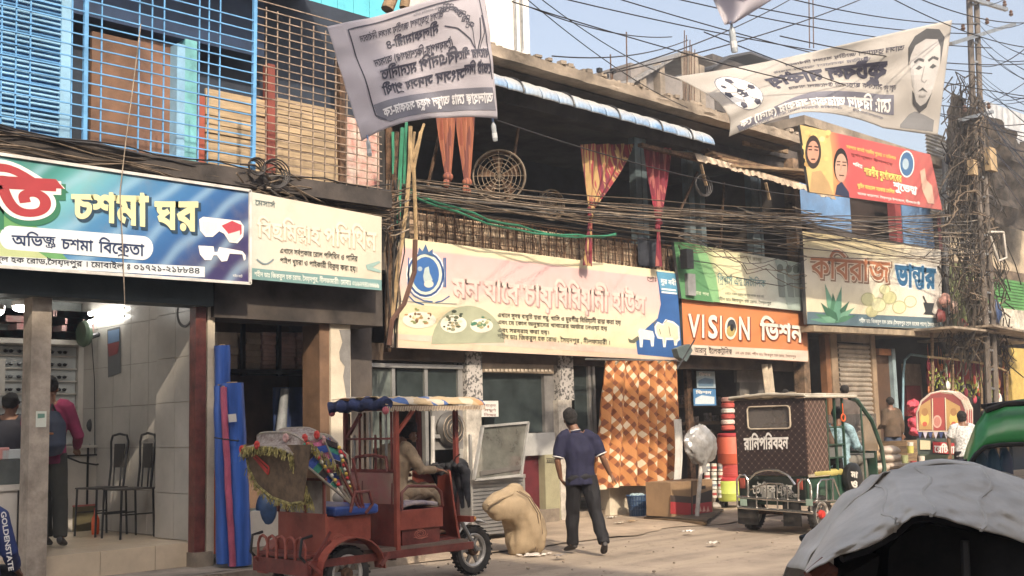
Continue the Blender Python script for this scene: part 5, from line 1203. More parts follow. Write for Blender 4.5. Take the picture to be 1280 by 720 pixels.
def person(root, J, cols, vox=.011, headk=1.0, look=None, lat=None, sleeve='short', collar=None, hairstyle=1, feet='shoe', fat=1.0, hands=((0, 0, -1), .5), hand_dirs=None, legcol=True, fold=.006, seed=0, skirt=0.0):
    """J: joints in world space. Body, shirt, trousers, hair and shoes as parts"""
    V_ = {k: Vector(v) for k, v in J.items()}; lat = Vector(lat or (V_['sr']-V_['sl'])).normalized(); F_ = fat
    fwd = Vector((0, 0, 1)).cross(lat).normalized()
    look = Vector(look or fwd)
    b = MB()
    pel, ch, nk, hd = V_['pel'], V_['chest'], V_['neck'], V_['head']
    torso = [pel-(ch-pel)*.18, pel, lerp(pel, ch, .45), ch, lerp(ch, nk, .6), nk, lerp(nk, hd, .5)]
    tr = [(.13, .10), (.165, .115), (.145, .10), (.175, .115), (.15, .09), (.062, .06), (.056, .058)]
    loft(b, torso, tr, lat)
    s_, f, up, R = head(b, hd, look, (hd-nk).normalized()*.35+Vector((0, 0, .65)), headk)
    for q in ('l', 'r'):
        sh_, el, wr, hp, kn, an, toe = (V_[n+q] for n in ('s', 'e', 'w', 'h', 'k', 'a', 't'))
        loft(b, [lerp(nk, sh_, .4), lerp(nk, sh_, .85), sh_, lerp(sh_, el, .3), lerp(sh_, el, .75), el, lerp(el, wr, .3), lerp(el, wr, .7), wr], [.055, .058, .056, .050, .042, .038, .040, .032, .026], fwd, 10)
        loft(b, [hp+(hp-kn)*.08, lerp(hp, kn, .3), lerp(hp, kn, .75), kn, lerp(kn, an, .3), lerp(kn, an, .75), an], [.085, .085, .062, .055, .056, .040, .036], lat, 12)
        if feet != 'shoe':
            loft(b, [an+(an-toe)*.25, an*.6+toe*.4-Vector((0, 0, .03)), toe], [.035, (.042, .03), (.04, .015)], lat, 8)
        hdv = hand_dirs[q] if hand_dirs else ((wr-el), (V_['head']-V_['pel']).cross(lat)*-1 if 0 else fwd*-1, .5)
        hand(b, wr, hdv[0], hdv[1], hdv[2], -1 if q == 'l' else 1)
    fuse(b, 'body', skin, root, vox, smooth_it=2 if vox < .01 else 1)
    # shirt
    g = MB(); o_ = .018; hem = J.get('hem', None)
    low = pel-(ch-pel).normalized()*(.10+skirt*0)
    if hem is not None: low = Vector(hem)
    loft(g, [low, pel, lerp(pel, ch, .45), ch, lerp(ch, nk, .62), lerp(ch, nk, .93)], [(.185*F_+skirt, .14*F_+skirt*.6), (.185*F_, .135*F_), (.17*F_, .125*F_), (.195*F_, .135*F_), (.165, .108), (.078, .078)], lat, 18)
    for q in ('l', 'r'):
        sh_, el, wr = (V_[n+q] for n in ('s', 'e', 'w'))
        if sleeve == 'short': pts, rr = [lerp(nk, sh_, .45), lerp(nk, sh_, .9), sh_, lerp(sh_, el, .4), lerp(sh_, el, .88)], [.07, .074, .073, .072, .068]
        else: pts, rr = [lerp(nk, sh_, .45), lerp(nk, sh_, .9), sh_, lerp(sh_, el, .5), el, lerp(el, wr, .5), lerp(el, wr, .9)], [.07, .074, .075, .068, .064, .056, .046]
        loft(g, pts, rr, fwd, 12)
    fuse(g, 'shirt', cols['shirt'], root, max(vox, .011), fold, seed=seed)
    g = MB()
    if legcol:
        loft(g, [pel+(ch-pel)*.12, pel, pel-(ch-pel)*.2], [(.16*F_, .12*F_), (.182*F_, .135*F_), (.15, .12)], lat, 14)
        for q in ('l', 'r'):
            hp, kn, an = (V_[n+q] for n in ('h', 'k', 'a'))
            loft(g, [hp+(hp-kn)*.1, lerp(hp, kn, .35), kn, lerp(kn, an, .45), lerp(kn, an, .93)], [.105, .102, .082, .080, .072], lat, 12)
        fuse(g, 'trousers', cols['trousers'], root, max(vox, .011), fold, seed=seed+4)
    for q in ('l', 'r'):
        an, toe = V_['a'+q], V_['t'+q]; d = (toe-an)
        if feet == 'shoe':
            g = MB(); fz = Vector((0, 0, 1)); dd = d.normalized()
            loft(g, [an-dd*.07-fz*.0+Vector((0, 0, -.0)), an+dd*.0, lerp(an, toe, .5), lerp(an, toe, .85), toe+dd*.03], [(.03, .035), (.040, .045), (.045, .035), (.046, .026), (.028, .014)], lat, 10)
            fuse(g, 'shoe', cols.get('shoe', blackp), root, .009)
        else:
            g = MB(); loft(g, [an-d*.35-Vector((0, 0, .045)), lerp(an, toe, .4)-Vector((0, 0, .05)), toe-Vector((0, 0, .018))], [(.035, .010), (.042, .010), (.042, .008)], lat, 8); g.build('sandal', cols.get('shoe', blackp), root, smooth=True)
    if hairstyle:
        g = MB()
        g.ell(hd+up*.042*headk-f*.022*headk, (.080*headk, .094*headk, .088*headk), 36, 26, R)
        if hairstyle == 2: g.ell(hd-up*.01-f*.045, (.07, .06, .062), 24, 14, R)
        # carve the face away by keeping only what lies behind and above the brow
        keep = []
        for fc in g.f:
            c_ = sum((Vector(g.v[i]) for i in fc), Vector())/len(fc)-hd
            if not (c_.dot(f) > .045*headk and c_.dot(up) < .065*headk) and c_.dot(up)-.9*c_.dot(f)*0 > -.055*headk and not (c_.dot(f) > .0 and c_.dot(up) < .03*headk): keep.append(fc)
        g.f = keep; g.m = [0]*len(keep); g.v = [tuple(Vector(v)+(Vector(v)-hd)*(.10*n3(v[0]*22, v[1]*22, v[2]*22)+.06*n3(v[0]*60, v[1]*60, v[2]*60))) for v in g.v]; g.build('hair', hair, root, smooth=True, solid=.012)
    return s_, f, up, R
def local(origin, right, fwd):
    r_, f_ = Vector(right).normalized(), Vector(fwd).normalized()
    return lambda x, y, z: Vector(origin)+r_*x+f_*y+Vector((0, 0, z))
def mirror_stand(L, h=1.72, feet=((-.1, .05), (.1, -.05)), arms=None):
    k = h/1.72; J = dict(pel=L(0, 0, .93*k), chest=L(0, .01, 1.25*k), neck=L(0, 0, 1.46*k), head=L(0, .03, 1.60*k), sl=L(-.18, 0, 1.41*k), sr=L(.18, 0, 1.41*k),
        hl=L(-.09, 0, .90*k), hr=L(.09, 0, .90*k), al=L(feet[0][0], feet[0][1], .08), ar=L(feet[1][0], feet[1][1], .08), tl=L(feet[0][0], feet[0][1]+.15, .03), tr=L(feet[1][0], feet[1][1]+.15, .03),
        kl=L((feet[0][0]-.09)/2, feet[0][1]/2+.04, .5*k), kr=L((feet[1][0]+.09)/2, feet[1][1]/2+.04, .5*k),
        el=L(-.24, -.03, 1.12*k), er=L(.24, -.03, 1.12*k), wl=L(-.25, .06, .88*k), wr=L(.25, .06, .88*k))
    if arms: J.update(arms)
    return J
# --- man walking away
o0 = G(729, 693); o0.z = 0
W = local(o0, (.74, -.67, 0), (.67, .74, 0))
root = thing('person', o0, 'man in navy polo shirt and black trousers walking away past the orange curtain', 'person')
navy = M('navy_polo', (.010, .010, .036), .85, v=.15, s=20, b=.15, bs=120); blk = M('black_trousers', (.008, .007, .009), .8, v=.2, s=8)
J = dict(pel=W(.0, 0, .92), chest=W(-.005, .02, 1.22), neck=W(-.045, .04, 1.465), head=W(-.10, .075, 1.615), sl=W(-.21, .03, 1.40), sr=W(.17, .02, 1.385), hl=W(-.09, 0, .89), hr=W(.10, 0, .89),
    kl=W(-.10, .13, .48), al=W(-.10, .22, .075), tl=W(-.17, .35, .03), kr=W(.16, -.05, .50), ar=W(.235, -.22, .11), tr=W(.235, -.10, .03),
    el=W(-.275, .0, 1.12), wl=W(-.235, .10, .90), er=W(.27, -.01, 1.15), wr=W(.37, .10, .94))
hv = {'l': (W(-.17, .14, .80)-W(-.235, .10, .90), W(1, .3, 0)-o0, .6), 'r': (W(.46, .16, .83)-W(.37, .10, .94), W(-1, .2, -.3)-o0, .25)}
person(root, J, dict(shirt=navy, trousers=blk, shoe=M('dark_shoe', (.03, .025, .024), .6)), .0085, hand_dirs=hv, look=W(-.15, 1, -.1)-o0, hairstyle=2, fold=.015, seed=3)
wtp = M('white_piping', (.6, .58, .56), .7)
def ring(c, ax, ra, n=16, rb_=None):
    ax = Vector(ax).normalized(); u = ax.orthogonal().normalized(); q = ax.cross(u); return [Vector(c)+(u*math.cos(k*2*math.pi/n)+q*math.sin(k*2*math.pi/n))*ra for k in range(n)]
for s1_, e1 in (('sl', 'el'), ('sr', 'er')): MB().tube(ring(lerp(J[s1_], J[e1], .86), J[e1]-J[s1_], .069), .008, 6, closed=True).build('sleeve_trim', wtp, root, smooth=True)
mb = MB(); loft(mb, [lerp(J['chest'], J['neck'], .93), lerp(J['chest'], J['neck'], 1.05)], [(.074, .074), (.062, .066)], W(1, 0, 0)-o0, 14); mb.build('collar', navy, root, smooth=True)
MB().tube(ring(lerp(J['chest'], J['neck'], 1.06), J['neck']-J['chest'], .064), .006, 5, closed=True).build('collar_trim', wtp, root)
# --- optician customer with backpack
o1 = Vector((5.5, 12.5, .33)); W = local(o1, (.6, -.8, 0), (.8, .6, 0)); o1 = P(58, 685, 12.3); o1.z = FZ; W = local(o1, (.8, -.6, 0), (.6, .8, 0))
root = thing('person', o1, 'man in pink shirt with a dark backpack inside the optician shop behind the post', 'person')
J = mirror_stand(W, 1.80, ((-.02, .05), (.16, -.08)), dict(wl=W(-.3, .3, 1.0), el=W(-.33, .1, 1.15), er=W(.29, .06, 1.16), wr=W(.22, .30, 1.04)))
person(root, J, dict(shirt=M('magenta_shirt', (.2, .02, .07), .85, v=.2), trousers=M('olive_black_trousers', (.03, .03, .025), .85)), .012, sleeve='long', seed=5)
bpk = MB(); loft(bpk, [W(.06, -.17, .98), W(.06, -.21, 1.08), W(.06, -.20, 1.30), W(.06, -.16, 1.42)], [(.12, .08), (.17, .12), (.16, .11), (.08, .05)], W(1, 0, 0)-o1, 14)
bg_ = thing('backpack', W(.06, -.2, .98), 'dark navy backpack on the back of the man in pink', 'backpack'); fuse(bpk, 'bag_body', M('navy_backpack', (.03, .04, .07), .7), bg_, .014, .004)
MB().tube([W(.0, -.31, 1.18), W(.06, -.335, 1.2), W(.12, -.31, 1.19)], .012, 5).build('zip', M('orange_tag', (.3, .12, .05), .6), bg_); MB().tube([W(.06, -.2, 1.42), W(.06, -.13, 1.5), W(.09, -.1, 1.42)], .014, 5).build('strap', blackp, bg_)
o1 = P(8, 690, 12.6); o1.z = FZ; W = local(o1, (.8, -.6, 0), (.6, .8, 0)); root = thing('person', o1, 'dark clothed shopper at the optician counter at the left edge', 'person')
person(root, mirror_stand(W, 1.62), dict(shirt=M('black_jacket', (.02, .02, .03), .8), trousers=blk), .016, sleeve='long', seed=9)
# --- person in lettered blue jacket at left edge, seated
jb = M('royal_blue_jacket', (.015, .03, .13), .7, v=.2, b=.15); o1 = P(-36, 715, 9.0); o1.z = 0; s0 = .62
W = local(o1, (.72, -.69, 0), (.69, .72, 0)); root = thing('person', o1, 'person in royal blue jacket with white sleeve lettering at the left frame edge', 'person')
J = dict(pel=W(0, 0, .55), chest=W(0, -.02, .86), neck=W(0, 0, 1.02), head=W(-.02, .04, 1.15), sl=W(-.19, 0, .98), sr=W(.19, 0, .99), hl=W(-.09, .02, .52), hr=W(.09, .02, .52), kl=W(-.12, .42, .52), kr=W(.12, .42, .52), al=W(-.12, .45, .1), ar=W(.12, .45, .1), tl=W(-.12, .6, .04), tr=W(.12, .6, .04), el=W(-.28, .0, .74), er=W(.275, .0, .72), wl=W(-.2, .25, .6), wr=W(.22, .25, .58))
person(root, J, dict(shirt=jb, trousers=blk), .013, sleeve='long', fat=1.12, seed=6)
# --- pedestrian in brown jacket by the dark door
o1 = P(1117, 565, 12.4); o1.z = .30; W = local(o1, (.9, -.43, 0), (.43, .9, 0)); root = thing('person', o1, 'man in brown jacket and jeans standing before the dark door by the shutter', 'person')
person(root, mirror_stand(W, 1.66, ((-.1, .1), (.12, -.1)), dict(wl=W(-.2, .2, 1.0), wr=W(.28, .02, .86))), dict(shirt=M('brown_jacket', (.10, .065, .04), .85, v=.3), trousers=M('blue_jeans', (.06, .08, .13), .85)), .016, sleeve='long', fat=1.1, seed=2)
# --- man in white shirt, back turned, by the decorated rickshaw
o1 = P(1208, 600, 9.6); o1.z = 0; q_ = P(1209, 518, 9.6); hh = (q_.z+.11); W = local(o1, (.75, -.66, 0), (.66, .75, 0)); root = thing('person', o1, 'man in white patterned shirt seen from behind beside the green auto', 'person')
person(root, mirror_stand(W, 1.60, arms=dict(el=W(-.28, .02, 1.1), er=W(.28, .02, 1.1))), dict(shirt=M('white_patterned_shirt', (.55, .55, .54), .85, v=.3, s=30), trousers=blk), .016, sleeve='short', seed=1, hairstyle=2)
# --- woman in black by the fruit stall
o1 = P(1236, 590, 11.6); o1.z = .0; W = local(o1, (.8, -.6, 0), (.6, .8, 0)); root = thing('person', o1, 'person wrapped in black shawl near the fruit stall', 'person')
person(root, mirror_stand(W, 1.62), dict(shirt=blackp, trousers=blackp), .02, sleeve='long', fat=1.25, hairstyle=2, seed=8)
# heads seen beyond the dark rickshaw
for px, py, lb, c in ((1056, 487, 'bare headed man beyond the dark rickshaw roof', (.10, .08, .07)), (982, 493, 'short person in dark red cap beyond the dark rickshaw roof', (.16, .03, .03))):
    Y = 12.3; h = P(px, py, Y); W = local((h.x, Y, h.z-1.62), (.8, -.6, 0), (.6, .8, 0)); root = thing('person', (h.x, Y, h.z-1.62), lb, 'person')
    person(root, mirror_stand(W, 1.70), dict(shirt=M('dull_shirt_%d' % px, c, .85), trousers=blk), .018, sleeve='long')
# ================================================================ RED BATTERY RICKSHAW
redp = M('worn_red_paint', (.29, .065, .042), .5, v=.22, s=4, b=.08, dirt=.45); redd = M('dark_red_paint', (.17, .038, .03), .5, v=.25, s=5, dirt=.4)
ER = thing('battery_rickshaw', (7.4, 9.25, 0), 'red electric rickshaw with open cab and folded decorated hood, driver inside', 'rickshaw')
yn, yf, ym = 8.78, 9.58, 9.18
N_ = lambda x, y: P(x, y, yn)
def wheel(root, c, r, wd, hubm, name='wheel', ax='Y', spokes=6, steer=0):
    c = Vector(c); w_ = MB(); prof = [(r-.075, -wd*.35), (r-.05, -wd/2), (r-.015, -wd*.46), (r, -wd*.2), (r, wd*.2), (r-.015, wd*.46), (r-.05, wd/2), (r-.075, wd*.35), (r-.075, -wd*.35)]
    w_.lathe(c, prof, 30, ax); ty = w_.build(name, rubber, root, smooth=True)
    tr_ = MB()
    for i in range(30):
        a = i*math.pi/15; d = Vector((math.cos(a), 0, math.sin(a))); t = Vector((-math.sin(a), 0, math.cos(a))); s1_ = wd*.42
        tr_.slab(c+d*(r+.002)+Vector((0, -s1_, 0))-t*.01, c+d*(r+.002)+Vector((0, s1_, 0))+t*.01, .02, .010, d)
    tr_.build('tread', rubber, ty, kind='stuff')
    m = MB(); m.lathe(c, [(r-.072, -wd*.3), (r-.09, -wd*.36), (r-.11, -wd*.2), (r-.11, wd*.2), (r-.09, wd*.36), (r-.072, wd*.3)], 28, ax); m.build('rim', M('pale_rim_paint', (.5, .48, .45), .45, .3, dirt=.3), ty, smooth=True)
    for i in range(spokes):
        a = i*2*math.pi/spokes; d = Vector((math.cos(a), 0, math.sin(a))); MB().slab(c+d*.03, c+d*(r-.095), .035, .02, (0, 1, 0)).build('spoke', steel, ty)
    MB().lathe(c, [(.0, -wd*.55), (.05, -wd*.5), (.06, -wd*.2), (.06, wd*.2), (.05, wd*.5), (0, wd*.55)], 16, ax).build('hub', hubm, ty, smooth=True)
    return ty
wheel(ER, (8.53, 9.25, .255), .255, .11, rust, spokes=6)
wheel(ER, (6.54, 8.80, .25), .25, .10, rust); wheel(ER, (6.54, 9.58, .25), .25, .10, rust)
Z0 = .40
box('deck', (6.15, yn, Z0), (8.05, yf, Z0+.035), M('worn_deck', (.2, .15, .12), .6, .3, dirt=.6), ER)
for y in (yn-.01, yf-.03): MB().slab((6.12, y, Z0-.03), (8.1, y, Z0-.03), .04, .07).build('side_rail', redd, ER)
for x in (6.3, 7.1, 7.9): MB().slab((x, yn, Z0-.06), (x, yf, Z0-.06), .05, .05).build('cross_member', rust, ER)
tube = lambda name, pts, r=.017, mat=None, root=None: MB().tube(pts, r, 7).build(name, mat or redd, root or ER, smooth=True)
# passenger box at the rear
px0, px1 = 6.34, 6.84
def panel(name, a, b, mat, root=None, **k): return box(name, a, b, mat, root or ER, **k)
bz0, bz1 = Z0+.03, .80
rb_ = panel('rear_panel', (px0-.02, yn+.02, bz0), (px0, yf-.02, bz1), redp); panel('seat_box', (px0, yn+.02, bz0+.10), (px1, yf-.02, bz1-.03), redp, bevel=.01)
up_ = panel('backrest_panel', (px0-.015, yn+.05, bz1), (px0+.012, yf-.05, bz1+.30), M('scratched_grey_plastic', (.30, .28, .26), .35, v=.2, s=5, dirt=.5))
for y in (yn+.03, yn+.33, yn+.62, yf-.03): MB().slab((px0-.025, y, bz1), (px0-.025, y, bz1+.31), .022, .022).build('backrest_frame', redd, up_)
MB().slab((px0-.02, yn, bz1+.31), (px0-.02, yf, bz1+.31), .025, .025).build('top_rail', redd, ER)
cu2 = MB(); cu2.box((px0+.05, yn-.03, bz1-.03), (px1+.06, yf-.02, bz1+.06)); cu2.build('seat_cushion', M('blue_vinyl', (.03, .07, .28), .4, v=.25), ER, bevel=.025)
emb = M('scuffed_relief', (.42, .14, .10), .5)
def scroll(pl, cx, cy, s_, root):
    strokes(pl, [[(cx+s_*(1-t/10)*math.cos(t*.7+q), cy+s_*.7*(1-t/10)*math.sin(t*.7+q)) for t in range(8)] for q in (0, 2.1, 4.2)]+[[(cx-s_, cy+s_*.5), (cx, cy+s_*.7), (cx+s_, cy+s_*.4)]], .8, emb, root, .004, 'painted_ornament')
scroll(YP(yn+.02), 424, 673, 9, ER)
# fenders and rear guard
def fender(y0, y1):
    mb = MB(); mb.grid(lambda u, v: (6.54+.36*math.cos(math.radians(200-u*200)), lerp(y0, y1, v), .27+.31*max(-.1, math.sin(math.radians(200-u*200)))), 14, 2); mb.build('fender', redp, ER, solid=.012)
    for q in (-1, 1): MB().slab((6.5+q*.34, y0, .3), (6.5+q*.45, y0, Z0), .03, .03).build('fender_stay', redd, ER)
fender(yn-.12, yn+.04); fender(yf-.04, yf+.12)
rg = panel('rear_guard', (6.08, yn-.04, Z0-.13), (6.12, yf+.04, Z0+.0), redd)
panel('rear_deck', (6.1, yn, Z0+.02), (6.34, yf, Z0+.05), redd)
for i in range(5):
    y = lerp(yn+.1, yf-.1, i/4); MB().tube([(6.1, y-.08, Z0), (6.1, y-.08, Z0+.12), (6.1, y-.05, Z0+.18), (6.1, y, Z0+.2), (6.1, y+.05, Z0+.18), (6.1, y+.08, Z0+.12), (6.1, y+.08, Z0)], .014, 6).build('guard_hoop', redp, rg)
for y in (yn+.0, yf): MB().tube([(6.1, y, Z0-.02), (6.03, y, Z0+.05), (6.05, y, Z0+.2), (6.16, y, Z0+.22)], .014, 6).build('bumper_horn', blackp, rg)
ps_ = []
for i in range(3): MB().slab((6.12, yn-.005, Z0-.05), (6.36, yn-.005, Z0+.24-.08*i), .015, .02).build('guard_stay', redd, rg)
# cab
cx0, cx1, ctz = 7.14, 8.10, 1.76
cp_ = panel('cab_rear_panel', (cx0-.012, yn+.02, Z0+.02), (cx0+.012, yf-.02, .82), redd)
pw2 = panel('cab_rear_window', (cx0-.012, yn+.04, .82), (cx0+.005, yf-.05, 1.14), M('faded_pink_film', (.30, .10, .10), .3, v=.25, s=3, c2=(.3, .24, .17), dirt=.3))
for q in ([(447, 601), (446, 646)], [(453, 601), (452, 647)], [(490, 604), (489, 650)]): strokes(XP(cx0-.012), [q], 1.6, redd, pw2, .006, 'film_edge')
for z in (.82, 1.15): MB().slab((cx0, yn, z), (cx0, yf, z), .03, .03).build('cab_rail', redd, ER)
for (x, y, z1, m_) in ((cx0, yn, ctz, redp), (cx0, yf, ctz, redd), (cx1, yf, ctz, redd), (8.18, yn+.30, ctz-.02, redd)):
    MB().slab((x, y, Z0 if x < 8 else .5), (x, y, z1), .042, .042).build('cab_post', m_, ER)
for i in range(9):
    y = lerp(yn+.07, yf-.06, i/8); MB().slab((cx0, y, 1.16+.28*(i % 9 in (2, 5, 6)) * 0), (cx0, y, 1.72 if i not in (3, 7) else 1.5), .018, .018).build('cage_bar', (redd, steel, rust)[i % 3], ER)
MB().slab((cx0, yn, 1.46), (cx0, yf, 1.46), .02, .02).build('cab_rail', redd, ER)
tube('grab_rail', [(cx0-.03, yn+.1, 1.15), (cx0-.03, yn+.12, 1.28), (cx0-.03, yn+.3, 1.30), (cx0-.03, yf-.4, 1.30), (cx0-.03, yf-.2, 1.28), (cx0-.03, yf-.15, 1.15)])
MB().slab((cx0, yn, 1.5), (cx0+.22, yn, ctz-.03), .035, .03).build('brace', redp, ER); MB().slab((cx0, yf, 1.45), (cx0, yf-.25, ctz-.05), .03, .03).build('brace', redd, ER)
for y in (yn, yf): MB().slab((cx0-.1, y, ctz), (8.25, y, ctz-.01), .03, .03).build('roof_rail', redd, ER)
# canopy
def cvf(u, v):
    x, y = lerp(6.98, 8.28, u), lerp(yn-.05, yf+.05, v); e = min(1, 5*min(v, 1-v)); return (x, y, ctz+.02+.085*e**.5*(1-.1*u)+.014*n3(x*9, y*9)+.008*n3(x*25, y*25))
cvm = M('painted_canvas', (.50, .38, .24), .8, v=.1, b=.2)
def canvas_nodes():
    m = cvm; n = m.node_tree.nodes; l = m.node_tree.links; vo = n.new('ShaderNodeTexVoronoi'); vo.inputs['Scale'].default_value = 7; tc = n.new('ShaderNodeTexCoord'); l.new(tc.outputs['Object'], vo.inputs['Vector'])
    rp = n.new('ShaderNodeValToRGB'); rp.color_ramp.interpolation = 'CONSTANT'; e = rp.color_ramp.elements
    while len(e) < 4: e.new(.5)
    for q, (a, c) in zip(e, ((0, (.46, .34, .2)), (.42, (.07, .13, .3)), (.6, (.5, .26, .12)), (.72, (.55, .47, .36)))): q.position = a; q.color = (*c, 1)
    sx = n.new('ShaderNodeSeparateColor'); l.new(vo.outputs['Color'], sx.inputs[0]); l.new(sx.outputs[0], rp.inputs[0]); l.new(rp.outputs[0], n['Principled BSDF'].inputs['Base Color'])
canvas_nodes()
mb = MB(); mb.grid(cvf, 34, 26); mb.build('canvas_roof', cvm, ER, smooth=True, solid=.008)
rl = MB(); rl.tube([(7.0+.03*math.sin(t*2.1), lerp(yn-.05, yf+.05, t/14), ctz+.03+.015*math.sin(t*1.7)) for t in range(15)], [.055+.012*math.sin(t*1.9) for t in range(15)], 10); rl.build('rolled_curtain', M('navy_rolled_cloth', (.02, .03, .09), .8, v=.4, s=12, b=.3), ER, smooth=True)
for y in (yn-.03, yf+.03): MB().ell((6.99, y, ctz-.03), (.035, .035, .04), 8, 6).build('ribbon_knot', M('pink_ribbon', (.45, .12, .14), .8), ER)
fr = MB()
for i in range(60): x = lerp(7.0, 8.27, i/59); fr.slab((x, yn-.05, ctz+.01), (x+.004, yn-.055, ctz-.03-.015*random.random()), .012, .004)
fr.build('canvas_fringe', M('pale_fringe', (.45, .36, .26), .8), ER, kind='stuff')
# driver's bench, front shield, fork and controls
panel('driver_seat_box', (7.24, yn+.05, Z0+.03), (7.72, yf-.1, .66), redd); panel('drawer_front', (7.20, yn+.03, .58), (7.75, yn+.05, .77), redp, bevel=.008); panel('driver_seat_top', (7.2, yn+.05, .74), (7.74, yf-.05, .77), redd)
scroll(YP(yn+.03), 526, 667, 9, ER)
cq = MB(); cq.grid(lambda u, v: (lerp(7.18, 7.70, u), lerp(yn+.05, yf-.1, v), .80+.03*math.sin(u*3.1)+.01*n3(u*9, v*9)), 12, 12); cq.build('seat_blanket', M('patched_blanket', (.35, .3, .27), .9, v=.5, s=12, c2=(.12, .1, .2)), ER, smooth=True, solid=.04)
tube('seat_rail', [(7.2, yn, .78), (7.2, yn, .94), (7.28, yn, 1.0), (7.62, yn, .98), (7.7, yn, .92), (7.72, yn, .78)], .015)
sf = MB()
def sff(u, v):
    a = math.radians(-80+160*u); z = lerp(Z0, 1.12, v); r = lerp(.40, .30, v**.7); return (7.98+.16*math.cos(a)*lerp(1, .5, v)-.02*v, 9.25+r*math.sin(a), z)
sf.grid(sff, 20, 14); sf.build('front_shield', redp, ER, smooth=True, solid=.02)
panel('footboard', (7.75, yn+.1, Z0+.035), (8.0, yf-.1, Z0+.05), redd)
MB().tube([(8.0, 9.25, 1.1), (8.18, 9.25, .80), (8.30, 9.25, .62)], .03, 8).build('steering_column', blackp, ER)
for y in (9.17, 9.33): MB().tube([(8.26, y, .66), (8.53, y, .255)], .022, 8).build('fork_leg', steel, ER)
MB().slab((8.26, 9.15, .66), (8.26, 9.35, .66), .06, .04).build('fork_bridge', steel, ER)
ff_ = MB(); ff_.grid(lambda u, v: (8.53+.31*math.cos(math.radians(55+u*115)), lerp(9.17, 9.33, v), .255+.31*math.sin(math.radians(55+u*115))+.02*math.sin(v*math.pi)), 14, 4); ff_.build('front_fender', M('white_fender', (.6, .58, .55), .35), ER, smooth=True, solid=.01)
tube('handlebar', [(7.86, 8.93, 1.10), (7.94, 9.03, 1.13), (8.0, 9.25, 1.12), (7.94, 9.47, 1.13), (7.86, 9.57, 1.10)], .014, blackp)
for y in (8.90, 9.58): MB().tube([(7.80, y, 1.09), (7.90, y+.02*(1 if y > 9 else -1)*-1, 1.11)], .02, 8).build('grip', rubber, ER)
dsh = MB(); dsh.ell((8.03, 9.25, 1.12), (.07, .13, .06), 12, 8); dsh.build('dashboard', blackp, ER, smooth=True)
for y in (9.1, 9.4): MB().lathe((8.10, y, 1.0), [(0, 0), (.04, .005), (.045, .03)], 14, 'X').build('headlight', steel, ER, smooth=True)
tube('mirror_stalk', [(7.98, 8.95, 1.12), (7.98, 8.86, 1.25), (8.0, 8.82, 1.28)], .007, blackp)
blc = MB()
rd = random.Random(21)
for i in range(5):
    y = 8.86+.1*i; pts = [(8.02+.05*rd.random(), y, 1.18), (8.10+.04*rd.random(), y+.02, 1.10), (8.12, y, .95), (8.10+.05*rd.random(), y-.02, .78-.1*rd.random())]; blc.tube(pts, [.035, .05, .045, .02], 7)
fuse(blc, 'draped_cloth', M('black_draped_cloth', (.03, .03, .035), .9, v=.5, s=10), ER, .012, .012, 14)
MB().slab((8.16, yn+.05, .62), (8.16, yf-.05, .62), .05, .06).build('front_bumper', redp, ER)
for y in (yn+.07, yf-.07): MB().ell((8.2, y, .62), (.02, .04, .03), 8, 6).build('indicator', M('amber_plastic', (.5, .2, .04), .3), ER)
# folded hood
HP = Vector((6.62, 0, .86))
def bowpt(ang, R_, t, yy0=yn+.02, yy1=yf-.02):       # t 0..1 across the width, rounded shoulders
    a = math.radians(ang); d = Vector((math.cos(a), 0, math.sin(a))); k = 1-.12*abs(2*t-1)**5
    return Vector((HP.x, lerp(yy0, yy1, t), HP.z))+d*R_*k
hd_ = bpy.data.objects.new('hood', None); 
bows = ((96, .52), (106, .68), (117, .80), (131, .90), (143, .92))
hoodm = bpy.data.meshes.new('hood')
HC = striped('hood_patchwork', [(.10, .02, .02), (.03, .06, .16), (.30, .18, .05), (.04, .12, .09), (.25, .05, .1), (.12, .10, .09)], 11)
tops = M('beaded_hood_top', (.22, .20, .18), .6, .2, v=.7, s=30, b=.4, c2=(.12, .06, .05))
outer = MB(); nb = len(bows)-1
def hf(u, v):
    t = v*nb; i = min(nb-1, int(t)); q = t-i; a = lerp(bows[i][0], bows[i+1][0], q); R_ = lerp(bows[i][1], bows[i+1][1], q)*(1-.05*math.sin(q*math.pi)); return bowpt(a, R_, u)
outer.grid(hf, 16, 24); hd_o = outer.build('hood', HC, ER, smooth=True, solid=.012)
cols_ = (('hood_crimson', (.42, .03, .05)), ('hood_royal', (.03, .07, .30)), ('hood_gold', (.5, .33, .05)), ('hood_teal', (.04, .25, .18)), ('hood_pink', (.5, .14, .25)), ('hood_black', (.03, .02, .02)))
for i in range(4):                       # patchwork gores on the near side, each sewn from strips
    (a0, r0), (a1, r1) = bows[i], bows[i+1]
    for j in range(7):
        q0, q1 = .30+.1*j, .395+.1*j; A_, B_ = Vector((HP.x, yn+.03, HP.z)), None
        c4 = [lerp(A_, bowpt(a0, r0, .0), q0), lerp(A_, bowpt(a0, r0, .0), q1), lerp(A_, bowpt(a1, r1, .0), q1), lerp(A_, bowpt(a1, r1, .0), q0)]
        nm_, cc4 = cols_[(i*5+j*7+i*j) % 6]; sg_ = MB(); sg_.prism([p+Vector((0, -.012*((i+j) % 2), 0)) for p in c4], (0, .01, 0)); sg_.build('hood_patch', M(nm_, cc4, .8, v=.25, s=14, b=.3), hd_o)
for k in range(20): a_, R_ = bows[3 if k % 2 else 1]; q = lerp(Vector((HP.x, yn, HP.z)), bowpt(a_, R_, 0), .3+.7*k/20); MB().ell(q+Vector((0, -.02, 0)), .018, 7, 5).build('bead', M(*(('bead_gold', (.6, .42, .08)), ('bead_red', (.6, .05, .05)), ('bead_white', (.6, .58, .5)))[k % 3]), hd_o)
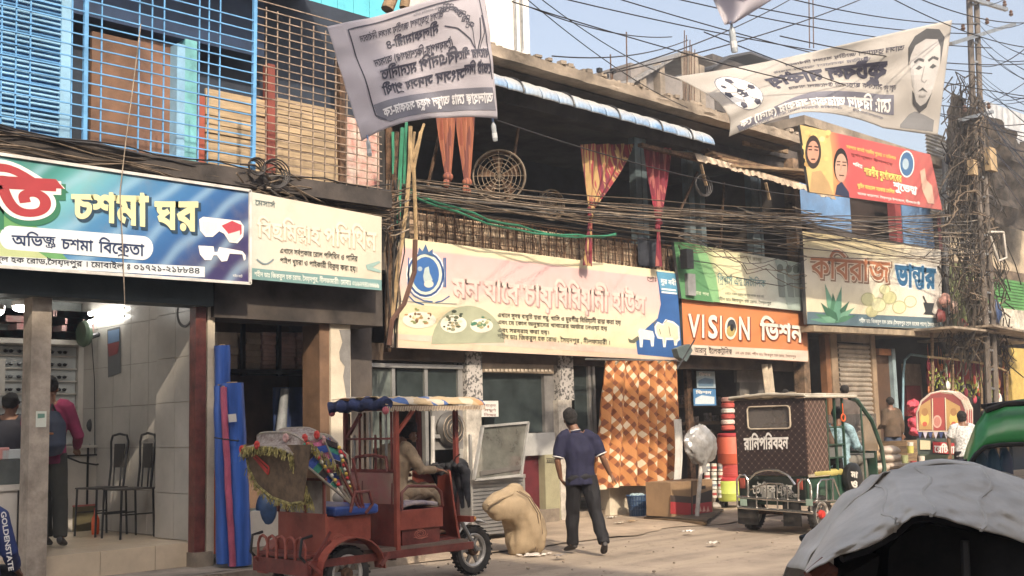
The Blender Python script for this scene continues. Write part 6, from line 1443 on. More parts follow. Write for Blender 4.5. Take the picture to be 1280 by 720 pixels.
tp = MB(); tp.grid(lambda u, v: hf(u, .42+v*.58)+Vector((-.004, 0, .012)), 16, 14); tp.build('hood_top_strip', tops, hd_o, smooth=True, solid=.01)
for (a, R_) in bows:
    MB().tube([Vector((HP.x, yn, HP.z))]+[bowpt(a, R_*1.01, t) for t in [i/10 for i in range(11)]]+[Vector((HP.x, yf, HP.z))], .014, 6).build('hood_bow', M('banded_bow', (.10, .09, .09), .5, v=.9, s=22, c2=(.35, .3, .2)), hd_o, smooth=True)
rc = XP(5.97); sp = MB(); pp = [rc(*q) for q in ((306, 556), (311, 585), (322, 607), (340, 622), (362, 630), (378, 628), (388, 556))]
sp.prism(pp, (.012, 0, 0)); sd_ = sp.build('rear_flap', M('brown_rear_flap', (.13, .085, .05), .85, v=.3, s=8), hd_o)
MB().tube(pp[:6], .016, 6).build('flap_edging', M('olive_tassel', (.26, .22, .08), .9, v=.5, s=30), sd_)
strokes(rc, [[(318, 568), (336, 584), (335, 593), (317, 571)], [(321, 574), (334, 588)]], 2.2, M('red_reflector_tape', (.5, .04, .03), .5), sd_, .008, 'red_emblem')
fg = MB(); rd = random.Random(6)
def tas(p, L, cnt_):
    for i in range(cnt_):
        q = Vector(p)+Vector((rd.uniform(-.03, .03), rd.uniform(-.02, .02), 0)); fg.slab(q, q+Vector((rd.uniform(-.03, .03), rd.uniform(-.02, .02), -L*.75*rd.uniform(.4, 1))), .005, .005)
TOPB = [bowpt(143, .94, t/20) for t in range(21)]
for i in range(30): q = bowpt(143, .94, i/29); tas(q, .12, 8)
for i in range(26): t = i/25; q = lerp(bowpt(143, .94, 0), Vector((6.12, yn-.02, .92)), t); tas(q, .13, 8)
for i in range(16): t = i/15; tas(lerp(Vector((6.12, yn-.02, 1.45)), Vector((6.45, yn-.02, 1.2)), t), .10, 7)
for q, w_ in zip(pp[1:6], pp[2:6]):
    for k in range(5): tas(lerp(q, w_, k/5), .10, 6)
fg.build('fringe', M('olive_yellow_fringe', (.33, .28, .10), .9, v=.5, s=20), hd_o, kind='stuff')
for i, q in enumerate([bowpt(143, .96, .95), bowpt(143, .96, .5), bowpt(135, .92, .15), bowpt(129, .92, .0), bowpt(120, .86, .0), bowpt(117, .78, 0)]):
    mb = MB()
    for k in range(7): a = k*.9; mb.ell((q.x-.01, q.y+.022*math.cos(a), q.z+.022*math.sin(a)), (.015, .02, .02), 6, 5)
    mb.build('fabric_rose', M(('red_rosette', 'red_rosette', 'pink_rosette')[i % 3], ((.5, .05, .04), (.5, .05, .04), (.5, .3, .28))[i % 3], .8), hd_o)
for dx in (0, .09, .18): MB().tube([Vector((HP.x+.05+dx*.3, yn-.02, HP.z-.03)), Vector((HP.x-.20+dx, yn-.02, HP.z+.38+dx*.3))], .014, 6).build('hood_stay', redd, hd_o)
tube('armrest', [(6.56, yn-.03, .80), (6.62, yn-.03, .98), (6.78, yn-.03, .98), (6.82, yn-.03, .86), (6.74, yn-.03, .78)], .017)
# --- driver
o1 = Vector((7.42, 9.22, .8)); W = local(o1, (0, -1, 0), (1, 0, 0)); root = thing('person', o1, 'bearded rickshaw driver in beige tunic and dark cap holding the handlebar', 'person')
J = dict(pel=W(0, 0, .12), chest=W(0, .03, .42), neck=W(0, .12, .58), head=W(.0, .235, .685), sl=W(-.19, .07, .53), sr=W(.19, .07, .53), hl=W(-.10, .03, .09), hr=W(.10, .03, .09), kl=W(-.15, .42, .12), kr=W(.15, .40, .13), al=W(-.12, .50, -.27), ar=W(.14, .42, -.25), tl=W(-.12, .64, -.31), tr=W(.14, .57, -.30), el=W(-.25, .20, .33), er=W(.25, .19, .34), wl=W(-.28, .37, .30), wr=W(.27, .385, .33), hem=W(0, .05, .0))
beige = M('beige_tunic', (.32, .24, .16), .9, v=.15, s=9, b=.35, bs=30, dirt=.2)
hv = {'l': (Vector((1, .1, -.15)), Vector((0, 0, -1)), .9), 'r': (Vector((1, -.0, -.15)), Vector((0, 0, -1)), .9)}
s_, f, up, R = person(root, J, dict(shirt=beige, trousers=beige, shoe=blackp), .0085, sleeve='long', feet='sandal', hand_dirs=hv, look=Vector((1, -.22, -.12)), hairstyle=1, fold=.024, fat=1.1, seed=12)
c = J['head']; face_bits(root, c, s_, f, up, R)
bd = MB(); bd.ell(c-up*.095+f*.045, (.056, .052, .050), 14, 9, R); bd.ell(c-up*.07-f*.0, (.066, .055, .045), 14, 9, R); bd.ell(c-up*.12+f*.065, (.03, .03, .04), 10, 7, R); bd.ell(c-up*.052+f*.085, (.024, .008, .006), 8, 5, R)
fuse(bd, 'beard', hair, root, .007, .004, 60)
cpp = MB(); loft(cpp, [c+up*.035-f*.005, c+up*.085-f*.008, c+up*.125-f*.012], [(.083, .100), (.083, .100), (.074, .090)], s_, 22); cpp.build('cap', M('dark_cap', (.03, .028, .03), .85, v=.4, s=30), root, smooth=True)
lp_ = MB(); loft(lp_, [W(0, .0, .12), W(0, .22, .13), W(0, .40, .09), W(0, .46, -.03)], [(.21, .10), (.25, .09), (.25, .09), (.24, .05)], W(1, 0, 0)-o1, 18); fuse(lp_, 'tunic_skirt', beige, root, .012, .026, 9, seed=3)
# ================================================================ OPTICIAN SHOP FITTINGS
def furn_chair(px, py, lab, grp, rz=0):
    b = G(px, py, FZ); r = thing('metal_chair', (b.x, b.y, FZ), lab, 'chair', grp); m_ = blackp; ca, sa = math.cos(rz), math.sin(rz)
    L = lambda x, y, z: (b.x+x*ca-y*sa, b.y+x*sa+y*ca, FZ+z)
    k = 1.08
    for x, y in ((-.18, -.18), (-.18, .18), (.18, -.18)): MB().tube([L(x*1.08*k, y*1.05*k, 0), L(x*k, y*k, .5*k)], .014, 6).build('leg', m_, r)
    MB().tube([L(.2*k, .19*k, 0), L(.18*k, .18*k, .5*k)], .014, 6).build('leg', m_, r)
    mb = MB(); mb.box(L(-.2*k, -.2*k, .48*k), L(.2*k, .2*k, .5*k)) if not rz else mb.prism([L(-.2*k, -.2*k, .5*k), L(.2*k, -.2*k, .5*k), L(.2*k, .2*k, .5*k), L(-.2*k, .2*k, .5*k)], (0, 0, .02)); mb.build('seat', M('dark_seat', (.035, .03, .028), .5), r, bevel=.008)
    pts = [L(.18*k, -.13*k, .5*k), L(.205*k, -.13*k, .75*k), L(.22*k, -.16*k, 1.0*k), L(.22*k, -.13*k, 1.07*k), L(.22*k, 0, 1.09*k), L(.22*k, .13*k, 1.07*k), L(.22*k, .16*k, 1.0*k), L(.205*k, .13*k, .75*k), L(.18*k, .13*k, .5*k)]
    MB().tube(pts, .015, 6).build('back_frame', m_, r, smooth=True)
    bp__ = MB(); bp__.prism([L(.205*k, -.09*k, .72*k), L(.205*k, .09*k, .72*k), L(.215*k, .09*k, .98*k), L(.215*k, -.09*k, .98*k)], (.01, 0, 0)); bp__.build('back_pad', M('dark_seat', (.035, .03, .028), .5), r)
    for y in (-.06, .06): MB().tube([L(.185*k, y*k, .5*k), L(.2*k, y*k*1.0, .73*k)], .010, 5).build('back_rod', m_, r)
    for y in (-.18, .18): MB().tube([L(-.19*k, y*k, .25*k), L(.19*k, y*k, .25*k)], .009, 5).build('stretcher', m_, r)
furn_chair(126, 669, 'black metal chair further from the pilaster inside the optician shop', 'chairs in the optician shop', .15)
furn_chair(160, 672, 'black metal chair nearest the white pilaster inside the optician shop', 'chairs in the optician shop', .05)
st = G(112, 660, FZ); r = thing('side_table', st, 'dark low table with orange bottle under it by the chairs', 'table')
box('table_top', (st.x-.25, st.y-.2, .80), (st.x+.2, st.y+.2, .83), blackp, r)
for a in ((-.23, -.18), (.18, -.18), (-.23, .18), (.18, .18)): MB().tube([(st.x+a[0], st.y+a[1], FZ), (st.x+a[0], st.y+a[1], .80)], .012, 5).build('leg', blackp, r)
q = G(119, 668, FZ); bo = thing('orange_bottle', q, 'vivid orange plastic bottle on the floor under the low table', 'bottle'); MB().lathe(q, [(0, 0), (.04, 0), (.045, .05), (.045, .18), (.02, .24), (.018, .28), (0, .28)], 12).build('bottle_body', M('orange_plastic', (.75, .12, .03), .4), bo, smooth=True); MB().lathe(q+Vector((0, 0, .28)), [(.02, 0), (.02, .03), (0, .03)], 10).build('bottle_cap', M('red_cap', (.4, .03, .02), .4), bo)
q = G(104, 664, FZ); cr = thing('crate', q, 'dim olive cardboard carton on the floor beside the counter', 'box'); box('carton_body', (q.x-.12, q.y, FZ), (q.x+.15, q.y+.25, .70), M('olive_carton', (.12, .10, .05), .8), cr); box('carton_lid', (q.x-.125, q.y-.005, .70), (q.x+.155, q.y+.255, .72), M('pink_strip', (.4, .12, .1), .6), cr)
# white counter with dark edges
ctY = G(100, 664, FZ).y; CT = thing('counter', (XW-1, ctY, FZ), 'white laminate counter with dark edge strips behind the chairs', 'counter'); cz = P(100, 557, ctY).z
whl = M('white_laminate', (.52, .49, .45), .35, v=.06)
xl, xr = P(58, 600, ctY).x, P(136, 600, ctY).x
box('counter_body', (xl, ctY, FZ), (xr, ctY+.5, cz-.03), whl, CT); box('counter_top', (xl-.02, ctY-.03, cz-.03), (xr+.02, ctY+.53, cz), whl, CT)
for x in (P(109, 600, ctY).x, xr-.01): box('edge_strip', (x-.012, ctY-.012, FZ+.03), (x+.012, ctY-.002, cz-.03), blackp, CT)
box('edge_strip', (xl, ctY-.014, cz-.13), (xr, ctY-.003, cz-.11), blackp, CT); MB().tube([P(80, 570, ctY-.05), P(100, 578, ctY-.05), P(120, 581, ctY-.05), P(134, 578, ctY-.05), P(134, 565, ctY-.05)], .012, 5).build('hanging_wire', blackp, CT)
q = Vector((P(117, 555, ctY+.2).x, ctY+.2, cz)); r = thing('desk_fan', q, 'small dark device standing on the white counter', 'fan'); MB().lathe(q, [(0, 0), (.06, 0), (.05, .03), (.02, .05), (.02, .16), (0, .16)], 12).build('stand', M('grey_plastic', (.25, .25, .25), .5), r); MB().ell(q+Vector((0, 0, .25)), (.10, .06, .10), 12, 8).build('fan_head', blackp, r, smooth=True)
# front showcase at left
sY = 11.75; SCs = thing('showcase', P(15, 700, sY), 'white front showcase counter with packets on top at the left edge', 'counter'); a, b = P(-70, 612, sY), P(38, 612, sY)
box('counter_body', (a.x, sY, FZ), (b.x, sY+.5, a.z), whl, SCs); box('counter_top', (a.x, sY-.02, b.z), (b.x+.02, sY+.52, b.z+.06), whl, SCs); x = P(21, 650, sY).x; box('edge_strip', (x, sY-.012, FZ+.03), (x+.03, sY-.002, a.z), blackp, SCs); box('glass_top', (a.x, sY+.02, b.z+.062), (b.x-.1, sY+.5, b.z+.30), M('counter_glass', (.10, .11, .11), .1, v=.2, b=0), SCs)
rd = random.Random(31)
for i, (px, py, w_, h_, c, lb) in enumerate(((13, 603, .22, .12, 'd7d8d2', 'white carton on the showcase top'), (18, 590, .26, .10, 'b9bfc0', 'pale folded packet on the showcase'), (30, 598, .13, .13, '2f6d80', 'teal packet on the showcase edge'), (4, 590, .12, .12, 'c8847f', 'pink packet at the showcase left end'), (3, 604, .1, .1, '7f9a5c', 'green packet low on the showcase'))):
    q = P(px, py, sY+.1); zt_ = b.z+(.06 if i in (0, 2, 4) else .305); r = box('packet', (q.x-w_/2, q.y, zt_), (q.x+w_/2, q.y+.18, zt_+h_), ink(c), label=lb, cat='packet', bevel=.01)
# back wall rack: shelves of spectacles
RK = thing('display_rack', (XW-1, BY-.05, 1), 'white pegboard rack with rows of dark spectacles on the back wall', 'rack')
rx0, rx1 = P(-40, 450, BY).x, P(92, 450, BY).x; zz0, zz1 = P(50, 560, BY).z, P(50, 434, BY).z
box('rack_panel', (rx0, BY-.06, zz0), (rx1, BY-.03, zz1), M('pale_pegboard', (.50, .52, .52), .6, v=.05), RK)
spc = MB(); n = 8
for j in range(n):
    z = lerp(zz0, zz1, (j+.4)/n); box('shelf_rail', (rx0, BY-.10, z-.03), (rx1, BY-.06, z-.015), whl, RK)
    k = int((rx1-rx0)/.17)
    for i in range(k):
        x = rx0+.1+i*.17
        for q in (-.033, .033): spc.ell((x+q, BY-.10, z+.03), (.03, .012, .022), 8, 4)
        spc.slab((x-.07, BY-.1, z+.04), (x+.07, BY-.1, z+.04), .006, .006)
spc.build('spectacles', M('dark_lens', (.02, .02, .025), .2), RK, kind='stuff')
for x in (P(98, 450, BY).x,): box('white_upright', (x-.05, BY-.12, FZ), (x+.02, BY-.02, 3.1), whl, RK)
zc = P(50, 430, BY).z; box('rack_shelf', (rx0, BY-.4, zc-.03), (rx1, BY-.02, zc+.03), whl, RK)
cs_ = MB(); rd = random.Random(77)
for i in range(90):
    x = rd.uniform(rx0, rx1); z = zc+.05+rd.choice((0, .09, .18, .27)); cs_.box((x, BY-.38, z), (x+rd.uniform(.1, .2), BY-.1, z+.075))
cs_.build('spectacle_cases', M('mixed_cases', (.42, .16, .16), .6, v=.3, s=5, c2=(.42, .42, .38)), RK, kind='stuff')
# lamps: strip tubes and round downlights that are switched on in the photograph
lampm = M('lit_tube', (1, .97, .9), .4, v=0, b=0, em=12)
for (x0, y0, x1, y1, lb) in ((109, 393, 151, 385, 'upper lit tube lamp on the right wall of the optician shop'), (109, 403, 151, 395, 'lower lit tube lamp on the right wall of the optician shop')):
    pw_ = XP(XW-.06); a, b = pw_(x0, y0), pw_(x1, y1); r = thing('tube_lamp', a, lb, 'lamp', 'tube lamps'); MB().tube([a, b], .028, 8).build('lit_tube', lampm, r); MB().slab(a+Vector((.03, 0, 0)), b+Vector((.03, 0, 0)), .05, .03).build('batten', whl, r)
for i, (px, py, d, lb) in enumerate(((86, 370, 13.0, 'round lit downlight nearest the grey post'), (28, 385, 12.6, 'large bowl lamp at the far left of the shop ceiling'), (42, 382, 13.4, 'small bowl lamp just left of the grey post'), (214, 378, 12.3, 'small lit downlight near the wall clock'), (-8, 390, 12.4, 'bowl lamp cut by the left frame edge'))):
    q = P(px, py, d); r = thing('ceiling_lamp', q, lb, 'lamp', 'ceiling lamps'); MB().ell(q, (.10, .10, .045), 14, 8).build('lit_bowl', lampm, r, smooth=True); MB().lathe(q+Vector((0, 0, .02)), [(.11, 0), (.11, .05), (.03, .08), (.02, 3.29-q.z)], 14).build('lamp_housing', blackp if i in (0, 3) else whl, r, smooth=True)
pw_ = XP(XW-.125); q = pw_(235, 390); r = thing('wall_clock', q, 'round black rimmed wall clock on the pilaster of the optician shop', 'clock')
MB().lathe(q, [(0, -.01), (.145, -.01), (.145, -.035), (.175, -.045), (.18, 0)], 26, 'X').build('rim', blackp, r, smooth=True); MB().lathe(q+Vector((-.014, 0, 0)), [(0, 0), (.14, 0)], 26, 'X').build('dial', M('grey_dial', (.16, .17, .18), .3), r)
for a in (.6, 2.6): MB().slab(q+Vector((-.02, 0, 0)), q+Vector((-.02, .09*math.cos(a), .09*math.sin(a))), .008, .008).build('hand', whl, r)
pw_ = XP(XW-.01); q = pw_(124, 418); r = thing('wall_fan', q, 'small green black wall fan below the tube lamps', 'fan')
MB().lathe(q+Vector((-.2, 0, 0)), [(0, -.05), (.15, -.04), (.17, 0), (.15, .05), (.05, .09)], 20, 'X').build('fan_cage', M('dark_green_fan', (.05, .08, .05), .4), r, smooth=True); MB().tube([q, q+Vector((-.15, 0, -.05))], .03, 6).build('bracket', blackp, r); MB().tube([q+Vector((-.1, 0, -.05)), q+Vector((-.05, 0, -.6)), q+Vector((-.03, 0, -1.5))], .006, 5).build('cable', blackp, r)
cal = thing('wall_calendar', pw_(143, 440), 'long wall calendar with blue and red picture under the wall fan', 'calendar'); shp = lambda pts, m_, o_, nm: shape(pw_, pts, m_, cal, o_, nm)
shp([(134, 412), (150, 408), (151, 466), (135, 472)], ink('57595c'), .01, 'calendar_sheet'); shp([(135, 414), (149, 411), (149, 426), (135, 430)], ink('5d7fa6'), .014, 'print'); shp([(134, 430), (149, 427), (147, 442), (136, 446)], ink('7d3436'), .015, 'print')
nt = box('door_notice', (P(-5, 448, BY-.5).x, BY-.5, P(0, 494, BY-.5).z), (P(7, 448, BY-.5).x, BY-.49, P(0, 448, BY-.5).z), whl, label='plain white card hung among the spectacles at left', cat='card')
stk = bxp('sticker', 45, 58, 514, 534, FY-.006, .004, ink('cfd4c6'), None, label='pale sticker with green print on the grey post', cat='sticker'); shape(YP(FY-.006), [(47, 517), (56, 517), (56, 522), (47, 523)], ink('5f8f7c'), stk, .002)
# ================================================================ POLYTHENE SHOP GOODS
bl_ = M('blue_polythene', (.035, .10, .38), .3, v=.25, s=2.5, b=.12, stretch=(3, 3, .3)); pk = M('mauve_polythene', (.36, .08, .14), .4, v=.2)
def roll(pts, Y, r, m_, lb, lab2=None):
    ro = thing('polythene_roll', P(*pts[1], Y), lb, 'roll', 'leaning polythene rolls'); a, b = P(*pts[0], Y), P(*pts[1], Y); b.z = max(b.z, .16)
    mb = MB(); N = 14; mb.tube([lerp(a, b, i/N)+Vector((.012*n3(i*.7, r*50), .01*n3(i, 4), 0)) for i in range(N+1)], [r*(1+.05*n3(i*.9, r*90)) for i in range(N+1)], 14); mb.build('rolled_sheet', m_, ro, smooth=True)
    MB().tube([a, a+(a-b).normalized()*.015], r*.45, 10).build('core', M('card_core', (.3, .2, .12), .9), ro); return ro
roll(((278, 432), (281, 700)), 11.25, .085, bl_, 'tallest slim blue polythene roll standing behind the others')
roll(((276, 482), (279, 704)), 10.98, .075, bl_, 'blue polythene roll leaning at left beside the maroon post')
ro = roll(((290, 479), (300, 706)), 10.9, .125, bl_, 'widest blue polythene roll with white sticker at front')
roll(((279, 484), (291, 708)), 10.83, .035, pk, 'thin mauve roll between the two blue polythene rolls')
shape(YP(10.745), [(285, 518), (295, 517), (296, 527), (286, 528)], whl, ro, 0, 'sticker'); MB().tube([P(268, 547, 10.85), P(280, 549, 10.72), P(296, 551, 10.72), P(302, 549, 10.9)], .008, 5).build('binding_cord', blackp, ro)
oc_ = box('orange_crate', (P(262, 620, 11.9).x, 11.9, .2), (P(277, 620, 11.9).x, 12.2, P(270, 588, 11.9).z), M('orange_board', (.45, .10, .03), .7, v=.1), label='bright orange board behind the maroon post', cat='board')
wbx = box('white_carton', (P(262, 600, 12.3).x, 12.25, .9), (P(290, 600, 12.3).x, 12.5, P(270, 560, 12.3).z), M('cream_carton', (.4, .36, .28), .8), label='cream carton stacked above the orange board', cat='box')
SF = thing('goods_shelf', (8, 12.6, 2), 'dark shelf packed with pale pink and green polythene bundles high on the wall', 'shelf'); sy_ = 12.6
bun = [M('pale_pink_bundle', (.66, .46, .42), .6, v=.15, s=4), M('buff_bundle', (.62, .5, .4), .6, v=.15, s=4), M('mint_bundle', (.20, .42, FZ+.03), .6, v=.15, s=4)]
rd = random.Random(14)
for c_, (x0, x1, nrow, ci) in enumerate(((272, 300, 5, 1), (308, 328, 6, 1), (329, 347, 9, 0), (350, 371, 9, 0), (372, 384, 9, 0), (385, 394, 8, 2))):
    for i in range(nrow):
        yb = 461-i*(46/9 if nrow > 6 else 46/nrow); yt = yb-(46/9 if nrow > 6 else 46/nrow)+.6
        a, b = P(x0+rd.uniform(0, 1), yb, sy_), P(x1, yt, sy_); bw = (b.x-a.x); k = 1
        box('bundle', (a.x, sy_+rd.uniform(0, .04), a.z), (b.x-.01, sy_+.35, b.z), bun[ci], SF, bevel=.012)
bxp('shelf_board', 268, 400, 462, 467, sy_-.05, .4, blackp, SF)
for x in (303, 348, 397): bxp('shelf_post', x, x+4, 405, 470, sy_-.04, .05, blackp, SF)
hs = MB(); hs.grid(lambda u, v: (lerp(P(344, 560, 12.5).x, P(398, 560, 12.5).x, u), 12.5+.09*math.sin(u*17+v)*(1-.3*v)+.03*n3(u*5, v*3), lerp(.35, P(370, 484, 12.5).z, v)), 70, 10); hs.build('hanging_polythene', M('dark_blue_sheeting', (.03, .05, .13), .4, v=.3), label='dark blue sheeting hanging at the right inside the polythene shop', cat='sheeting', smooth=True)
ws = MB(); ws.tube([P(356, 486, 12.3), P(351, 540, 12.3), P(347, 600, 12.3)], [.05, .07, .1], 8); ws.build('hanging_bag', M('greyish_polythene', (.25, .26, .27), .3, v=.3), label='pale grey polythene strip hanging against the blue sheeting', cat='sheeting', smooth=True)
def stool(px, py, w_, h_, lb, m_):
    q = G(px, py, .17); r = thing('stool', q, lb, 'stool', 'stools by the polythene shop'); x, y = q.x, q.y
    box('seat', (x-w_/2, y-w_/2, .17+h_-.03), (x+w_/2, y+w_/2, .17+h_), m_, r, bevel=.01)
    for a in (-1, 1):
        for b in (-1, 1): MB().slab((x+a*w_*.5, y+b*w_*.5, .17), (x+a*w_*.4, y+b*w_*.4, .17+h_-.03), .04, .04).build('leg', m_, r)
    for a in (-1, 1): MB().slab((x+a*w_*.43, y-w_*.43, .17+h_*.62), (x+a*w_*.43, y+w_*.43, .17+h_*.62), .02, .05).build('apron', m_, r)
stool(322, 684, .34, .46, 'pale blue grey plastic stool beside the blue rolls', M('pale_blue_plastic', (.30, .38, .40), .4)); stool(339, 678, .42, .40, 'brown topped stool behind the pale blue one', wood)
box('white_crate', (P(308, 650, 12.2).x, 12.15, .2), (P(352, 650, 12.2).x, 12.5, .62), whl, label='white box behind the stools in the polythene shop', cat='box')
MB().ell(P(333, 636, 12.2), (.14, .1, .22), 12, 9).build('blue_bag', M('blue_bag', (.04, .09, .22), .5, v=.3), label='small blue bag on the white box behind the stools', cat='bag', smooth=True)
# grey sacks behind the rickshaw by the cream pillar
mb = MB()
for i, (x, y) in enumerate(((433, 622), (442, 610), (436, 640), (448, 640))):
    q = P(x, y, 10.9); mb = MB(); mb.ell(q, (.17, .15, .10), 14, 9); o = mb.build('cement_sack', M('grey_sack', (.34, .31, .28), .85, v=.2, b=.3), label=('grey sack second from top by the cream pillar', 'topmost grey sack by the cream pillar', 'lower grey sack at left by the cream pillar', 'lowest grey sack at right by the cream pillar')[i], cat='sack', smooth=True)
box('sack_plinth', (P(424, 650, 10.9).x, 10.8, .15), (P(456, 650, 10.9).x, 11.1, P(436, 648, 10.9).z), conc, label='low block carrying the grey sacks', cat='block')
# ================================================================ MIDDLE SHOP FRONT CLUTTER
# aluminium food cart with open glass door
AC = thing('food_cart', G(620, 680), 'silver ribbed metal food cart with its glass door swung open', 'cart'); cY = 11.6
a0, a1 = P(590, 690, cY), P(656, 690, cY); bx0, bx1 = a0.x, a1.x; bzt = P(622, 597, cY).z
ribm = M('ribbed_aluminium', (.42, .42, .42), .38, .75, v=.15, s=4, dirt=.25)
box('cart_body', (bx0, cY+.02, .1), (bx1, cY+.6, bzt), ribm, AC)
for i in range(15):
    z = lerp(.12, bzt-.05, i/14); MB().slab((bx0, cY+.005, z), (bx1, cY+.005, z), .03, .035, (0, 0, 1)).build('rib', ribm, AC)
box('cart_side', (bx0-.012, cY, .1), (bx0, cY+.6, bzt), ribm, AC); MB().slab((bx0-.02, cY-.02, bzt), (bx1+.02, cY-.02, bzt), .03, .05).build('top_trim', alu, AC); MB().slab((bx1, cY, .08), (bx1, cY, bzt+.02), .04, .04).build('corner_trim', alu, AC); MB().slab((bx0, cY-.01, .08), (bx0, cY-.01, bzt+.6), .035, .035).build('corner_trim', alu, AC)
dpl = YP(cY-.12); fr_ = [dpl(*q) for q in ((592, 600), (603, 533), (660, 528), (651, 594))]
for i in range(4): MB().slab(fr_[i], fr_[(i+1) % 4], .03, .05, (0, 1, 0)).build('door_frame', M('pale_door_frame', (.5, .49, .47), .4, .4), AC)
MB().poly([f_+Vector((0, .01, 0)) for f_ in fr_]).build('door_glass', M('dusty_glass', (.16, .16, .14), .15, v=.25, s=3, b=0, dirt=.35, alpha=.8), AC)
MB().slab(dpl(600, 592), dpl(652, 584), .012, .06).build('inner_ledge', M('dark_ledge', (.12, .11, .1), .5), AC)
# jute sack
JS = thing('jute_sack', G(650, 690), 'bulging tan jute sack slumped over against the silver cart', 'sack'); j = lambda x, y, D: PD(x, y, D)
sk = MB(); pts = [(609, 634, .05), (619, 633, .14), (632, 631, .20), (645, 636, .25), (655, 650, .275), (658, 668, .285), (656, 682, .26)]
jy = 10.25
loft(sk, [P(x, y, jy+.0) for x, y, r_ in pts]+[P(656, 692, jy)], [(r_*.8+.03, r_) for x, y, r_ in pts]+[(.18, .2)], (0, 1, 0), 20); loft(sk, [P(625, 626, jy), P(640, 616, jy), P(652, 613, jy+.05)], [.10, .12, .05], (0, 1, 0), 12)
jute = M('jute_weave', (.36, .27, .17), .95, v=.15, s=4, b=.6, bs=150, dirt=.15); o = fuse(sk, 'sack_body', jute, JS, .018, .05, 5)
for dx in (-.02, .02): pass
sm = MB(); 
for off in (0, .028): sm.tube([P(x+off*110, y, jy-r_-.01) for x, y, r_ in ((646, 614, .14), (660, 622, .22), (672, 642, .24), (675, 666, .25), (668, 690, .2))], .005, 4)
sm.build('seam', M('dark_stitching', (.12, .08, .05), .9), JS); mt = MB(); mt.tube([P(610, 632, jy-.12), P(624, 624, jy-.14), P(640, 618, jy-.1), P(650, 612, jy)], .016, 6); mt.build('sack_mouth', jute, JS, smooth=True)
pw3 = MB(); g = G(668, 694)
for i in range(40): rd = random.Random(i); pw3.ell((g.x+rd.gauss(0, .09), g.y+rd.gauss(0, .06), .012), (.035, .03, .006), 6, 3)
pw3.build('spilled_flour', M('spilled_flour', (.65, .6, .54), .95), kind='stuff', label='white powder spilled at the foot of the jute sack')
# fan heater / loudspeaker seen through the cab
q = P(563, 536, 12.0); r = thing('standing_fan', P(560, 640, 12.0), 'dark standing fan on a pale pole behind the driver', 'fan'); MB().lathe(q, [(0, -.08), (.18, -.07), (.24, 0), (.22, .06), (.1, .12)], 22, 'Y').build('fan_cage', M('dark_wire_fan', (.06, .055, .05), .5), r, smooth=True)
for rr in (.08, .14, .2): MB().tube([q+Vector((rr*math.cos(k*.4), -.085, rr*math.sin(k*.4))) for k in range(16)], .006, 4, closed=True).build('guard_ring', steel_d, r)
box('fan_box', (q.x-.28, 12.05, q.z-.28), (q.x+.28, 12.1, q.z+.28), M('grey_fan_frame', (.2, .19, .18), .6), r)
MB().tube([P(541, 520, 12.0), P(541, 620, 12.0)], .03, 8).build('pole', M('pale_pole', (.45, .43, .4), .5), r); MB().slab(P(541, 545, 12), P(560, 546, 12), .03, .05).build('arm', alu, r)
for i, (x0, x1, y0, y1, c, lb) in enumerate(((528, 560, 586, 600, 'c9bda8', 'stack of pale trays on the food stall table'), (556, 590, 572, 600, '26262a', 'black bag on the food stall table'), (530, 556, 600, 606, '8a8278', 'grey tray under the pale trays'))):
    if i == 1: a = P(573, 586, 11.8); MB().ell(a, (.17, .12, .15), 14, 9).build('bag', blackp, label=lb, cat='bag', smooth=True)
    else: a, b = P(x0, y1, 11.8), P(x1, y0, 11.8); box('tray', (a.x, 11.8, a.z), (b.x, 12.1, b.z), ink(c), label=lb, cat='tray', bevel=.01)
a, b = P(480, 606, 11.8), P(592, 606, 11.8); ft_ = thing('stall_table', (a.x, 11.8, 0), 'worn stall table behind the rickshaw driver', 'table'); box('table_top', (a.x, 11.75, a.z-.04), (b.x, 12.2, b.z+.0), M('pale_counter', (.30, .28, .25), .6), ft_)
for x in (a.x+.05, b.x-.05):
    for y in (11.8, 12.15): box('leg', (x-.02, y-.02, 0), (x+.02, y+.02, a.z-.041), rust, ft_)
# blue basket, containers by the curtain
q = G(797, 643); r = thing('laundry_basket', q, 'tall navy plastic lattice basket at the foot of the orange curtain', 'basket'); q = P(797, 640, 12.45); q.z = .02; hB = .33; bm_ = M('navy_plastic', (.03, .07, .16), .4)
r.location = q
for z, rr in ((0, .13), (hB*.5, .15), (hB, .175)): MB().tube(ring(q+Vector((0, 0, z)), (0, 0, 1), rr, 22), .012, 5, closed=True).build('hoop', bm_, r)
for k in range(22): a = k*math.pi/11; MB().slab(q+Vector((.13*math.cos(a), .13*math.sin(a), 0)), q+Vector((.175*math.cos(a), .175*math.sin(a), hB)), .02, .006, (math.cos(a), math.sin(a), 0)).build('slat', bm_, r)
for z in (.1, .25): MB().tube(ring(q+Vector((0, 0, z)), (0, 0, 1), .13+.045*z/hB, 22), .008, 4, closed=True).build('hoop', bm_, r)
mb = MB(); mb.lathe(q+Vector((0, 0, .01)), [(0, 0), (.122, 0), (.165, hB-.03)], 22); mb.build('liner', M('grey_blue_liner', (.10, .15, .22), .5), r, smooth=True); fl_ = MB()
for i in range(8): a = i*.8; fl_.ell(q+Vector((.08*math.cos(a), .08*math.sin(a), hB)), (.06, .05, .04), 8, 5)
fl_.build('folded_cloth', M('pale_blue_cloth', (.3, .4, .42), .9), r, smooth=True)
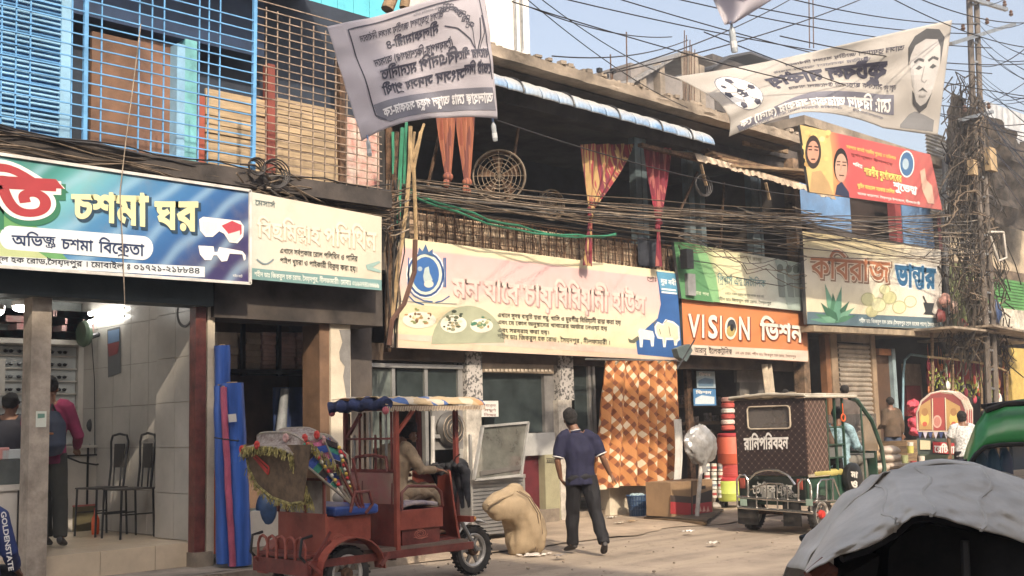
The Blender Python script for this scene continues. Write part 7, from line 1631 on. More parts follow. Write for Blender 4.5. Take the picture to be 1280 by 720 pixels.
for px, w_, c, h_, lb in ((817, .10, 'b9b4a8', .34, 'pale grey tall canister beside the blue basket'), (826, .11, 'd8d2c9', .40, 'white and red plastic container next to the pale canister')):
    q = P(px, 640, 12.45); q.z = .02; r = thing('container', q, lb, 'container'); MB().lathe(q, [(0, 0), (w_*.8, 0), (w_*.85, .02), (w_*.85, h_*.85), (w_*.4, h_), (0, h_)], 16).build('container_body', ink(c), r, smooth=True); MB().lathe(q+Vector((0, 0, h_)), [(w_*.35, 0), (w_*.35, .04), (0, .04)], 12).build('lid', ink('a5312f' if px > 820 else '8b8b85'), r)
# low platform with cardboard box and wrapped fan
pq = [G(808, 650), G(884, 657), G(905, 642), G(838, 638)]; PT = thing('low_platform', pq[0], 'low dark wooden platform on the roadside carrying the cardboard box', 'platform')
for i in range(5): mb = MB(); mb.prism([lerp(pq[0], pq[3], i/5)+Vector((0, 0, .05)), lerp(pq[1], pq[2], i/5)+Vector((0, 0, .05)), lerp(pq[1], pq[2], (i+.93)/5)+Vector((0, 0, .05)), lerp(pq[0], pq[3], (i+.93)/5)+Vector((0, 0, .05))], (0, 0, .03)); mb.build('plank', M('dark_plank', (.10, .075, .05), .85, v=.3), PT)
for a, b in ((0, 1), (3, 2)): MB().slab(pq[a]+Vector((0, .03, .025)), pq[b]+Vector((0, .03, .025)), .05, .048).build('bearer', wood, PT)
bq = G(862, 645); bY = 11.35; A, B = P(838, 600, bY), P(890, 600, bY); BX = thing('cardboard_box', (A.x, bY, .08), 'brown and red printed cardboard box with handle slot on the low platform', 'box')
zt_ = P(864, 601, bY).z; bxm = M('cardboard', (.28, .18, .10), .85, v=.1)
x5 = lerp(A.x, B.x, .52)
box('carton', (A.x, bY, .08), (B.x, bY+.5, zt_), bxm, BX); py = YP(bY)
shape(py, [(838, 627), (864, 629), (864, 644), (838, 642)], ink('b0262a'), BX, .004); shape(py, [(838, 619), (864, 621), (864, 629), (838, 627)], ink('4a3a34'), BX, .005)
shape(py, [(866, 629), (890, 626), (890, 641), (866, 643)], ink('b0262a'), BX, .004); shape(py, [(866, 620), (890, 612), (890, 627), (866, 630)], ink('3c3230'), BX, .005); shape(py, [(873, 608), (882, 607), (882, 611), (873, 612)], blackp, BX, .004)
strokes(py, [[(864.8, 601), (864.8, 644)]], 1.2, ink('4a3424'), BX, .006)
for x in (868, 873, 878, 883): shape(py, [(x, 640), (x+2, 632), (x+4, 639)], ink('d9a58f'), BX, .006)
WF = thing('wrapped_pedestal_fan', P(870, 645, 11.15), 'pedestal fan wrapped in silvery plastic sheet on a pale pole', 'fan'); wY = 11.1; c = P(876, 556, wY)
def wrp(u, v):
    a = u*2*math.pi; th = v*math.pi; d = Vector((math.sin(th)*math.cos(a), math.sin(th)*math.sin(a)*.45, math.cos(th))); k = 1+.16*n3(d.x*3, d.y*5, d.z*3)+.10*abs(n3(d.x*7, d.y*7, d.z*6))+.04*n3(d.x*15, d.y*15, d.z*13); return c+Vector((d.x*.37*k, d.y*.30*k, d.z*.30*k-.03*(d.x > 0)*d.x))
mb = MB(); mb.grid(wrp, 48, 30); mb.build('plastic_wrap', M('silvery_polythene', (.36, .35, .34), .28, .25, v=.25, s=4, b=.6, bs=9), WF, smooth=True)
tl2 = MB(); tl2.tube([c+Vector((.02, -.02, -.22)), c+Vector((.0, -.02, -.34)), c+Vector((.03, -.02, -.42))], [.10, .05, .07], 9); tl2.build('wrap_tail', M('silvery_polythene', (.36, .35, .34), .28), WF, smooth=True)
b0 = P(871, 648, wY-.02); b0.z = max(b0.z, .03); MB().tube([c+Vector((0, 0, -.25)), b0], .035, 9).build('pole', M('white_wrapped_pole', (.5, .47, .43), .6, v=.2, s=8, b=.4), WF, smooth=True)
bs2 = MB(); bs2.grid(lambda u, v: (b0.x+.24*v*math.cos(u*6.283), b0.y+.2*v*math.sin(u*6.283), .035+.05*(1-v)+.015*n3(u*9, v*3)), 24, 4); bs2.build('base_wrap', M('cream_wrap', (.55, .48, .38), .8), WF, smooth=True)
wh2 = MB(); wh2.grid(lambda u, v: tuple(P(lerp(842, 852, u)+2*math.sin(v*3), lerp(602, 524, v), 12.2)+Vector((0, .03*math.sin(u*9), 0))), 8, 10); wh2.build('white_sheet', M('white_cloth', (.5, .48, .44), .8, v=.1), label='white plastic sheet hanging beside the orange curtain', cat='sheet', smooth=True)
# drums, cans and wrapped stacks at the electronics shop
def drumc(px, y0, y1, rpx, Y, c, lb, lidc):
    a, b = P(px, y1, Y), P(px, y0, Y); R_ = (P(px+rpx, y1, Y)-a).length*.8; r = thing('plastic_drum', a, lb, 'drum', 'stacked drums'); h = b.z-a.z
    m = MB(); m.lathe(a, [(0, 0), (R_*.9, 0), (R_, .03), (R_*.98, h*.3), (R_*1.02, h*.33), (R_*.98, h*.36), (R_, h*.8), (R_*.85, h*.88)], 20); m.build('drum_body', ink(c), r, smooth=True); m = MB(); m.lathe(a+Vector((0, 0, h*.88)), [(R_*.95, -.01), (R_*.95, .03), (R_*.8, .05), (0, .05)], 20); m.build('lid', ink(lidc), r, smooth=True); MB().slab(a+Vector((-R_*.7, 0, h*.93)), a+Vector((R_*.7, 0, h*.93)), .03, .03).build('handle', ink(lidc), r)
drumc(915, 596, 626, 12, 12.1, 'c6d63c', 'lime yellow drum with red lid at the bottom of the stack', 'c2292c'); drumc(916, 580, 597, 12, 12.1, 'c0392f', 'red drum directly above the lime yellow one', 'c0392f')
drumc(914, 540, 580, 12, 12.1, 'd8572a', 'tall orange drum near the dark rickshaw', 'b5242a')
for i in range(6):
    y1 = 538-i*7; q = P(910, y1, 12.1); q2 = P(910, y1-6.4, 12.1)
    m = MB(); m.lathe(q, [(0, 0), (.10, 0), (.125, .02), (.125, q2.z-q.z-.02), (.1, q2.z-q.z), (0, q2.z-q.z)], 16); m.build('bowl_stack', ink(('c9543f', 'e0c4b4', 'b93c34', 'd9cfc2', 'bd4436', 'd39a86')[i]), label=('red plastic bowl stack, lowest', 'pale plastic bowl second from the bottom', 'red plastic bowl third from the bottom', 'cream plastic bowl third from the top', 'red plastic bowl second from the top', 'pink topmost plastic bowl')[i], cat='bowl', group='wrapped bowls above the orange drum', smooth=True)
rd = random.Random(41); cn = 0
wordc = ('cream', 'pale', 'red banded', 'white')
for col in range(3):
    for row in range(4):
        x = 884+col*8.5; y = 622-row*11; q = P(x, y, 12.2); h = P(x, y-10, 12.2).z-q.z; r = thing('paint_can', q, '%s paint can, %s row from the ground, %s column of the stack' % (wordc[(col+row) % 4], ('lowest', 'second', 'third', 'top')[row], ('left', 'middle', 'right')[col]), 'can', 'stacked paint cans')
        MB().lathe(q, [(0, 0), (.052, 0), (.052, h*.94), (.046, h*.97), (0, h*.97)], 14).build('can_body', ink(('d8cdb8', 'c9bfae', 'd7d2c6', 'e0d8c8')[(col+row) % 4]), r, smooth=True); MB().lathe(q+Vector((0, 0, h*.3)), [(.0535, 0), (.0535, h*.32)], 14).build('can_band', ink(('8a8f7c', 'b8433a', 'a8342f', '7f8a92')[(col*2+row) % 4]), r)
for i, (x, y, rx) in enumerate(((893, 636, .28), (884, 630, .2))):
    q = G(x, y); MB().ell(q+Vector((0, 0, .05)), (rx, .16, .07), 14, 8).build('cement_bag', M('grey_sack', (.34, .31, .28), .85), label=('low grey sack lying left of the dark rickshaw', 'small grey sack behind the low one')[i], cat='sack', smooth=True)
for i, (x, y) in enumerate(((900, 634), (905, 636))):
    q = G(x, y); MB().lathe(q+Vector((0, 0, .09)), [(.06, -.03), (.09, -.03), (.09, .03), (.06, .03), (.06, -.03)], 18, 'Y').build('small_wheel', rubber, label=('small black wheel lying by the grey sack, left one', 'small black wheel lying by the grey sack, right one')[i], cat='wheel', smooth=True)
# ================================================================ DARK BATTERY RICKSHAW
DR = thing('covered_rickshaw', (15, 9.0, 0), 'dark quilted electric rickshaw with chrome rear guard and white lettering', 'rickshaw')
RX = 14.0; yN, yF = 8.46, 9.58; rp_ = XP(RX); sp_ = YP(yN)
grn_p = M('dark_green_paint', (.03, .075, .05), .45, v=.25, s=3, dirt=.35); chrome = M('chrome_tube', (.62, .60, .57), .22, .95, v=.08)
def quilt(key, cA, cB, cS):
    if key in MATS: return MATS[key]
    m = bpy.data.materials.new(key); m.use_nodes = True; MATS[key] = m; n = m.node_tree.nodes; l = m.node_tree.links; p = n['Principled BSDF']; p.inputs['Roughness'].default_value = .45
    tc = n.new('ShaderNodeTexCoord'); sx = n.new('ShaderNodeSeparateXYZ'); l.new(tc.outputs['Object'], sx.inputs[0])
    h = math_(n, l, 'ADD', sx.outputs[0], sx.outputs[1]); A = math_(n, l, 'MULTIPLY', math_(n, l, 'ADD', h, sx.outputs[2]), 9); B = math_(n, l, 'MULTIPLY', math_(n, l, 'SUBTRACT', h, sx.outputs[2]), 9)
    ta, tb_ = (math_(n, l, 'ABSOLUTE', math_(n, l, 'SUBTRACT', math_(n, l, 'FRACT', q, 0), .5), 0) for q in (A, B))
    ln = math_(n, l, 'LESS_THAN', math_(n, l, 'MINIMUM', ta, tb_), .045); dot = math_(n, l, 'LESS_THAN', math_(n, l, 'ADD', ta, tb_), .13)
    def cc(c): 
        r = n.new('ShaderNodeRGB'); r.outputs[0].default_value = (*c, 1); return r.outputs[0]
    c = mixc(n, l, ln, cc(cA), cc(cB)); c = mixc(n, l, dot, c, cc(cS)); l.new(c, p.inputs['Base Color'])
    bp = n.new('ShaderNodeBump'); bp.inputs['Strength'].default_value = .5; l.new(math_(n, l, 'MINIMUM', ta, tb_), bp.inputs['Height']); l.new(bp.outputs[0], p.inputs['Normal']); return m
qm = quilt('quilted_vinyl', (.028, .018, .018), (.075, .05, .045), (.22, .17, .14)); qm2 = quilt('quilted_vinyl_lit', (.07, .04, .032), (.34, .24, .18), (.45, .36, .28))  # paler copy is the same vinyl, near-side sunlight put into its colour
zt, zb = 1.83, .78
# rear curtain built round its window
wy0, wy1 = rp_(988, 520).y, rp_(935, 520).y; wz0, wz1 = rp_(960, 536).z, rp_(960, 508).z
for nm, a, b in (('rear_curtain', (RX, yN, zb), (RX+.02, yF, wz0)), ('rear_curtain', (RX, yN, wz1), (RX+.02, yF, zt)), ('rear_curtain', (RX+.001, yN, wz0), (RX+.02, wy0, wz1)), ('rear_curtain', (RX+.001, wy1, wz0), (RX+.02, yF, wz1))):
    box(nm, a, b, qm, DR)
cor = []
for cy, cz, a0 in ((wy1-.05, wz1-.05, 0), (wy0+.05, wz1-.05, 90), (wy0+.05, wz0+.05, 180), (wy1-.05, wz0+.05, 270)):
    for k in range(4): a = math.radians(a0+k*30); cor.append((RX-.012, cy+.05*math.cos(a), cz+.05*math.sin(a)))
MB().tube(cor, .012, 6, closed=True).build('window_piping', M('cream_piping', (.5, .42, .32), .5), DR)
box('rear_window', (RX+.012, wy0, wz0), (RX+.016, wy1, wz1), M('clear_vinyl', (.25, .22, .2), .1, alpha=.35, v=.1, b=0), DR)
text(rp_, 'রানিপরিবহন', 930, 562, 985, 560, 15, 14.5, ink('e8e2da'), DR, .035, .006)
box('side_curtain', (RX+.02, yN-.012, zb+.02), (RX+.55, yN, zt), qm2, DR); box('side_curtain', (RX+.02, yF, zb), (RX+2.0, yF+.012, zt), qm, DR)
box('curtain_hem', (RX+.01, yN-.016, zb-.02), (RX+.56, yN-.002, zb+.018), M('cream_piping', (.5, .42, .32), .5), DR)
mb = MB(); mb.grid(lambda u, v: (lerp(RX-.05, RX+1.35, u), lerp(yN-.06, yF+.06, v), zt+.02+.03*math.sin(v*math.pi)**.5), 12, 12); mb.build('roof', M('cream_roof_sheet', (.28, .24, .19), .7, v=.15, dirt=.4), DR, smooth=True, solid=.012)
for y in (yN-.05, yF+.05): MB().tube([(RX-.05, y, zt+.02), (RX+1.35, y, zt+.02)], .022, 6).build('roof_rail', M('pale_pipe', (.5, .45, .37), .5), DR)
for x in (RX-.05, RX+.5, RX+1.3): MB().tube([(x, yN-.05, zt+.04), (x, 9.0, zt+.075), (x, yF+.05, zt+.04)], .018, 6).build('roof_hoop', M('pale_pipe', (.5, .45, .37), .5), DR)
rl_ = MB(); rl_.tube([(RX-.02, lerp(yN+.1, yF-.2, t/10), zt+.05+.01*math.sin(t*2)) for t in range(11)], .035, 8); rl_.build('rolled_mat', M('rolled_reed_mat', (.4, .33, .24), .8), DR, smooth=True)
# metal tail
tp_ = box('tail_panel', (RX-.03, yN+.03, .42), (RX, yF-.03, zb-.01), M('sooty_tail_metal', (.02, .03, .026), .4, .3, dirt=.3), DR)
text(XP(RX-.03), 'তৌফিক এন্টার', 941, 617, 990, 617, 11, 11, ink('c9c4ba'), DR, .03, .006); text(XP(RX-.03), 'প্রাইজ', 975, 622, 1000, 622, 5, 5, ink('a8a49c'), DR, .01, .006)
for px0, px1, c in ((926, 936, 'd9e0d6'), (1000, 1008, 'd9e0d6'), (998, 1006, 'b8432f')):
    pass
for y, c in ((yN+.1, 'b04a35'), (yF-.1, 'b04a35')): box('tail_light', (RX-.05, y-.04, .60), (RX-.032, y+.04, .74), ink(c), DR)
box('number_plate', (RX-.075, 8.95, .44), (RX-.06, 9.15, .56), M('worn_plate', (.4, .38, .34), .4), DR)
GD = []
Rp = XP(RX-.13)
def gt(pts, r=.016): MB().tube([Rp(*p) for p in pts], r, 7).build('guard_tube', chrome, DR, smooth=True)
gt([(922, 621), (1014, 627.5)], .02); gt([(923, 634), (1016, 641)], .02)
gt([(922, 634), (921, 600), (925, 594), (931, 594), (935, 600), (935, 622)]); gt([(998, 626), (998, 604), (1002, 599), (1010, 600), (1013, 606), (1014, 641)])
gt([(936, 600), (945, 591), (958, 587), (972, 588), (985, 594), (994, 606)]); gt([(938, 612), (960, 604), (978, 605), (992, 616)], .012)
for x in (945, 958, 971, 984): gt([(x, 605+abs(x-962)*.1), (x+1, 636)], .011)
for px in (926, 1008): box('reflector', tuple(Rp(px, 632, .02)), tuple(Vector(Rp(px+7, 624, .03))), M('pale_green_reflector', (.3, .4, .33), .3), DR)
box('mud_flap', (RX-.02, yF-.32, .10), (RX-.005, yF+.02, .42), rubber, DR); box('mud_flap', (RX-.02, yN+.12, .10), (RX-.005, yN+.40, .42), rubber, DR)
rh = M('red_hub', (.6, .05, .04), .45)
wheel(DR, (RX+.30, yN+.02, .25), .25, .11, rh, spokes=8); wheel(DR, (RX+.30, yF-.03, .25), .25, .11, rh, spokes=8)
wheel(DR, (RX+2.35, 9.02, .25), .25, .10, rh, spokes=8)
MB().tube([(RX+.30, yN, .25), (RX+.30, yF, .25)], .03, 8).build('axle', rust, DR)
for p_ in (((RX+.0, yN-.12, .42), (RX+.05, yN-.12, .66), (RX+.12, yN-.13, .72), (RX+.45, yN-.13, .72), (RX+.62, yN-.12, .45), (RX+.95, yN-.1, .36)), ((RX-.1, yN-.12, .45), (RX+.65, yN-.12, .42), (RX+.95, yN-.1, .40)), ((RX+.25, yN-.12, .43), (RX+.25, yN-.13, .72)), ((RX+.42, yN-.12, .43), (RX+.42, yN-.13, .72))):
    MB().tube(p_, .014, 6).build('guard_tube', chrome, DR, smooth=True)
# body side
box('floor', (RX, yN+.03, .38), (RX+2.0, yF-.03, .42), grn_p, DR); box('side_panel', (RX+.62, yN, .42), (RX+.98, yN+.03, .78), grn_p, DR); box('side_panel', (RX+.02, yN+.02, .44), (RX+.6, yN+.04, .76), grn_p, DR)
box('seat_base', (RX+.2, yN+.1, .42), (RX+.7, yF-.1, .74), grn_p, DR)
mb = MB(); mb.box((RX+.15, yN-.02, .75), (RX+.95, yF-.1, .84)); mb.build('yellow_seat', M('yellow_vinyl', (.45, .38, .12), .5, v=.2), DR, bevel=.03)
box('seat_back', (RX+.58, yN+.02, 1.0), (RX+1.0, yN+.03, 1.17), M('silver_net', (.25, .25, .24), .5, .3), DR)
for x in (RX+.57, RX+.80, RX+1.02): MB().slab((x, yN, .42), (x, yN, zt), .03, .03).build('post', grn_p, DR)
for z in (1.0, 1.18, 1.42): MB().slab((RX+.57, yN, z), (RX+1.02, yN, z), .022, .022).build('rail', grn_p, DR)
for yy in (yN, yF): MB().tube([(RX+1.25, yy, zt), (RX+1.45, yy, zt-.03), (RX+1.85, yy, 1.5), (RX+2.1, yy, 1.1), (RX+2.15, yy, .8), (RX+2.0, yy, .42)], .032, 8).build('front_pillar', grn_p, DR, smooth=True)
MB().tube([(RX+1.55, yN, 1.75), (RX+1.57, yN, .42)], .014, 6).build('post', grn_p, DR)
box('windscreen', (RX+2.08, yN+.05, 1.05), (RX+2.09, yF-.05, 1.6), M('dusty_windscreen', (.2, .2, .2), .1, alpha=.4, b=0), DR); box('front_panel', (RX+2.1, yN+.1, .5), (RX+2.14, yF-.1, 1.05), grn_p, DR)
box('dash_board', (RX+1.75, yN+.1, .95), (RX+2.05, yF-.1, 1.02), M('silver_net', (.25, .25, .24), .5, .3), DR)
MB().tube([(RX+2.1, 9.0, 1.0), (RX+2.33, 9.0, .25)], .03, 8).build('fork', chrome, DR)
c = Vector((P(1068, 598, yN-.1).x, yN-.08, P(1068, 598, yN-.1).z)); sw = thing('spare_wheel', c, 'covered spare wheel with white painted letter on the side of the dark rickshaw', 'wheel')
m_ = MB(); m_.lathe(c, [(0, -.05), (.18, -.05), (.215, -.03), (.225, .02), (.20, .06), (0, .06)], 28, 'Y'); m_.build('wheel_cover', M('black_vinyl', (.02, .02, .02), .35, v=.3), sw, smooth=True)
text(YP(c.y-.052), 'মা', 1064, 596, 1072, 597, 7, 7, ink('d8d2c6'), sw, .05, .004); text(YP(c.y-.052), 'ও', 1064, 609, 1072, 610, 9, 9, ink('d8d2c6'), sw, .05, .004)
q = P(1054, 522, yN-.05); ri = thing('orange_ring', q, 'bright orange hanging ring and ribbon on the dark rickshaw side', 'ornament'); MB().tube(ring(q, (0, 1, 0), .05, 14), .012, 6, closed=True).build('ring', M('orange_plastic', (.75, .25, .03), .4), ri); MB().slab(q+Vector((0, 0, .05)), q+Vector((0, 0, .2)), .02, .006).build('strap', M('orange_plastic', (.75, .25, .03), .4), ri)
# passengers
o1 = Vector((RX+.55, 9.0, .84)); W = local(o1, (0, -1, 0), (1, 0, 0))
def sitter(o1, lb, shirt, tr_, fwdv=(1, 0, 0), rv=(0, -1, 0), vox=.015, seed=0, look=None):
    W = local(o1, rv, fwdv); root = thing('person', o1, lb, 'person')
    J = dict(pel=W(0, 0, .10), chest=W(0, .0, .42), neck=W(0, .02, .62), head=W(0, .05, .76), sl=W(-.19, 0, .57), sr=W(.19, 0, .57), hl=W(-.10, .03, .09), hr=W(.10, .03, .09), kl=W(-.13, .42, .12), kr=W(.13, .42, .12), al=W(-.13, .46, -.30), ar=W(.13, .46, -.30), tl=W(-.13, .6, -.34), tr=W(.13, .6, -.34), el=W(-.25, .08, .32), er=W(.25, .08, .32), wl=W(-.2, .3, .26), wr=W(.2, .3, .26))
    person(root, J, dict(shirt=shirt, trousers=tr_), vox, sleeve='long', seed=seed, look=look)
sitter(Vector((RX+.72, 8.78, .86)), 'passenger in dark clothes in the rear seat of the dark rickshaw', M('brown_shirt', (.12, .08, .06), .85), blk)
sitter(Vector((RX+1.45, 8.80, .82)), 'driver in pale blue striped shirt at the front of the dark rickshaw', M('pale_blue_shirt', (.28, .42, .48), .85, v=.3, s=20), M('dull_trousers', (.15, .14, .12), .9), seed=4)
sitter(Vector((RX+.66, 9.3, .86)), 'passenger in cream shirt seen through the rear window of the dark rickshaw', M('cream_shirt', (.45, .38, .26), .85), blk, seed=5)
# sacks and sign board leaning beyond the rickshaw
for i, (x, y, w_, c, lb) in enumerate(((1112, 563, .28, 'cbb9a8', 'topmost pale sack of the pile beyond the dark rickshaw'), (1114, 572, .34, 'd5c5b4', 'second pale sack from top beyond the dark rickshaw'), (1118, 581, .40, 'c8b5a2', 'third pale sack from top beyond the dark rickshaw'), (1135, 584, .34, 'd0c2b2', 'pale sack lying right of the sack pile'), (1098, 585, .3, 'bfae9c', 'dull sack at the left foot of the sack pile'))):
    q = P(x, y, 11.4); mb = MB(); mb.ell(q, (w_, .2, .10), 16, 9); mb.v = [tuple(Vector(v)+Vector((0, 0, .02*n3(v[0]*5, v[1]*5, i)))) for v in mb.v]; mb.build('grain_sack', ink(c), label=lb, cat='sack', smooth=True)
bz = P(1112, 590, 11.4); box('sack_stand', (bz.x-.6, 11.2, 0), (bz.x+1.0, 11.7, bz.z-.02), conc, label='low concrete stand under the grain sack pile', cat='stand')
lb_ = MB(); lb_.prism([P(1078, 520, 11.9), P(1090, 522, 11.9), P(1103, 575, 11.9), P(1083, 578, 11.9)], (0, .03, 0)); lb_.build('leaning_board', M('pale_orange_board', (.5, .36, .22), .8), label='pale orange board leaning behind the dark rickshaw', cat='board')
# ================================================================ DECORATED CYCLE RICKSHAW
CR_ = thing('decorated_rickshaw', (22, 10.8, 0), 'cycle rickshaw with round striped hood and painted floral back among the stalls', 'rickshaw')
dp = lambda x, y, o=0: PD(x, y, 22.5-o)
hm = striped('striped_hood', [(.5, .2, .14), (.5, .42, .3), (.4, .08, .08), (.45, .35, .2), (.5, .25, .12)], 3)
hoodprof = [(1147, 540), (1146, 518), (1152, 503), (1163, 494), (1176, 491), (1190, 493), (1201, 501), (1207, 514), (1207, 540)]
for k in range(len(hoodprof)-1):
    a, b = hoodprof[k], hoodprof[k+1]; dv2 = Vector((1.1, .35, .02)); m_ = MB(); m_.prism([dp(*a), dp(*b), dp(*b)+dv2, dp(*a)+dv2], (0, 0, .02)); m_.build('hood_panel', (M('hood_cream', (.5, .42, .3), .7), M('hood_red', (.42, .09, .08), .7))[k % 2], CR_)
for j in range(4): 
    MB().tube([dp(*p)+Vector((1.1, .35, .02))*(j/3)+Vector((0, 0, .03)) for p in hoodprof], .018, 6).build('hood_rib', M('pale_rib', (.55, .45, .38), .6), CR_, smooth=True)
bk = Plane(dp(1147, 540), dp(1207, 540), dp(1176, 491)); mb = MB(); mb.prism([dp(*p) for p in hoodprof], (.02, .01, 0)); bkp = mb.build('painted_back', M('maroon_back', (.22, .05, .05), .6), CR_)
shape(bk, [(1149, 508), (1163, 499), (1165, 537), (1149, 537)], ink('b98f4a'), CR_, .006); shape(bk, [(1182, 498), (1200, 508), (1204, 537), (1184, 537)], ink('b98f4a'), CR_, .006); shape(bk, [(1166, 497), (1180, 497), (1181, 538), (1167, 538)], ink('a83a35'), CR_, .007)
shape(bk, circ(1171.5, 527, 5.5, 8), ink('d9a895'), CR_, .009); shape(bk, circ(1171.5, 527, 4, 6), ink('c77a6a'), CR_, .011)
for cx in (1156, 1192): shape(bk, circ(cx, 524, 5.5, 9), ink('d8b84a'), CR_, .009); shape(bk, circ(cx, 515, 4, 5), ink('a7763a'), CR_, .010); shape(bk, circ(cx, 530, 3, 3), ink('c8502f'), CR_, .011)
strokes(bk, [[(1165.5, 498), (1166, 538)], [(1181.5, 497), (1183, 538)], [(1148, 539), (1206, 539)]], 1.2, ink('e0cfb0'), CR_, .012)
for i in range(9): shape(bk, [(1147+i*6.6, 540), (1153+i*6.6, 540), (1150+i*6.6, 549)], ink(('3d4a7a', 'c0b8c8')[i % 2]), CR_, .01)
bd_ = MB(); bd_.prism([dp(1146, 548), dp(1205, 548), dp(1203, 585), dp(1148, 585)], (.8, .25, 0)); bd_.build('box_body', M('dark_green_box', (.06, .08, .07), .6, v=.3), CR_)
shape(bk, [(1166, 552), (1195, 554), (1194, 568), (1166, 566)], ink('c2262c'), CR_, .03, 'plate'); text(bk, 'রেটিনা', 1168, 565, 1193, 566.5, 8.5, 8.5, ink('f0e6e0'), CR_, .04, .036)
shape(bk, [(1150, 550), (1163, 551), (1163, 562), (1150, 562)], ink('cfc29a'), CR_, .03); shape(bk, [(1150, 568), (1200, 569), (1199, 580), (1151, 579)], ink('5d6a52'), CR_, .03)
cwh = dp(1176, 592)
for q, lb in ((dp(1150, 590), 0), (dp(1203, 592), 1)):
    MB().tube(ring(q, (.5, -.86, 0), .33, 24), .022, 6, closed=True).build('wheel', rubber, CR_)
for i, (x, y, w_, h_, c, lb) in enumerate(((1138, 562, 10, 9, 'c7bf4a', 'yellow bucket on the vendor cart left of the decorated rickshaw'), (1138, 555, 11, 5, 'd9d4c8', 'white lid tray above the yellow bucket'), (1142, 580, 9, 8, 'b8403a', 'red and white tin below the yellow bucket'), (1152, 575, 8, 10, 'd5cdbd', 'white carton by the red tin'), (1131, 574, 10, 10, '9aa06a', 'olive jar left of the red tin'))):
    a, b = PD(x-w_/2, y+h_/2, 21.5), PD(x+w_/2, y-h_/2, 21.5); r = MB().lathe(Vector(((a.x+b.x)/2, (a.y+b.y)/2, a.z)), [(0, 0), ((b-a).length*.28, 0), ((b-a).length*.32, b.z-a.z), (0, b.z-a.z)], 14).build('vendor_pot', ink(c), label=lb, cat='container', smooth=True)
q = PD(1140, 588, 21.5); box('vendor_cart', (q.x-.7, q.y-.4, 0), (q.x+.6, q.y+.5, q.z), wood, label='wooden vendor cart top under the pots', cat='cart')
# ================================================================ FRUIT STALL, SHACKS AND FAR RIGHT
FS = thing('fruit_stall', (31, 12.6, 0), 'open fruit stall with bunches of bananas and hanging goods under a patched roof', 'stall')
fY = 12.9
fx0, fx1 = P(1180, 450, fY).x, P(1268, 450, fY).x
box('back_wall', (X31, 14.6, 0), (52, 14.8, 7.5), M('dark_shack_wall', (.05, .04, .035), .9), FS)
def cur(name, pts, Y, r, mat, root): MB().tube([P(x, y, Y) for x, y in pts], r, 6).build(name, mat, root)
cur('roof_pole', ((1160, 446), (1200, 450), (1240, 456), (1262, 466)), 12.2, .03, bam, FS); cur('roof_pole', ((1180, 444), (1230, 440), (1266, 448)), 12.5, .03, bam, FS)
for x in (1165, 1190, 1226, 1246, 1258): cur('post', ((x, 415), (x+2, 600)), 12.3, .035, wood, FS)
roofm = M('patched_roof', (.30, .24, .18), .8, v=.4, s=3, dirt=.5)
for i, (x0, y0, x1, y1, Y) in enumerate(((1150, 412, 1210, 418, 12.2), (1200, 410, 1278, 424, 12.0), (1185, 424, 1262, 430, 12.6))):
    MB().slab(P(x0, y0, Y), P(x1, y1, Y), 1.6, .05).build('roof_sheet', roofm, FS)
rd = random.Random(51); bgm = M('green_banana', (.30, .34, .07), .6, v=.2, s=8); ban = 0
for i, (x, y) in enumerate(((1168, 470), (1182, 476), (1189, 484), (1198, 480), (1215, 482), (1221, 476), (1237, 478), (1243, 484))):
    p = P(x, y, 12.4); r = thing('banana_bunch', p, 'hanging bunch of green yellow bananas, number %s from the left under the stall roof' % ('one', 'two', 'three', 'four', 'five', 'six', 'seven', 'eight')[i], 'bananas', 'banana bunches at the fruit stall'); m_ = MB()
    for k in range(16):
        a = k*1.1; z = -.04*k/1.5+.1; q = p+Vector((.05*math.cos(a), .05*math.sin(a), z)); m_.tube([q, q+Vector((.06*math.cos(a), .06*math.sin(a), .02)), q+Vector((.075*math.cos(a), .075*math.sin(a), .09))], [.012, .02, .008], 6)
    m_.build('bananas', bgm, r, smooth=True, kind='stuff'); MB().tube([p+Vector((0, 0, .1)), p+Vector((0, 0, .55))], .012, 5).build('stalk', wood, r)
goods = (('d94a3a', 'red'), ('8d2a55', 'purple'), ('e8e4da', 'white'), ('2a2320', 'black'), ('c83a55', 'crimson'), ('3a6f4a', 'green'), ('e07a30', 'orange'))
for i in range(70):
    x = rd.uniform(1160, 1258); y = rd.uniform(452, 500); c, nm = rd.choice(goods); p = P(x, y, rd.uniform(12.3, 13.4)); s_ = rd.uniform(.05, .10)
    m_ = MB(); m_.ell(p, (s_, s_*.6, s_*rd.uniform(1, 2.2)), 8, 6); m_.tube([p, p+Vector((0, 0, .45))], .006, 4); m_.build('hanging_packet', ink(c), label='small %s packet hanging at the fruit stall' % nm, cat='packet', group='small %s packets hanging at the fruit stall' % nm, smooth=True)
for i in range(14): p = P(1170+i*6.2, 447+i*.9, 12.9); mb = MB(); mb.grid(lambda u, v: (p.x+(u-.5)*.28, p.y+.04*math.sin(u*14+i), p.z-.55*v), 8, 2); mb.build('hanging_garland', ink(('a32a50', '8a2340', 'b8443f', '6b2350')[i % 4]), label='row of magenta sachets hanging under the stall roof', cat='sachets', group='strips of magenta sachets at the stall roof')
for i, (x, y) in enumerate(((1153, 555-20), (1147, 530), (1152, 545), (1144, 520), (1150, 510), (1142, 535))):
    p = P(x-9+i % 2*9, y-6, 12.2); mb = MB(); mb.ell(p, (.15, .12, .10), 16, 10); mb.v = [tuple(Vector(v)+(Vector(v)-p)*.5*n3(v[0]*11, v[1]*11, v[2]*11)) for v in mb.v]; mb.build('red_bundle', M('red_netting', (.5, .06, .09), .7, v=.3, s=20), label='red netted bundle in the heap left of the decorated rickshaw', cat='bundle', group='heap of red netted bundles', smooth=True)
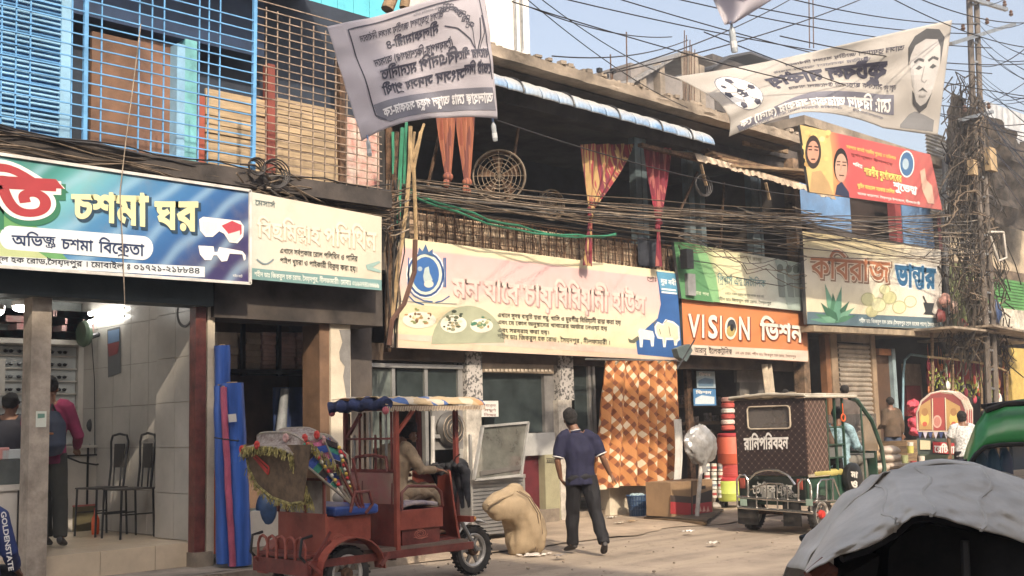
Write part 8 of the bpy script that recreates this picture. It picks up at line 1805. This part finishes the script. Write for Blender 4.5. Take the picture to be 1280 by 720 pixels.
sp1, sp2 = P(1130, 545, 12.2), P(1150, 545, 12.2); box('bundle_stand', (sp1.x-.3, 12.0, 0), (sp2.x, 12.6, sp1.z-.1), wood, label='wooden stand under the red netted bundles', cat='stand')
# upper shack: walls, sacking and green louvres
SH = thing('cluttered_shack', (32, 13, 0), 'shack upper floor with cream walls, green louvres and dark thatch behind the pole', 'building')
def bq_(nm, x0, x1, y0, y1, Y, d, m_): return bxp(nm, x0, x1, y0, y1, Y, d, m_, SH)
bq_('cream_wall', 1184, 1300, 240, 335, 14.0, .3, M('dirty_cream_wall', (.42, .34, .24), .85, v=.2, dirt=.6)); bq_('lower_wall', 1178, 1300, 335, 415, 13.8, .3, M('brown_shack_wall', (.14, .10, .07), .85, v=.4))
th = M('dark_thatch', (.045, .035, .028), .95, v=.6, s=6, b=.6); 
mb = MB(); mb.grid(lambda u, v: P(lerp(1168, 1300, u), lerp(lerp(245, 300, u), lerp(120, 205, u), v)+4*n3(u*9, v*5), 13.2)+Vector((0, .3*n3(u*8, v*8, 2)-.5*v, 0)), 40, 16); mb.build('thatch_eave', th, SH, smooth=True)
mb = MB(); A = P(1238, 128, 12.6); mb.grid(lambda u, v: P(lerp(1232, 1300, u), lerp(lerp(148, 215, u), lerp(126, 150, u), v), 12.9)+Vector((0, .03*math.sin(u*60), .02*math.sin(u*60))), 60, 3); mb.build('corrugated_roof', M('pale_corrugated', (.5, .5, .5), .45, .5, v=.15), SH, smooth=True)  # roof sheet in one even pale grey metal colour
gm_ = M('green_louvre', (.07, .22, .06), .6, v=.2)
for i in range(10): bq_('green_louvre', 1226, 1300, 350+i*3.8, 353+i*3.8, 13.0, .06, gm_)
for i in range(6): bq_('green_louvre', 1184+i*6, 1189+i*6, 330, 410, 13.5, .04, M('olive_slat', (.13, .15, .06), .8, v=.4))
bq_('cream_lower_wall', 1252, 1300, 388, 425, 12.9, .2, M('streaked_white_wall', (.5, .46, .38), .8, v=.3, s=5, dirt=.6)); bq_('ochre_wall', 1264, 1300, 436, 520, 12.6, .2, M('ochre_wall', (.5, .36, .10), .7, v=.15, dirt=.3)); bq_('meter_box', 1222, 1237, 397, 403, 12.3, .15, whl); bq_('meter_box', 1232, 1237, 380, 392, 12.3, .15, whl)
bq_('shack_body', 1262, 1300, 425, 600, 13.4, .3, darkw)
for i, (x, y, c, lb) in enumerate(((1181, 375, 'c98f7f', 'pink cloth bundle on the ledge right of the herbal sign'), (1192, 384, 'd9b5a4', 'pale pink cloth on the ledge beside the bundle'), (1204, 407, 'b0453f', 'red bag on the stall roof'), (1246, 390, '2f4a78', 'blue cloth hanging on the utility pole'), (1176, 395, '7a2f2c', 'dark red rag at the ledge corner'))):
    p = P(x, y, 12.3); mb = MB(); mb.ell(p, (.16, .1, .16 if i != 3 else .32), 12, 9); mb.v = [tuple(Vector(v)+(Vector(v)-p)*.5*n3(v[0]*9, v[1]*9, v[2]*9)) for v in mb.v]; mb.build('cloth_bundle', ink(c), label=lb, cat='cloth', smooth=True)
rd = random.Random(61)
for i in range(46):                       # sticks, rags and cables heaped on the stall roof
    x, y = rd.uniform(1172, 1262), rd.uniform(330, 412); a = P(x, y, 12.2+rd.random()); b = P(x+rd.uniform(-22, 22), y+rd.uniform(-14, 14), 12.2+rd.random()); m_ = MB(); m_.tube([a, lerp(a, b, .5)+Vector((0, 0, -.1)), b], rd.uniform(.012, .03), 5)
    m_.build('stick', rd.choice((wood, bam, rust, blackc)), label='stick in the tangle heaped around the utility pole above the stall', cat='stick', group='tangle of sticks above the fruit stall')
# utility pole
PY_ = 11.6; UP = thing('utility_pole', P(1240, 560, PY_), 'tall utility pole buried in tangled cables at the right', 'pole')
up = lambda x, y, Y=PY_: P(x, y, Y)
for dx, r_ in ((0, .08), (9, .075)): MB().tube([up(1211+dx, -15), up(1216+dx, 130), up(1224+dx, 260), up(1232+dx, 400), up(1238+dx, 560)], r_, 8).build('pole_channel', M('dark_steel_pole', (.15, .125, .105), .6, .4, v=.25, dirt=.3), UP)  # both channels share one even dark brown metal colour
for y in range(5, 560, 24): x = 1211+(y+15)/575*27; MB().slab(up(x, y), up(x+8, y+1), .06, .05).build('pole_lattice', steel, UP)
for (x0, y0, x1, y1) in ((1188, 55, 1268, 30), (1200, 150, 1240, 140), (1206, -4, 1258, 12)): MB().slab(up(x0, y0, PY_-.15), up(x1, y1, PY_-.15), .09, .09).build('cross_arm', steel, UP)
for x, y in ((1204, 38), (1234, 30), (1264, 20), (1256, 8), (1235, 3), (1206, 140), (1236, 136)):
    p = up(x, y, PY_-.15); MB().lathe(p, [(0, 0), (.035, 0), (.06, .05), (.035, .08), (.05, .12), (.02, .16), (0, .16)], 10).build('insulator', M('brown_insulator', (.12, .07, .05), .3), UP, smooth=True)
for x, y, w_, h_ in ((1238, 185, 8, 28), (1217, 200, 5, 18)): bxp('junction_box', x, x+w_, y, y+h_, PY_-.25, .15, M('tan_box', (.35, .25, .14), .8), UP)
cc_ = MB(); cc_.tube([up(1236, 290, 11.3), up(1254, 290, 11.3), up(1258, 322, 11.3), up(1248, 326, 11.3), up(1238, 296, 11.3)], .03, 6); cc_.build('pale_bracket', M('pale_bracket', (.5, .46, .4), .7), UP)
p = P(1187, 199, 12.2); cm_ = thing('security_camera', p, 'dark dome camera mounted at the right end of the red billboard', 'camera'); MB().ell(p, (.13, .13, .15), 14, 10).build('dome', blackp, cm_, smooth=True); MB().tube([p+Vector((0, 0, .1)), p+Vector((-.3, .2, .25))], .03, 6).build('arm', steel, cm_)
# ================================================================ CABLES
def cable(a, b, sag, r, mat, lb, grp, seed=0, wob=0.0, n=14, name='cable'):
    a, b = Vector(a), Vector(b); pts = []
    for i in range(n+1):
        t = i/n; p = lerp(a, b, t); p.z -= sag*4*t*(1-t)
        if wob: p += Vector((0, wob*n3(t*6, seed), wob*n3(t*5, seed+9)))
        pts.append(p)
    m_ = MB(); m_.tube(pts, r, 4); lb = {'dusty_cable_sheath': 'brown ', 'mid_brown_cable': 'dark brown ', 'pale_cable': 'pale ', 'grey_cable': 'grey ', 'black_cable_sheath': 'black '}.get(mat.name, '')+lb.replace('dark ', ''); return m_.build(name, mat, label=lb, cat='cable', group=grp)
rd = random.Random(99); cm1 = [browncable, M('mid_brown_cable', (.09, .065, .045), .8, v=.3), M('pale_cable', (.30, .24, .18), .8, v=.3, s=6), blackc, M('grey_cable', (.13, .12, .11), .7)]
gA = 'cables strung along the left building'; gB = 'cables strung across the dark balcony'; gC = 'cables strung toward the utility pole'
for i in range(15):
    y0 = 150+i*4.4+rd.uniform(-3, 3); y1 = 214+i*3.6+rd.uniform(-6, 6)
    cable(P(-20, y0, 10.98+rd.uniform(-.03, .05)), P(488, y1+20, 11.2+rd.uniform(-.1, .2)), rd.uniform(.0, .12), rd.uniform(.007, .014) if i != 1 else .024, cm1[i % 2] if i > 2 else blackc, 'dark sagging cable in the bundle running just above the optician sign', gA, i, .12)
for i in range(26):
    y0 = 205+rd.uniform(0, 60); y1 = 232+rd.uniform(0, 60)
    cable(P(300+rd.uniform(-10, 40), y0, 11.0), P(500+rd.uniform(-20, 20), y1, 11.6), rd.uniform(.0, .28), rd.uniform(.006, .012), rd.choice(cm1), 'thin tangled cable between the rusty cage and the bamboo pole', 'tangled cables by the bamboo pole', i, .2)
for i in range(26):
    y0 = 218+rd.uniform(0, 40); y1 = 262+rd.uniform(0, 56)
    cable(P(488, y0, 12.2+rd.uniform(-.1, .4)), P(1010+rd.uniform(-10, 20), y1, 12.5+rd.uniform(-.1, .1)), rd.uniform(.0, .16), rd.uniform(.006, .012), rd.choice(cm1), 'long sagging cable crossing in front of the balcony railing', gB, i, .05, 18)
for i in range(2): cable(P(505, 232+i*5, 12.3), P(770, 292+i*2, 12.2), .25, .016, grn, 'green pipe cable lying along the balcony railing', 'green cables by the railing', i, .1)
for i in range(24):
    y0 = 258+rd.uniform(0, 50); y1 = 262+rd.uniform(0, 80)
    cable(P(850+rd.uniform(0, 150), y0, 12.35+rd.uniform(-.1, .05)), P(1236, y1, 11.6), rd.uniform(-.1, .25), rd.uniform(.006, .012), rd.choice(cm1), 'cable crossing before the herbal sign and blue panels to the pole', gC, i, .07, 18)
for i in range(6):
    cable(P(848, 292+rd.uniform(0, 18), 12.3), P(1008, 318+rd.uniform(0, 50), 12.3), rd.uniform(0, .3), .008, rd.choice(cm1), 'thin cable drooping over the pale green sign', 'cables over the printers sign', i, .3)
# free spans in the sky
sky_ = [((660, 0), (860, 135)), ((690, -5), (1240, 92)), ((745, -10), (1280, 120)), ((810, -10), (1240, 60)), ((755, 92), (1010, -14)), ((770, 90), (1120, -20)), ((690, 70), (860, 50)), ((660, 8), (840, 46)), ((665, -10), (850, 100)), ((850, 65), (1220, 135)), ((860, -10), (1220, 42)), ((940, -14), (1225, 30)), ((1100, -10), (1290, 60)), ((1130, -10), (1290, 28)), ((620, 150), (1000, 245)), ((545, 5), (480, 60)), ((600, -5), (410, 40)), ((975, 45), (1280, 80)), ((640, 2), (1220, 150)), ((880, 40), (1300, 175))]
for i, (a, b) in enumerate(sky_): cable(PD(*a, 13), PD(*b, 19), .12, .008, blackc, 'thin dark wire spanning the open sky above the roofs', 'wires across the sky', i, 0)
for i in range(26):
    y0 = rd.uniform(-10, 170); cable(up(1222, y0+5), PD(1295, y0+rd.uniform(-40, 120), 16), rd.uniform(0, .25), rd.uniform(.006, .010), blackc, 'wire running from the pole to the right frame edge', 'wires right of the pole', i, 0, 10)
for i in range(90):
    y = rd.uniform(90, 400); x = 1212+(y/560)*27; x2 = x+rd.gauss(-8, 24); y2 = y+rd.uniform(20, 110); cable(up(x+rd.uniform(-6, 14), y, 11.5-rd.random()*.3), up(x2, y2, 11.6+rd.random()*.6), rd.uniform(-.3, .7), rd.uniform(.008, .02), rd.choice(cm1[:2]+[M('dark_vine_cable', (.05, .04, .03), .9)]), 'dark cable hanging in the tangle wrapped round the utility pole', 'tangled cables round the utility pole', i, .5, 10)
dm_ = MB()
for i in range(520):                      # the shaggy mass of old cable hugging the pole, past counting
    y = rd.uniform(95, 420); x = 1212+(y/560)*27+rd.gauss(-10, 9+y*.028); a = up(x, y, 11.75+rd.random()*.5); L_ = rd.uniform(.3, 1.3); dm_.tube([a, a+Vector((rd.gauss(0, .12), rd.gauss(0, .1), -L_*.5)), a+Vector((rd.gauss(0, .3), rd.gauss(0, .15), -L_))], rd.uniform(.008, .022), 3, cap=False)
dm_.build('cable_mass', M('dark_vine_cable', (.05, .04, .03), .9), UP, kind='stuff')
for i in range(12):
    c = up(1222+rd.uniform(-24, 26), rd.uniform(120, 350), 11.4); R_ = rd.uniform(.1, .28); MB().tube(ring(c, (rd.uniform(-.4, .4)-.5, -1, rd.uniform(-.3, .3)), R_, 18), .010, 4, closed=True).build('cable_coil', blackc, label='coiled loop of cable hung on the utility pole tangle', cat='cable', group='cable coils round the utility pole')
for c_, R_, lb in (((345, 217), .17, 'round coil of black cable under the rusty cage'), ((880, 232), .2, 'loose coil of cable under the ragged tin eave'), ((322, 208), .10, 'dark knot of cable at the cage corner')):
    p = P(*c_, 11.0 if c_[0] < 500 else 12.0); m_ = MB()
    for k in range(4): m_.tube(ring(p+Vector((0, .02*k, 0)), (-.2+.1*k, -1, .1*k), R_*(1-.05*k), 18), .009, 4, closed=True)
    m_.build('cable_coil', blackc, label=lb, cat='cable')
# fixings: hanging string down the optician sign, clamps on the sign tops
MB().tube([P(176, 30, 11.0), P(166, 110, 10.9), P(158, 170, 10.8), P(150, 240, 10.8), P(153, 300, 10.8), P(156, 380, 10.85)], .006, 5).build('hanging_wire', M('pale_cable', (.30, .24, .18), .8), label='thin pale wire hanging down over the optician sign', cat='wire')
p = P(860, 322, 12.4); box('cable_box', (p.x-.1, 12.35, p.z-.2), (p.x+.1, 12.5, p.z+.15), blackp, label='small black cable box at the corner of the blue sign panel', cat='box'); p = P(862, 356, 12.6); box('grey_switch_box', (p.x-.12, 12.55, p.z-.2), (p.x+.12, 12.68, p.z+.2), M('grey_plastic', (.25, .25, .25), .5), label='grey switch box over the green sign', cat='box')
q = P(857, 441, 12.3); bd2 = thing('lamp_shade', q, 'dark tilted lamp shade between the pink and orange signs', 'lamp'); MB().prism([P(846, 436, 12.3), P(862, 430, 12.3), P(866, 438, 12.3), P(858, 452, 12.3), P(849, 446, 12.3)], (0, .12, 0)).build('shade', M('teal_grey_metal', (.1, .13, .13), .5), bd2); MB().tube([P(846, 462, 12.3), P(868, 425, 12.3)], .015, 5).build('arm', blackp, bd2)
# ================================================================ GREEN AUTO RICKSHAW AT THE RIGHT EDGE
GA = thing('green_auto', PD(1260, 700, 7), 'green three wheeled auto with black trimmed roof at the right frame edge', 'auto rickshaw')
gp = M('gloss_green_paint', (.06, .30, .09), .28, v=.15, s=2, b=.02, dirt=.15); D0 = 7.2
def gaf(u, v):                       # bulging cab shell: u along the outline, v from the near edge back
    o = [(1196, 640), (1201, 590), (1209, 560), (1220, 532), (1234, 512), (1256, 503), (1284, 500), (1320, 500)]
    t = u*(len(o)-1); i = min(len(o)-2, int(t)); q = t-i; x = lerp(o[i][0], o[i+1][0], q); y = lerp(o[i][1], o[i+1][1], q); return PD(x+v*2, y+v*1.5, D0+v*1.3-.10*math.sin(v*3.1)*1.0)
mb = MB(); mb.grid(gaf, 42, 8); mb.build('cab_shell', gp, GA, smooth=True, solid=.012)
def gfr(u, v):                       # front frame between shell edge and windscreen opening
    o = [(1196, 640), (1201, 590), (1209, 560), (1220, 532), (1234, 514), (1256, 506), (1284, 504), (1320, 504)]; w_ = [(1205, 640), (1207, 600), (1211, 582), (1220, 568), (1231, 559), (1252, 556), (1284, 555), (1320, 555)]
    t = u*(len(o)-1); i = min(len(o)-2, int(t)); q = t-i; a = (lerp(o[i][0], o[i+1][0], q), lerp(o[i][1], o[i+1][1], q)); b = (lerp(w_[i][0], w_[i+1][0], q), lerp(w_[i][1], w_[i+1][1], q)); return PD(lerp(a[0], b[0], v), lerp(a[1], b[1], v), D0-.16*math.sin(v*1.57))
mb = MB(); mb.grid(gfr, 42, 6); mb.build('front_panel', gp, GA, smooth=True, solid=.01)
o = [(1205, 640), (1207, 600), (1211, 582), (1220, 568), (1231, 559), (1252, 556), (1284, 555), (1320, 555)]
MB().tube([PD(x, y, D0-.17) for x, y in o], .014, 6).build('window_rubber', rubber, GA, smooth=True)
MB().poly([PD(x, y, D0-.14) for x, y in o]+[PD(1320, 650, D0-.14)]).build('windscreen', M('blue_tinted_glass', (.05, .10, .16), .06, v=.1, b=0, alpha=.75), GA)
MB().slab(PD(1230, 508, D0-.02), PD(1320, 497, D0+.1), .06, .03).build('roof_trim', blackp, GA); MB().tube([PD(1232, 513, D0-.1), PD(1256, 505, D0-.1), PD(1320, 502, D0-.1)], .018, 6).build('roof_gutter', rubber, GA)
mb = MB(); mb.grid(lambda u, v: PD(lerp(1205, 1330, u), lerp(640, 760, v), D0-.1-.1*math.sin(u*2)), 6, 6); mb.build('front_body', gp, GA, smooth=True, solid=.02)
for x, w_, c, lb in ((1226, 10, 'd8dde2', 0), (1243, 12, 'b9c4cf', 0), (1258, 9, 'd09a98', 0), (1214, 8, '2c4a7a', 0)):
    q = PD(x, 585, D0+.35); mb = MB(); mb.ell(q, (.055, .04, .13), 10, 8); mb.build('reflected_figure', ink(c), GA, smooth=True)  # coloured blobs behind the glass stand in for reflections of people
MB().slab(PD(1196, 575, 6.9), PD(1200, 600, 6.9), .05, .10).build('side_mirror', blackp, GA)
jl = YP(8.72); V_g, F_g, w_g = layout('GOLDENSTATE', .03); mb = MB(); mb.add([jl(1+10*(a/w_g)+b*9, 640+74*(a/w_g)-b*2, 0) for a, b in V_g], F_g); mb.build('sleeve_lettering', white, next(o for o in sc.objects if 'sleeve lettering' in o.get('label', '')))
# ================================================================ TARPAULIN COVERED RICKSHAW HOOD, NEAR RIGHT
TH = thing('tarpaulin_hood', PD(1150, 760, 3.2), 'grey plastic tarpaulin thrown over a dark rickshaw hood in the near right corner', 'hood')
topo = [(1006, 713), (1019, 690), (1040, 655), (1070, 622), (1100, 600), (1113, 588), (1150, 583.5), (1192, 581), (1230, 583.5), (1262, 594), (1300, 606), (1340, 625)]
boto = [(1008, 716), (1024, 706), (1052, 694), (1084, 684), (1120, 663), (1139, 646), (1162, 643), (1192, 652), (1222, 661), (1250, 669), (1285, 678), (1340, 690)]
def samp(o, u): t = u*(len(o)-1); i = min(len(o)-2, int(t)); q = t-i; return lerp(o[i][0], o[i+1][0], q), lerp(o[i][1], o[i+1][1], q)
def taf(u, v):
    a, b = samp(topo, u), samp(boto, u); x, y = lerp(b[0], a[0], v), lerp(b[1], a[1], v)
    x0 = x; wr = .035*math.sin(v*5+u*9)*math.sin(u*3.1)+.04*n3(u*5, v*2.0, 1)+.014*math.sin((u*3+v)*14+3*n3(u*5, v*5))*abs(n3(u*4, v*3, 9))*2+.012*abs(n3(u*11+v*5, v*3, 4))+.022*n3(u*7-v*6, v*2, 7)+.006*n3(u*30, v*9, 2)
    edge = 3.0*n3(u*14, 2)*(1-v); return PD(x, y+edge, 3.0+.35*u+.55*v**1.5+wr)
tm = M('grey_tarpaulin', (.62, .57, .50), .6, v=.12, s=2.5, b=.35, bs=16, dirt=.12)
mb = MB(); mb.grid(taf, 130, 46); mb.build('tarpaulin', tm, TH, smooth=True, solid=.004)
def tbk(u, v): a = samp(topo, u); q = PD(a[0], a[1], 3.0+.35*u+.55); return q+Vector((.75, .65, 0))*v*1.2+Vector((0, 0, -.55*v*v))+Vector((0, 0, .03*n3(u*9, v*5)))
mb = MB(); mb.grid(tbk, 60, 10); mb.build('tarpaulin_back', tm, TH, smooth=True, solid=.004)
def flap(u, v): x, y = lerp(1113, 1145, u), lerp(588, 640, v); return PD(x-6*math.sin(v*3), y+8*u*v, 3.12+.35*v*0+.05*n3(u*5, v*5)-.03)
for k in range(5):
    t = k/4; pts = [PD(lerp(boto[i][0], boto[i][0], 0), boto[i][1]+4, 3.15+.12*k+.03*i) for i in range(2, 12)]
    pts = [Vector(q)+Vector((.12, .11, 0))*k for q in pts]; MB().tube(pts, .012, 6).build('hood_rib', blackp, TH, smooth=True)
inn = M('black_hood_lining', (.012, .011, .011), .85, v=.6, s=8)
mb = MB(); mb.grid(lambda u, v: Vector(PD(*samp(boto, .2+.8*u), 3.25+.3*u))+Vector((.75, .68, 0))*(.15+.4*v)+Vector((0, 0, -1.1*v+.02)), 30, 10); mb.build('lining', inn, TH, smooth=True)
ob = MB(); ob.prism([PD(x, y, 3.35) for x, y in ((1112, 685), (1128, 668), (1160, 655), (1230, 668), (1340, 690), (1340, 800), (1104, 800))], (.3, .28, 0)); ob.build('seat_back', inn, TH)
ob = MB(); ob.tube([PD(1012, 722, 3.1), PD(1030, 706, 3.12), PD(1038, 712, 3.14), PD(1030, 745, 3.15)], .022, 7); ob.build('wooden_bow_end', M('reddish_bow', (.22, .08, .05), .6), TH, smooth=True)
ob = MB(); ob.prism([PD(x, y, 3.3) for x, y in ((1046, 722), (1070, 712), (1100, 694), (1096, 720), (1085, 760), (1040, 760))], (.1, .1, 0)); ob.build('side_curtain', inn, TH)
for uu in (.36, .55, .74):
    MB().tube([taf(uu+.02*math.sin(t*.9), t/12)+(CAM-taf(uu, t/12)).normalized()*.006 for t in range(13)], .006, 5).build('seam', tm, TH, smooth=True)
MB().tube([PD(1206, 676, 3.3), PD(1209, 760, 3.3)], .012, 6).build('hood_stay', M('dark_stay', (.05, .05, .05), .5), TH)
# ================================================================ AIR
hz = bpy.data.materials.new('street_haze'); hz.use_nodes = True; hn = hz.node_tree.nodes; hn.remove(hn['Principled BSDF']); pv_ = hn.new('ShaderNodeVolumePrincipled')
pv_.inputs['Color'].default_value = (.92, .93, .95, 1); pv_.inputs['Density'].default_value = .0032; pv_.inputs['Anisotropy'].default_value = .2
hz.node_tree.links.new(pv_.outputs[0], hn['Material Output'].inputs['Volume'])
box('haze', (-210, -210, -1.1), (610, 610, 26), hz, kind='stuff')
